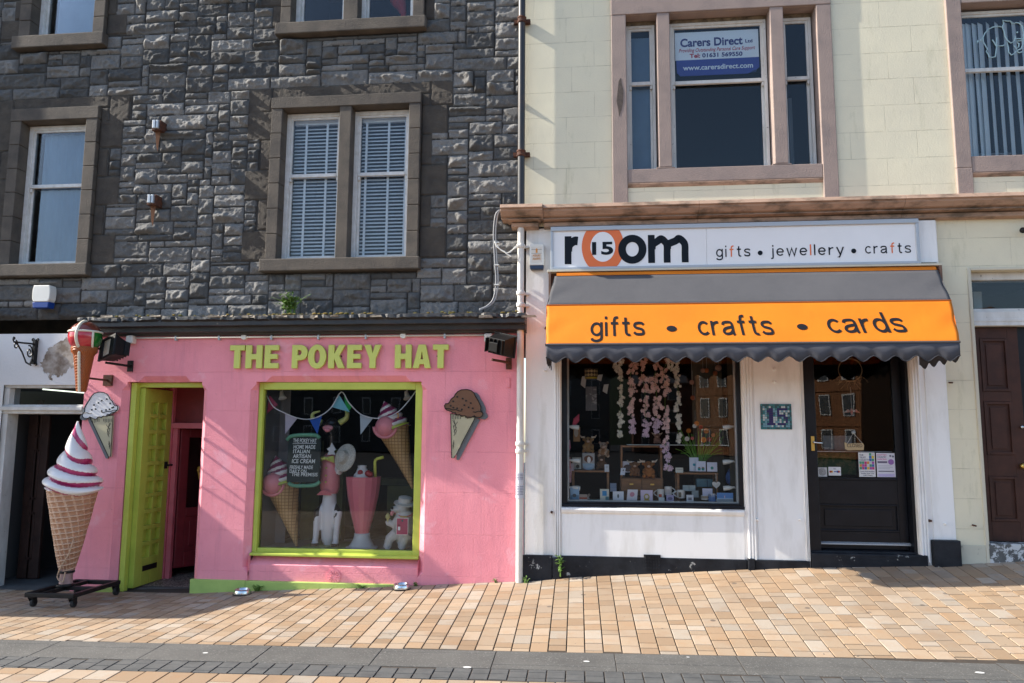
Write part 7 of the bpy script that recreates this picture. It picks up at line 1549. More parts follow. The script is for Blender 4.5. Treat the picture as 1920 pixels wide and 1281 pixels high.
# cards, books, labels and pictures: px box, depth, label, base colour, picture (px box inside 0..1, colour), tilt
cards = [
 (1069, 914, 1086, 940.5, .20, 'blue photo card at the far left of the front row', (.28, .45, .62), [(.05, .1, .95, .45, (.12, .26, .40)), (.25, .3, .7, .55, (.08, .09, .09))], 0),
 (1125, 917, 1142, 940.5, .20, 'cream card with a blue square and a small bird', (.60, .59, .50), [(.25, .45, .75, .85, (.03, .25, .52)), (.6, .05, .98, .4, (.10, .22, .24))], 0),
 (1149, 921.5, 1169.5, 941, .19, 'white card with a tiny dark feather picture', (.66, .70, .76), [(.4, .35, .58, .75, (.10, .12, .12))], 0),
 (1174.5, 918, 1194, 941, .20, 'tilted white card with a pale pink blossom', (.68, .66, .70), [(.25, .4, .72, .8, (.55, .25, .32))], -6),
 (1201, 919, 1224, 942, .19, 'lilac card with a long haired girl in a yellow dress', (.60, .52, .66), [(.25, .15, .75, .72, (.38, .32, .10)), (.36, .32, .64, .6, (.66, .56, .55)), (.24, .02, .76, .26, (.45, .30, .04))], 0),
 (1235, 933, 1246, 942, .17, 'tiny pale label below the mug with a red patch', (.55, .62, .63), [], 0),
 (1249.5, 928, 1263.5, 942, .18, 'small violet patterned card below the middle mug', (.36, .33, .52), [(.15, .3, .85, .7, (.14, .12, .2))], 0),
 (1287, 928, 1300.5, 941, .19, 'small white card with a grey square', (.62, .64, .68), [(.25, .2, .75, .62, (.18, .18, .2))], 0),
 (1317, 916, 1336, 930, .24, 'plain pale lilac envelope standing behind the front row', (.54, .56, .70), [], 0),
 (1344, 924, 1375, 944, .18, 'sea view postcard at the right end of the front row', (.30, .46, .66), [(.0, .5, 1, 1, (.10, .25, .55)), (.02, .06, .98, .40, (.26, .32, .36)), (.44, .5, .50, .75, (.6, .45, .45))], 0),
 (1280, 910, 1304, 921, .34, 'grey blue greeting card lying behind the mugs', (.36, .43, .43), [(.47, .05, .53, .95, (.2, .25, .25))], 0),
 (1297, 920, 1310, 933, .26, 'dull grey card behind the small white card', (.22, .27, .28), [], 0),
 (1292.5, 858, 1310, 884, .42, 'tall white jewellery card with a turquoise pendant, at the back', (.58, .64, .74), [(.35, .38, .68, .58, (.03, .30, .42))], 0),
 (1305, 865, 1323.5, 884, .38, 'square white jewellery card with two turquoise earrings', (.62, .66, .78), [(.16, .08, .46, .36, (.01, .22, .24)), (.56, .08, .86, .36, (.01, .22, .24)), (.22, .3, .4, .42, (.22, .14, .08)), (.62, .3, .8, .42, (.22, .14, .08))], 0),
 (1325.5, 867, 1345, 884.5, .38, 'white jewellery card with one green round pendant', (.62, .66, .78), [(.34, .22, .64, .56, (.02, .22, .20))], 0),
 (1266.5, 877, 1281, 886.5, .33, 'small cream price label on the corner of the right table', (.54, .56, .50), [(.1, .6, .9, .72, (.3, .3, .3))], 0),
 (1133.5, 871, 1142, 885, .33, 'small pale price label on the edge of the left table', (.50, .54, .58), [(.2, .5, .8, .8, (.36, .4, .44))], 0),
 (1162.5, 877.5, 1171.5, 891, .33, 'small tilted pale price tag beside the cabinet', (.50, .55, .64), [(.4, .55, .7, .8, (.1, .12, .15))], -8),
 (1073, 858, 1090, 880, .46, 'pale grey card with a dark animal silhouette on the left table', (.40, .42, .38), [(.4, .05, .8, .4, (.02, .02, .02))], 0),
 (1069, 869, 1076, 883, .34, 'narrow lilac tag at the left edge of the window', (.48, .42, .52), [], 0),
 (1166, 865, 1189.5, 886, .46, 'white card with a brown hedgehog picture inside the cabinet', (.56, .57, .64), [(.1, .05, .85, .72, (.10, .065, .06))], 0),
 (1086, 927, 1101, 941, .19, 'little card with red white lettering in the front row', (.40, .30, .24), [(.0, .0, 1, .35, (.62, .60, .58)), (.0, .35, 1, .6, (.40, .08, .03))], 0),
 (1075, 801, 1087.5, 828, .5, 'tan gift box with a white printed front', (.32, .18, .07), [(.1, .3, .75, .95, (.44, .42, .36))], 0),
 (1306, 898, 1336, 913, .42, 'flat teal box with a dark ribbon under the right table', (.05, .13, .16), [(.64, .0, .7, 1, (.02, .05, .08))], 0),
 (1144, 906, 1156, 922, .3, 'dull blue card standing right of the left table leg', (.16, .22, .32), [(.0, .0, 1, .4, (.24, .28, .36))], 0)]
for (a0, b0, a1, b1, y, lb, cl, pics, tilt) in cards:
    x0, x1, z0, z1 = RC(a0, b0, a1, b1, y); wd, hh = x1 - x0, z1 - z0
    isbox = 'box' in lb; t = thing('gift_box' if isbox else ('price_label' if ('label' in lb or 'tag' in lb) else 'greeting_card'), lb, 'box' if isbox else ('price label' if ('label' in lb or 'tag' in lb) else 'card'), ((x0 + x1) / 2, y, z0), None if isbox else ('price labels in the gift shop window' if ('label' in lb or 'tag' in lb) else 'cards in the gift shop window'))
    def sh(x, z): return (x + (z - z0) * -math.tan(rad(tilt)) * 1.0, z)
    key = 'card_%02x%02x%02x' % tuple(int(v * 255) for v in cl)
    b = MB(); th = .10 if isbox else .004
    b.prism([sh(x0, z0), sh(x1, z0), sh(x1, z1), sh(x0, z1)], y, y + th); b.build('box' if isbox else 'card', col(key, cl, .6), t)
    for k, (u0, v0, u1, v1, pc) in enumerate(pics):
        key = 'print_%02x%02x%02x' % tuple(int(v * 255) for v in pc); b = MB(); cu_, cv_ = (u0 + u1) / 2, (v0 + v1) / 2
        if (u1 - u0) * wd > .8 * wd or 'square' in lb or v1 - v0 > .85 or 'ribbon' in lb: P_ = [sh(x0 + wd * u0, z0 + hh * v0), sh(x0 + wd * u1, z0 + hh * v0), sh(x0 + wd * u1, z0 + hh * v1), sh(x0 + wd * u0, z0 + hh * v1)]
        else: P_ = [sh(x0 + wd * (cu_ + (u1 - u0) / 2 * math.cos(i * .524)), z0 + hh * (cv_ + (v1 - v0) / 2 * math.sin(i * .524))) for i in range(12)]
        b.prism(P_, y - .0012 * (k + 1), y - .0012 * k - .0001); b.build('picture', col(key, pc, .7), t)
# mugs
def mug(label, px, py0, py1, wpx, y, hside, prt, wide=1.0):
    x, z1 = W(px, py0, y); z0 = WZ(y, (px, py1)); r = wpx / 1450 * (8 + y) / 2; t = thing('mug', label, 'mug', (x, y, z0), 'mugs in the gift shop window')
    b = MB(); b.lathe([(r * .9, z0), (r * .97, z0 + .006), (r, z1), (r * .92, z1), (r * .86, z0 + .012), (0, z0 + .012)], (x, y, 0), 22); b.build('cup', col('mug_white', (.62, .62, .60), .25), t, smooth=45)
    h = z1 - z0; b = MB(); b.tube([(x + hside * (r * .95 + .42 * h * math.sin(math.pi * i / 10)), y, z0 + h * (.16 + .70 * i / 10)) for i in range(11)], .0055, 7); b.build('handle', M['mug_white'], t, smooth=True)
    if prt:
        u0, u1, v0, v1, pc = prt; n = 6; key = 'mugprint_%02x%02x%02x' % tuple(int(v * 255) for v in pc); rr = r * 1.012; b = MB(); A_ = [math.pi * 1.5 + (u0 + (u1 - u0) * i / n) * 1.2 for i in range(n + 1)]
        b.add([(x + rr * math.cos(a), y + rr * math.sin(a), z0 + h * v) for v in (v0, v1) for a in A_], [(i, i + 1, n + 2 + i, n + 1 + i) for i in range(n)]); b.build('print', col(key, pc, .5), t, smooth=True)
mug('white mug with a red patch, handle to the left', 1238.5, 917.5, 932.5, 13, .25, -1, (-.5, .2, .05, .42, (.50, .07, .02)))
mug('white mug with a small pale figure, raised, handle to the right', 1252.5, 912.5, 928, 13.5, .28, 1, (-.5, .3, .1, .7, (.45, .40, .40)))
mug('white mug with a penguin outline, handle to the left', 1276.5, 919, 934, 15, .25, -1, (-.6, .0, .1, .75, (.10, .08, .05)))
mug('low tan cup on a white saucer in the front row', 1321, 929, 937, 13, .22, 1, (-1, 1, .3, .9, (.30, .24, .18)))
mug('blue seascape mug beside the sea view postcard', 1335, 926, 941, 13, .22, 1, (-1.2, 1.2, .05, .95, (.07, .16, .36)))
# soft toys
def toy(label, px, py, y, h, kind, c1, c2):
    x, z = W(px, py, y); t = thing('plush_toy', label, 'soft toy', (x, y, z), 'soft toys in the gift shop window'); k = h / .2; b = MB()
    b.ball((x, y, z + .06 * k), (.055 * k, .05 * k, .062 * k), 14, 10); b.ball((x, y - .02 * k, z + .14 * k), (.046 * k, .042 * k, .042 * k), 14, 10); b.ball((x, y - .055 * k, z + .128 * k), (.026 * k, .022 * k, .02 * k), 10, 8)
    for s in (-1, 1):
        b.tube([(x + s * .04 * k, y - .02 * k, z + .035 * k), (x + s * .05 * k, y - .07 * k, z + .02 * k)], [.022 * k, .024 * k], 8); b.tube([(x + s * .045 * k, y - .01 * k, z + .09 * k), (x + s * .055 * k, y - .05 * k, z + .065 * k)], [.018 * k, .017 * k], 8)
        b.ball((x + s * .045 * k, y - .005, z + .175 * k) if kind != 'cow' else (x + s * .055 * k, y - .01, z + .15 * k), (.02 * k, .01 * k, .02 * k), 8, 6)
    key = label.replace(' ', '_')[:30]; bo = b.build('body', mat('plush_' + key, c1, .95, c2, 22, .42, .6, bs=80, bd=.006), t, remesh=.007 * k + .002)
    b = MB(); b.ball((x, y - .078 * k, z + .126 * k), (.018 * k, .008 * k, .013 * k), 8, 6); b.build('muzzle', col('plush_muzzle', (.48, .32, .24), .8), t)
    for s in (-1, 1):
        b = MB(); b.ball((x + s * .018 * k, y - .063 * k, z + .152 * k), .006 * k, 6, 5); b.build('eye', M['black_metal'], t)
        if kind == 'cow': b = MB(); b.tube([(x + s * .035 * k, y - .02, z + .175 * k), (x + s * .075 * k, y - .02, z + .175 * k), (x + s * .095 * k, y - .02, z + .20 * k)], [.012 * k, .010 * k, .003], 7); b.build('horn', col('plush_horn', (.55, .46, .36), .7), t, smooth=True)
toy('ginger shaggy highland cow toy with pale horns in front of the cabinet', 1216, 897, .38, .20, 'cow', (.30, .11, .02), (.20, .06, .012))
toy('smaller brown deer toy next to the ginger cow toy', 1190, 893, .38, .17, 'cow', (.20, .09, .035), (.12, .05, .02))
toy('tan reindeer toy on the upper left above the framed picture', 1103, 849, .50, .19, 'cow', (.30, .18, .07), (.22, .12, .05))
toy('brown and cream fox toy sitting above the left table', 1132, 858, .48, .18, 'bear', (.22, .11, .05), (.45, .38, .30))
toy('dark brown owl toy on the left table', 1128, 881, .45, .17, 'bear', (.10, .05, .02), (.05, .025, .012))
toy('shaggy highland cow ornament on the glass shelf', 1232, 832, .6, .12, 'cow', (.28, .16, .12), (.2, .1, .08))
# framed plush picture
x0, x1, z0, z1 = RC(1091.5, 849, 1115.5, 881, .44); t = thing('framed_dog_picture', 'framed picture of a brown and white dog over a pale blue ruffle', 'picture', ((x0 + x1) / 2, .44, z0), None)
b = MB(); b.box(x0, x1, .44, .46, z0, z1); b.build('frame', col('grey_frame', (.20, .20, .2), .5), t, bevel=.003); b = MB(); b.box(x0 + .008, x1 - .008, .437, .44, z0 + .06, z1 - .008); b.build('picture', col('picture_grey', (.34, .34, .33), .6), t)
b = MB(); b.ball(((x0 + x1) / 2, .435, z0 + .115), (.048, .006, .038), 14, 8); b.build('dog_body', col('dog_brown', (.15, .06, .03), .8), t); b = MB(); b.ball(((x0 + x1) / 2 + .004, .431, z0 + .105), (.02, .005, .034), 12, 8); b.build('dog_blaze', M['white'], t)
b = MB(); b.box(x0 + .006, x1 - .006, .433, .437, z0 + .04, z0 + .066); b.ball(((x0 + x1) / 2, .435, z0 + .03), (.06, .012, .035), 14, 8); b.build('ruffle', col('pale_ruffle', (.42, .50, .66), .8, col2=(.25, .42, .5), vs=18), t)
# vase of flowers
vx, vy = WX(.5, (1310, 850)), .5; vz = WZ(.42, (1310, 885)); t = thing('flower_vase', 'bunch of orange and red flowers with bright green stems behind the jewellery cards', 'flowers', (vx, vy, vz))
b = MB(); r = random.Random(3)
for i in range(46):
    a = r.uniform(-.17, .17); top = P1(1311 + a * 260 + r.uniform(-6, 6), r.uniform(800, 850), vy + r.uniform(-.05, .05)); b.tube(bez((vx + a * .12, vy + r.uniform(-.02, .02), vz), (vx + a * .5, vy, vz + .2), top, 6), .0038, 5)
b.build('stems', mat('bright_stem', (.10, .30, .02), .5, (.06, .19, .015), 20), t)
b = MB(); b.lathe([(.03, vz), (.035, vz + .02), (.03, vz + .09), (.034, vz + .1)], (vx, vy, 0), 16); b.build('vase', col('pale_vase', (.4, .43, .45), .2), t, smooth=40)
for px, py, cl, rr in ((1306, 794, (.50, .16, .01), .03), (1291, 808, (.42, .14, .01), .03), (1324, 808, (.45, .14, .01), .034), (1319, 825, (.62, .20, .01), .036), (1314, 801, (.28, .02, .01), .026), (1298, 822, (.50, .12, .10), .022), (1302, 799, (.62, .60, .55), .026), (1288, 823, (.60, .58, .52), .03), (1330, 824, (.26, .03, .01), .03), (1337, 816, (.42, .16, .06), .024)):
    c_ = Vector(P1(px, py, vy - .06)); b = MB(); n = 11
    for k in range(n):
        a = 2 * math.pi * k / n; d = Vector((math.cos(a), -.35, math.sin(a))).normalized(); s_ = Vector((-math.sin(a), 0, math.cos(a))) * rr * .26
        b.add([c_, c_ + d * rr * .6 + s_, c_ + d * rr, c_ + d * rr * .6 - s_], [(0, 1, 2), (0, 2, 3)])
    b.ball(c_ + Vector((0, -.006, 0)), rr * .3, 8, 6); b.build('flower', col('petal_%02x%02x' % (int(cl[0] * 255), int(cl[1] * 255)), cl, .7), t)
# flower garlands
def garland(label, pts, y, cols, wd, n, seed):
    q = [P1(a, c2, y) for a, c2 in pts]; t = thing('flower_garland', label, 'garland', q[-1], 'flower garlands in the gift shop window'); ln = spline(q, 10); b = MB(); b.tube(ln, .0025, 4); b.build('vine', M['leaf'], t)
    r = random.Random(seed); b = MB(); L = len(ln)
    for i in range(n):
        f = (i + r.random()) / n
        if math.sin(f * 23 + seed) > .80: continue
        p = ln[min(L - 1, int(f * (L - 1)))] + Vector((r.gauss(0, wd), r.uniform(-.03, .03), r.gauss(0, .008))); rr = r.uniform(.014, .024) * (wd / .02) ** .3
        b.mi = (0 if f < .25 else (1 if f < .72 else 2)) if len(cols) > 2 else 0; nn = 5; ph = r.uniform(0, 6.28); tx_, tz_ = r.uniform(-.6, .6), r.uniform(-.6, .6)
        for k in range(nn):
            a = ph + 2 * math.pi * k / nn; P_ = lambda ra, da, up: p + Vector((ra * math.cos(a + da), -up + ra * math.cos(a + da) * tx_ + ra * math.sin(a + da) * tz_, ra * math.sin(a + da)))
            b.add([p, P_(rr * .7, -.5, .004), P_(rr, -.25, .007), P_(rr, .25, .007), P_(rr * .7, .5, .004)], [(0, 1, 2), (0, 2, 3), (0, 3, 4)])
    b.build('blossom', [col('petal_' + nm, c_, .75) for nm, c_ in cols], t)
PK = [('coral', (.80, .50, .42)), ('rose', (.84, .58, .56)), ('mauve', (.72, .54, .66))]; WH = [('white', (.80, .76, .66))]
yG = .30
garland('leftmost long garland of small white blossom', [(1164, 672), (1163, 705), (1164, 735), (1163, 775), (1162, 800), (1162, 820)], yG, WH, .012, 150, 1)
garland('short sprig of white blossom left of the longest white garland', [(1153, 682), (1155, 690), (1155, 698)], yG, WH, .010, 16, 2)
garland('first pink garland, right of the white one on the left', [(1188, 683), (1182, 705), (1185, 735), (1182, 765), (1186, 790), (1185, 813)], yG, PK, .020, 90, 3)
garland('second pink garland, in front of the dark middle, with a bend at its top', [(1208, 672), (1203, 700), (1208, 725), (1210, 750), (1210, 780), (1211, 805), (1208, 822)], yG, PK, .021, 95, 4)
garland('third pink garland, left of the longest one', [(1232, 682), (1226, 715), (1231, 740), (1230, 770), (1231, 795), (1232, 812)], yG, PK, .022, 95, 5)
garland('longest pink garland, trailing down past the cabinet to mauve tips', [(1256, 673), (1244, 695), (1247, 725), (1247, 760), (1249, 790), (1251, 815), (1247, 840), (1253, 865), (1251, 884)], yG, PK, .020, 135, 6)
garland('right long garland of small white blossom beside the dark opening', [(1269, 683), (1268, 705), (1272, 738), (1269, 765), (1272, 785), (1272, 805), (1274, 830)], yG, WH, .013, 140, 7)
garland('short sprig of cream blossom at the top between pink and white garlands', [(1256, 675), (1258, 685), (1257, 695)], yG, WH, .018, 22, 8)
# bullet lamps on the side rails
for k, (px, py, s) in enumerate(((1076, 801, 1), (1078, 864, 1), (1078, 915, 1), (1365, 801, -1), (1365, 866, -1), (1366, 915, -1))):
    x, y, z = P1(px, py, .22); t = thing('clip_lamp', ['top white bullet lamp on the left rail of the gift shop window', 'middle white bullet lamp on the left rail of the gift shop window', 'bottom white bullet lamp on the left rail of the gift shop window', 'top white bullet lamp on the right rail of the gift shop window', 'middle white bullet lamp on the right rail of the gift shop window', 'bottom white bullet lamp on the right rail of the gift shop window'][k], 'lamp', (x, y, z), 'white bullet lamps in the gift shop window')
    b = MB(); b.lathe([(.010, -.062), (.012, -.04), (.022, -.015), (.026, .03), (.024, .052), (.019, .052), (.0, .03)], (x, y, z), 14, axis=(s, .15, -.12)); b.build('shade', M['plastic_white'], t, smooth=40)
    b = MB(); b.box(x - s * .085 - .012, x - s * .085 + .012, y - .012, y + .012, z - .014, z + .016); b.tube([(x - s * .085, y, z), (x - s * .055, y, z)], .006, 6); b.build('clip', M['pipe_white'], t)
# hanging heart, blue bag, cloths, lantern, shell, small bits
x, y, z = P1(1343, 909, .30); t = thing('hanging_heart', 'white wooden heart hanging below the right table', 'ornament', (x, y, z)); b = MB(); k = .0026
b.prism([(x + k * 16 * math.sin(a) ** 3, z + k * (13 * math.cos(a) - 5 * math.cos(2 * a) - 2 * math.cos(3 * a) - math.cos(4 * a))) for a in [i * math.pi / 16 for i in range(32)]], y, y + .012); b.build('heart', col('heart_white', (.58, .56, .52), .6), t, bevel=.002); b = MB(); b.tube([(x, y + .006, z + .03), (x, y + .006, z + .115)], .0018, 4); b.build('string', M['plastic_white'], t)
x, y, z = P1(1369, 896, .45); t = thing('blue_backpack', 'small bright blue fabric bag hanging at the right side of the gift shop window', 'bag', (x, y, z - .07)); b = MB(); b.ball((x, y, z), (.048, .03, .075), 14, 10); b.box(x - .03, x + .03, y - .034, y - .02, z - .06, z - .005); b.build('body', col('bag_blue', (.012, .07, .24), .7), t, smooth=50, bevel=.004); b = MB(); b.tube([(x - .02, y, z + .07), (x, y, z + .095), (x + .02, y, z + .07)], .005); b.build('strap', M['bag_blue'], t)
for k, (pp, cl, lb) in enumerate(((((1075, 785), (1086, 776), (1086, 790), (1080, 797), (1073, 798)), (.45, .06, .10), 'bright pink scarf folded high at the left side of the gift shop window'), (((1064, 858), (1069, 857), (1072, 885), (1071, 905), (1064, 906)), (.45, .12, .16), 'pink and white patterned scarf hanging low at the left edge of the window'), (((1064, 820), (1069, 826), (1070, 840), (1065, 852)), (.50, .14, .26), 'small pink and green scarf at the left edge of the window'))):
    b = MB(); yy = .24; t = thing('scarf', lb, 'scarf', P1(*pp[0], yy), 'scarves in the gift shop window'); b.prism([W(a, c2, yy) for a, c2 in pp], yy, yy + .02); b.build('cloth', mat('scarf_cloth_%d' % k, cl, .9, (.5, .4, .42) if k else (.36, .03, .07), 24), t, bevel=.006)
x, y, z = P1(1108, 702, .40); t = thing('paper_lantern', 'black and yellow drum lantern at the top left of the gift shop window', 'lantern', (x, y, z)); b = MB(); b.lathe([(.07, -.055), (.075, -.05), (.075, .06), (.07, .065)], (x, y, z), 20); b.build('drum', mat('lantern_paper', (.012, .012, .012), .6), t, smooth=40)
b = MB()
for i in range(-2, 3):
    for j in (0, 1): a = i * .45 + .1; rr = .0765; b.lathe([(.0, .0015), (.013, .001), (.015, 0)], (x + rr * math.sin(a), y - rr * math.cos(a), z - .01 + .04 * j), 10, axis=(math.sin(a), -math.cos(a), 0))
b.build('eye_spot', col('lantern_cream', (.45, .36, .18), .6), t); b = MB(); b.lathe([(.076, 0), (.0765, .02)], (x, y, z - .052), 20); b.build('band', col('lantern_yellow', (.40, .32, .02), .6), t); b = MB(); b.tube([(x, y, z + .06), (x, y, z + .2)], .002, 4); b.build('cord', M['black_metal'], t)
for k, (px, py, h) in enumerate(((1095, 717, .13), (1136, 730, .1), (1125, 709, .07))):
    x, y, z = P1(px, py, .36); t = thing('white_cloth_flag', ['silvery white pennant below the black lantern', 'small pale pennant right of the lantern', 'tiny pale pennant next to the lantern'][k], 'pennant', (x, y, z), 'pale pennants in the gift shop window'); b = MB(); b.prism([(x - .02, z + h * .5), (x + .03, z + h * .55), (x + .012, z - h * .5), (x - .035, z - h * .2)], y, y + .004); b.build('cloth', col('pale_pennant', (.40, .42, .42), .8), t)
x, y, z = P1(1113, 790, .6); t = thing('silver_fish_ornament', 'dark silver patterned hanging panel left of the white garland', 'ornament', (x, y, z)); b = MB(); xa, xb, za, zb = RC(1098, 725, 1119, 770, .6); b.box(xa, xb, .6, .61, za, zb); b.build('panel', mat('silver_pattern', (.10, .10, .11), .4, (.30, .30, .32), 26, .56, .62), t)
for k, (px, py, cl) in enumerate(((1111, 936, (.04, .20, .20)), (1121, 938, (.05, .24, .26)), (1143, 936, (.08, .16, .18)))):
    x, y, z = P1(px, py, .24); t = thing('pottery_bowl', ['olive and turquoise pottery bowl in the front row', 'turquoise pottery bowl in the front row', 'little grey blue pottery bird by the cream card'][k], 'pottery', (x, y, FL), 'small pottery in the gift shop window'); b = MB(); b.lathe([(.02, FL), (.04, FL + .02), (.046, FL + .045), (.041, FL + .045), (.0, FL + .015)], (x, y, 0), 16); b.build('bowl', col('glaze_%d' % k, cl, .2), t, smooth=45)
x, y, z = P1(1103, 925, .30); t = thing('heron_ornament', 'small white and brown bird ornament in the front row', 'ornament', (x, y, FL)); b = MB(); b.tube(spline([(x, y, FL), (x + .002, y, FL + .03), (x - .008, y, FL + .06), (x + .008, y, FL + .085), (x + .022, y, FL + .082)], 4), [.012, .014, .016, .018, .02, .02, .018, .015, .013, .012, .012, .013, .014, .012, .008, .003, .002], 8); b.build('body', mat('bird_white', (.5, .46, .42), .6, (.22, .13, .08), 20), t, smooth=True)
for k, (px, py) in enumerate(((1300, 672), (1318, 695), (1325, 695), (1347, 690), (1341, 700), (1297, 717), (1299, 746))):
    x, y, z = P1(px, py, .7); t = thing('paper_ball', ['orange paper ball at the very top of the window right of the white garland', 'pink paper heart, left of a pair, under the awning edge', 'orange paper heart, right of a pair, under the awning edge', 'large orange paper ball beside a pink one near the right frame', 'pink paper ball beside the large orange one', 'pale orange paper ball hanging lower', 'lowest round pinkish paper ball'][k], 'decoration', (x, y, z), 'paper decorations in the gift shop window'); b = MB(); b.ball((x, y, z), .035 if k == 3 else .026, 12, 8); b.build('ball', col('paper_%d' % (k % 2), ((.42, .12, .04), (.50, .26, .18))[k % 2], .8), t, smooth=True); b = MB(); b.tube([(x, y, z), (x, y, z + .3)], .001, 4); b.build('thread', M['plastic_white'], t)
# ---- things on the gift shop door glass
yd = dy + .014
t = thing('closed_sign', 'small tan wooden CLOSED sign hanging on the black door glass', 'sign', P1(1601, 840, yd)); x0, x1, z0, z1 = RC(1583, 829.5, 1620, 844, yd)
b = MB(); b.prism([(x0, z1), (x0 + .03, z1 - .012), (x1 - .01, z1 - .006), (x1, z1 - .03), (x1 - .006, z0), (x0 + .03, z0 - .004), (x0 + .002, z0 + .01)], yd - .010, yd); b.build('plaque', mat('tan_plywood', (.46, .35, .20), .7, (.38, .28, .15), 6), t); text('CLOSED', 'lettering', M['black_metal'], t, x0 + .022, x1 - .018, z0 + .028, .034, yd - .0105, depth=.001)
b = MB(); c_ = P1(1600, 812, yd); b.tube([(x0 + .03, yd, z1 - .01), c_, (x1 - .01, yd, z1 - .012)], .0018, 4); b.build('string', M['plastic_white'], t); b = MB(); b.ball((c_[0], yd - .006, c_[2] + .005), (.022, .012, .018), 10, 6); b.build('suction_cup', col('clear_cup', (.3, .32, .32), .1), t, smooth=True)
x, z = W(1594, 694, dy + .05); t = thing('twig_wreath', 'thin round twig wreath hanging at the top of the black door glass', 'wreath', (x, dy + .05, z)); r = random.Random(4)
for k in range(5):
    b = MB(); R1 = (W(1617, 694, dy + .05)[0] - x) * r.uniform(.95, 1.03); b.tube([(x + R1 * math.cos(a) * (1 + .03 * math.sin(a * 5 + k)), dy + .05 + .008 * math.sin(a * 4 + k), z + R1 * math.sin(a) * (1 + .03 * math.cos(a * 4 + k))) for a in [i * 2 * math.pi / 40 for i in range(41)]], .0028, 5); b.build('twig', col('twig', (.24, .17, .09), .8), t)
b = MB()
for k in range(24): a = r.uniform(-2.6, -.4); L = r.uniform(.02, .09); p0 = (x + .12 * math.cos(a), dy + .05, z + .12 * math.sin(a)); b.tube([p0, (p0[0] + L * math.cos(a + r.uniform(-1, 1)), dy + .05, p0[2] + L * math.sin(a + r.uniform(-1, 1)))], .0014, 4)
b.build('spray', M['twig'], t)
x, z = W(1597, 772, dy + .06); t = thing('bird_ornament', 'small red and white bird ornament hanging on the door glass above the closed sign', 'ornament', (x, dy + .06, z)); b = MB()
for s in (-1, 1): b.add([(x, dy + .06, z), (x + s * .04, dy + .05, z + .025), (x + s * .08, dy + .06, z - .012), (x + s * .03, dy + .055, z - .006)], [(0, 1, 2, 3)])
b.ball((x, dy + .06, z), (.014, .012, .035), 8, 6); b.build('bird', mat('bird_red', (.40, .07, .04), .6, (.5, .45, .4), 40), t); b = MB(); b.tube([(x, dy + .06, z + .03), (x, dy + .06, z + .25)], .0012, 4); b.build('thread', M['plastic_white'], t)
def notice(label, a0, b0, a1, b1, base, items, cat='poster'):
    x0, x1, z0, z1 = RC(a0, b0, a1, b1, yd); wd, hh = x1 - x0, z1 - z0; t = thing('window_notice', label, cat, ((x0 + x1) / 2, yd, z0), 'notices on the gift shop door glass'); b = MB(); b.box(x0, x1, yd - .002, yd, z0, z1); b.build('sheet', col('notice_%02x' % int(base[0] * 255), base, .6), t)
    for it in items:
        if it[0] == 't': _, s_, u0, u1, v, hgt, mm = it; text(s_, 'print_line', mm, t, x0 + wd * u0, x0 + wd * u1, z0 + hh * v, hh * hgt, yd - .0022, depth=.0008, bold=.015)
        elif it[0] == 'r': _, u0, v0, u1, v1, cc = it; b = MB(); b.box(x0 + wd * u0, x0 + wd * u1, yd - .0032, yd - .0021, z0 + hh * v0, z0 + hh * v1); b.build('print_block', col('ink_%02x%02x%02x' % tuple(int(q * 255) for q in cc), cc, .6), t)
        elif it[0] == 'c': _, u, v, r_, cc = it; b = MB(); b.disc((x0 + wd * u, z0 + hh * v), r_, yd - .0042, yd - .0033, 16); b.build('print_dot', col('ink_%02x%02x%02x' % tuple(int(q * 255) for q in cc), cc, .6), t)
nav = col('ink_navy', (.03, .03, .09), .6); pkk = col('ink_pink', (.52, .10, .24), .6); r = random.Random(6)
patch = [('r', .04 + .153 * i, .30 + .115 * j, .04 + .153 * i + .14, .30 + .115 * j + .105, r.choice([(.45, .03, .16), (.60, .42, .02), (.03, .12, .35), (.35, .06, .30), (.60, .22, .04), (.5, .5, .5), (.05, .25, .15)])) for i in range(6) for j in range(6) if not (j > 2 and i < 4)]
notice('brightly coloured patchwork poster at the bottom of the door glass', 1609, 848.5, 1642, 894.5, (.62, .62, .62), patch + [('t', 'THE', .05, .3, .86, .07, nav), ('t', 'TRUST', .05, .45, .76, .07, nav), ('t', 'COLLECTIVE', .05, .7, .665, .07, nav), ('t', 'Caravan Book Broadford', .06, .94, .20, .05, nav), ('t', 'Sunday June 2.30', .1, .9, .12, .05, nav), ('t', 'Cafe & Theatre', .25, .8, .04, .05, nav)])
notice('white and purple country dancing poster beside the colourful one', 1642.5, 849.5, 1679.5, 895, (.60, .60, .66), [('t', 'SCOTTISH', .05, .55, .89, .065, pkk), ('t', 'COUNTRY', .05, .55, .80, .065, nav), ('t', 'DANCING', .05, .55, .71, .065, pkk), ('r', .05, .58, .58, .66, (.12, .10, .16)), ('r', .08, .22, .92, .26, (.10, .10, .14)), ('c', .78, .63, .028, (.26, .12, .36)), ('r', .08, .46, .8, .475, (.3, .3, .36)), ('r', .08, .40, .86, .415, (.3, .3, .36)), ('r', .08, .34, .7, .355, (.3, .3, .36)), ('r', .06, .02, .94, .14, (.44, .40, .62)), ('c', .76, .88, .010, (.1, .1, .15)), ('c', .90, .86, .010, (.1, .1, .15))])
notice('white card payment sticker with red yellow and blue circles on the door glass', 1553, 875.5, 1577, 892, (.61, .61, .62), [('c', .16, .45, .011, (.45, .03, .02)), ('c', .26, .45, .011, (.60, .30, .02)), ('c', .72, .45, .011, (.02, .08, .35)), ('c', .82, .45, .011, (.45, .03, .02)), ('r', .42, .40, .6, .5, (.05, .07, .25)), ('r', .4, .72, .62, .82, (.25, .25, .3))], 'sticker')
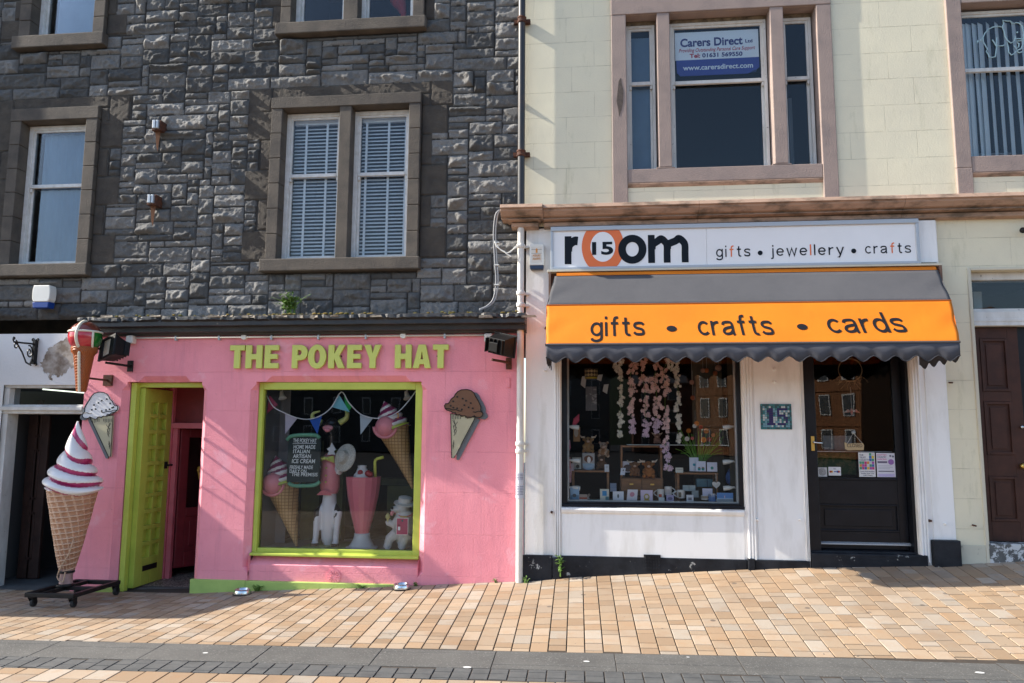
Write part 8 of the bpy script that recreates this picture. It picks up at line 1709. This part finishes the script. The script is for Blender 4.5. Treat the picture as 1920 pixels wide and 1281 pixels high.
notice('square grey sticker with a spiral at the lower left of the door glass', 1532.5, 876.5, 1551, 894, (.52, .52, .52), [('c', .5, .5, .004, (.12, .12, .12))], 'sticker')
x, z = W(1541.8, 885.3, yd); b = MB(); b.tube([(x + (.006 + .032 * i / 60) * math.cos(i * .36), yd - .003, z + (.006 + .032 * i / 60) * math.sin(i * .36)) for i in range(61)], .0016, 4); o = b.build('print_spiral', M['black_metal'], bpy.data.objects['window_notice.003'])
b = MB(); za = WZ(dy + .1, (1600, 847)); b.box(gx0, gx1, dy + .09, dy + .3, za - .003, za + .003); b.build('glass_ledge', M['grey_metal'], dr)
t = thing('back_notice', 'back of a paper notice with faint show-through print, behind the door glass', 'notice', P1(1570, 845, dy + .2)); x0, x1, z0, z1 = RC(1543, 817, 1598, 845, dy + .2); b = MB(); b.box(x0, x1, dy + .2, dy + .203, z0, z1); b.build('sheet', col('dim_sheet', (.12, .12, .125), .8), t)
gb = MB(); x0, x1, z0, z1 = RC(1530, 849, 1606, 890, dy + .3); gb.box(x0, x1, dy + .3, dy + .31, z0, z1); gb.build('door_basket', mat('green_leaf_print', (.02, .06, .012), .8, (.10, .10, .03), 14, .5, .56), white)
# ================================================================ across the street (seen only in the window glass) and off the left of the picture
def tenement(label, x0, x1, y, h, wall_c, roof_c, storeys, bays, gables=0, rot=0.0):
    cxx = (x0 + x1) / 2; t = thing('far_tenement', label, 'building', (cxx, y, -.6), 'buildings across the street')
    t.rotation_euler[2] = rot
    key = 'far_wall_%02x%02x' % (int(wall_c[0] * 255), int(wall_c[1] * 255)); m = M.get(key) or mat(key, wall_c, .9, tuple(v * .75 for v in wall_c), .6); M[key] = m
    wd = x1 - x0
    def put(b, nm, mm, par, **k):
        o = b.build(nm, mm, None, **k); o.parent = par; return o
    b = MB(); b.box(-wd / 2, wd / 2, -8, 0, 0, h)
    for i in range(1, storeys): b.box(-wd / 2 - .02, wd / 2 + .02, 0, .12, h * i / storeys - .12, h * i / storeys)
    b.box(-wd / 2 - .2, wd / 2 + .2, 0, .4, h, h + .35); put(b, 'wall', m, t)
    rm = M.get('far_roof') or mat('far_roof', roof_c, .8); M['far_roof'] = rm
    b = MB(); b.xprofile([(.2, h + .36), (-8, h + .36), (-4, h + 3.2)], -wd / 2, wd / 2); put(b, 'roof', rm, t)
    for i in range(gables):
        gx = -wd / 2 + wd * (i + .5) / gables; b = MB(); b.add([(gx - 1.6, .05, h), (gx + 1.6, .05, h), (gx + 1.6, .05, h + 1.6), (gx, .05, h + 3.4), (gx - 1.6, .05, h + 1.6), (gx - 1.6, -3, h), (gx + 1.6, -3, h), (gx + 1.6, -3, h + 1.6), (gx, -3, h + 3.4), (gx - 1.6, -3, h + 1.6)], [(0, 1, 2, 3, 4), (2, 3, 8, 7), (3, 4, 9, 8), (1, 2, 7, 6), (0, 4, 9, 5)]); put(b, 'gable', m, t)
    for i in range(2):
        b = MB(); gx = -wd * .45 + wd * .9 * i; b.box(gx - .9, gx + .9, -4.6, -3.4, h + 2.4, h + 4.6); put(b, 'chimney', m, t)
    w0 = None; gl = M.get('far_glass') or mat('far_glass', (.05, .06, .075), .15); M['far_glass'] = gl
    fr_ = M.get('far_frame') or mat('far_frame', (.6, .58, .55), .7); M['far_frame'] = fr_
    for i in range(storeys):
        for j in range(bays):
            gx = -wd / 2 + wd * (j + .5) / bays; gz = h * i / storeys + h / storeys * .30
            if w0 is None:
                b = MB(); b.box(-.65, .65, .0, .10, -.05, h / storeys * .58); w0 = put(b, 'window', fr_, t); b = MB(); b.box(-.5, .5, .1, .13, .08, h / storeys * .54); p0 = put(b, 'pane', gl, w0); w0.location = (gx, .0, gz)
            else:
                o = w0.copy(); sc.collection.objects.link(o); o.parent = t; o.location = (gx, 0, gz); q = p0.copy(); sc.collection.objects.link(q); q.parent = o
tenement('pale grey gabled building far across the street, left end', -72, -50, -105, 12.5, (.15, .145, .135), (.08, .08, .09), 4, 6, 2)  # walls of this unlit row are coloured darker to carry their shade
tenement('grey stone building with gables across the street', -48, -22, -100, 12, (.085, .085, .085), (.07, .07, .08), 3, 6, 3)
tenement('white rendered building far across the street', -20, 2, -112, 11.5, (.17, .165, .155), (.08, .08, .09), 3, 5, 1)
tenement('low red stone building across the street', 5, 24, -104, 9.5, (.13, .06, .04), (.07, .07, .08), 3, 5, 1)
tenement('tall red sandstone tenement across the street, nearest of three', 9, 31, -84, 14.5, (.30, .125, .05), (.07, .07, .08), 4, 8, 3, rad(48))
tenement('red sandstone tenement across the street, middle of three', 31, 55, -108, 15.5, (.28, .11, .045), (.07, .07, .08), 4, 9, 2, rad(44))
tenement('cream tenement across the street, farthest of three', 54, 78, -130, 15, (.50, .44, .34), (.07, .07, .08), 4, 8, 2, rad(40))
hl = MB(); n = 60; vs = []
for i in range(n + 1):
    x = -320 + 640 * i / n; hh = 26 + 9 * math.sin(i * .23) + 5 * math.sin(i * .61 + 1)
    vs += [(x, -230, -1), (x, -262, hh * .7), (x, -330, hh)]
hl.add(vs, [q for i in range(n) for q in ((3 * i, 3 * i + 1, 3 * i + 4, 3 * i + 3), (3 * i + 1, 3 * i + 2, 3 * i + 5, 3 * i + 4))]); tag(hl.build('hills', mat('wooded_hill', (.02, .035, .014), .95, (.012, .02, .01), .08), smooth=True), None, kind='structure')
# neighbour's awning and house corner just off the left edge; they shade the left of the pavement and of the stone wall
la = thing('neighbour_awning', 'dark canvas awning of the next shop off to the left', 'awning', (-8.3, 0, 2.2)); b = MB(); b.xprofile([(0, 2.75), (-1.62, 2.20), (-1.62, 2.0), (-1.59, 2.0), (-1.59, 2.18), (0, 2.70)], -12.0, -7.15); b.build('canopy', mat('dark_canvas', (.03, .05, .04), .85), la)
lb_ = thing('neighbour_house', 'grey tenement next door, off to the left', 'building', (-10, 0, -.3)); b = MB(); b.box(-13, -9.21, -.02, 4, -.6, 2.6); b.box(-13, -7.96, -.20, 4, 2.9, 9.5); b.build('wall', M['dressed'], lb_)
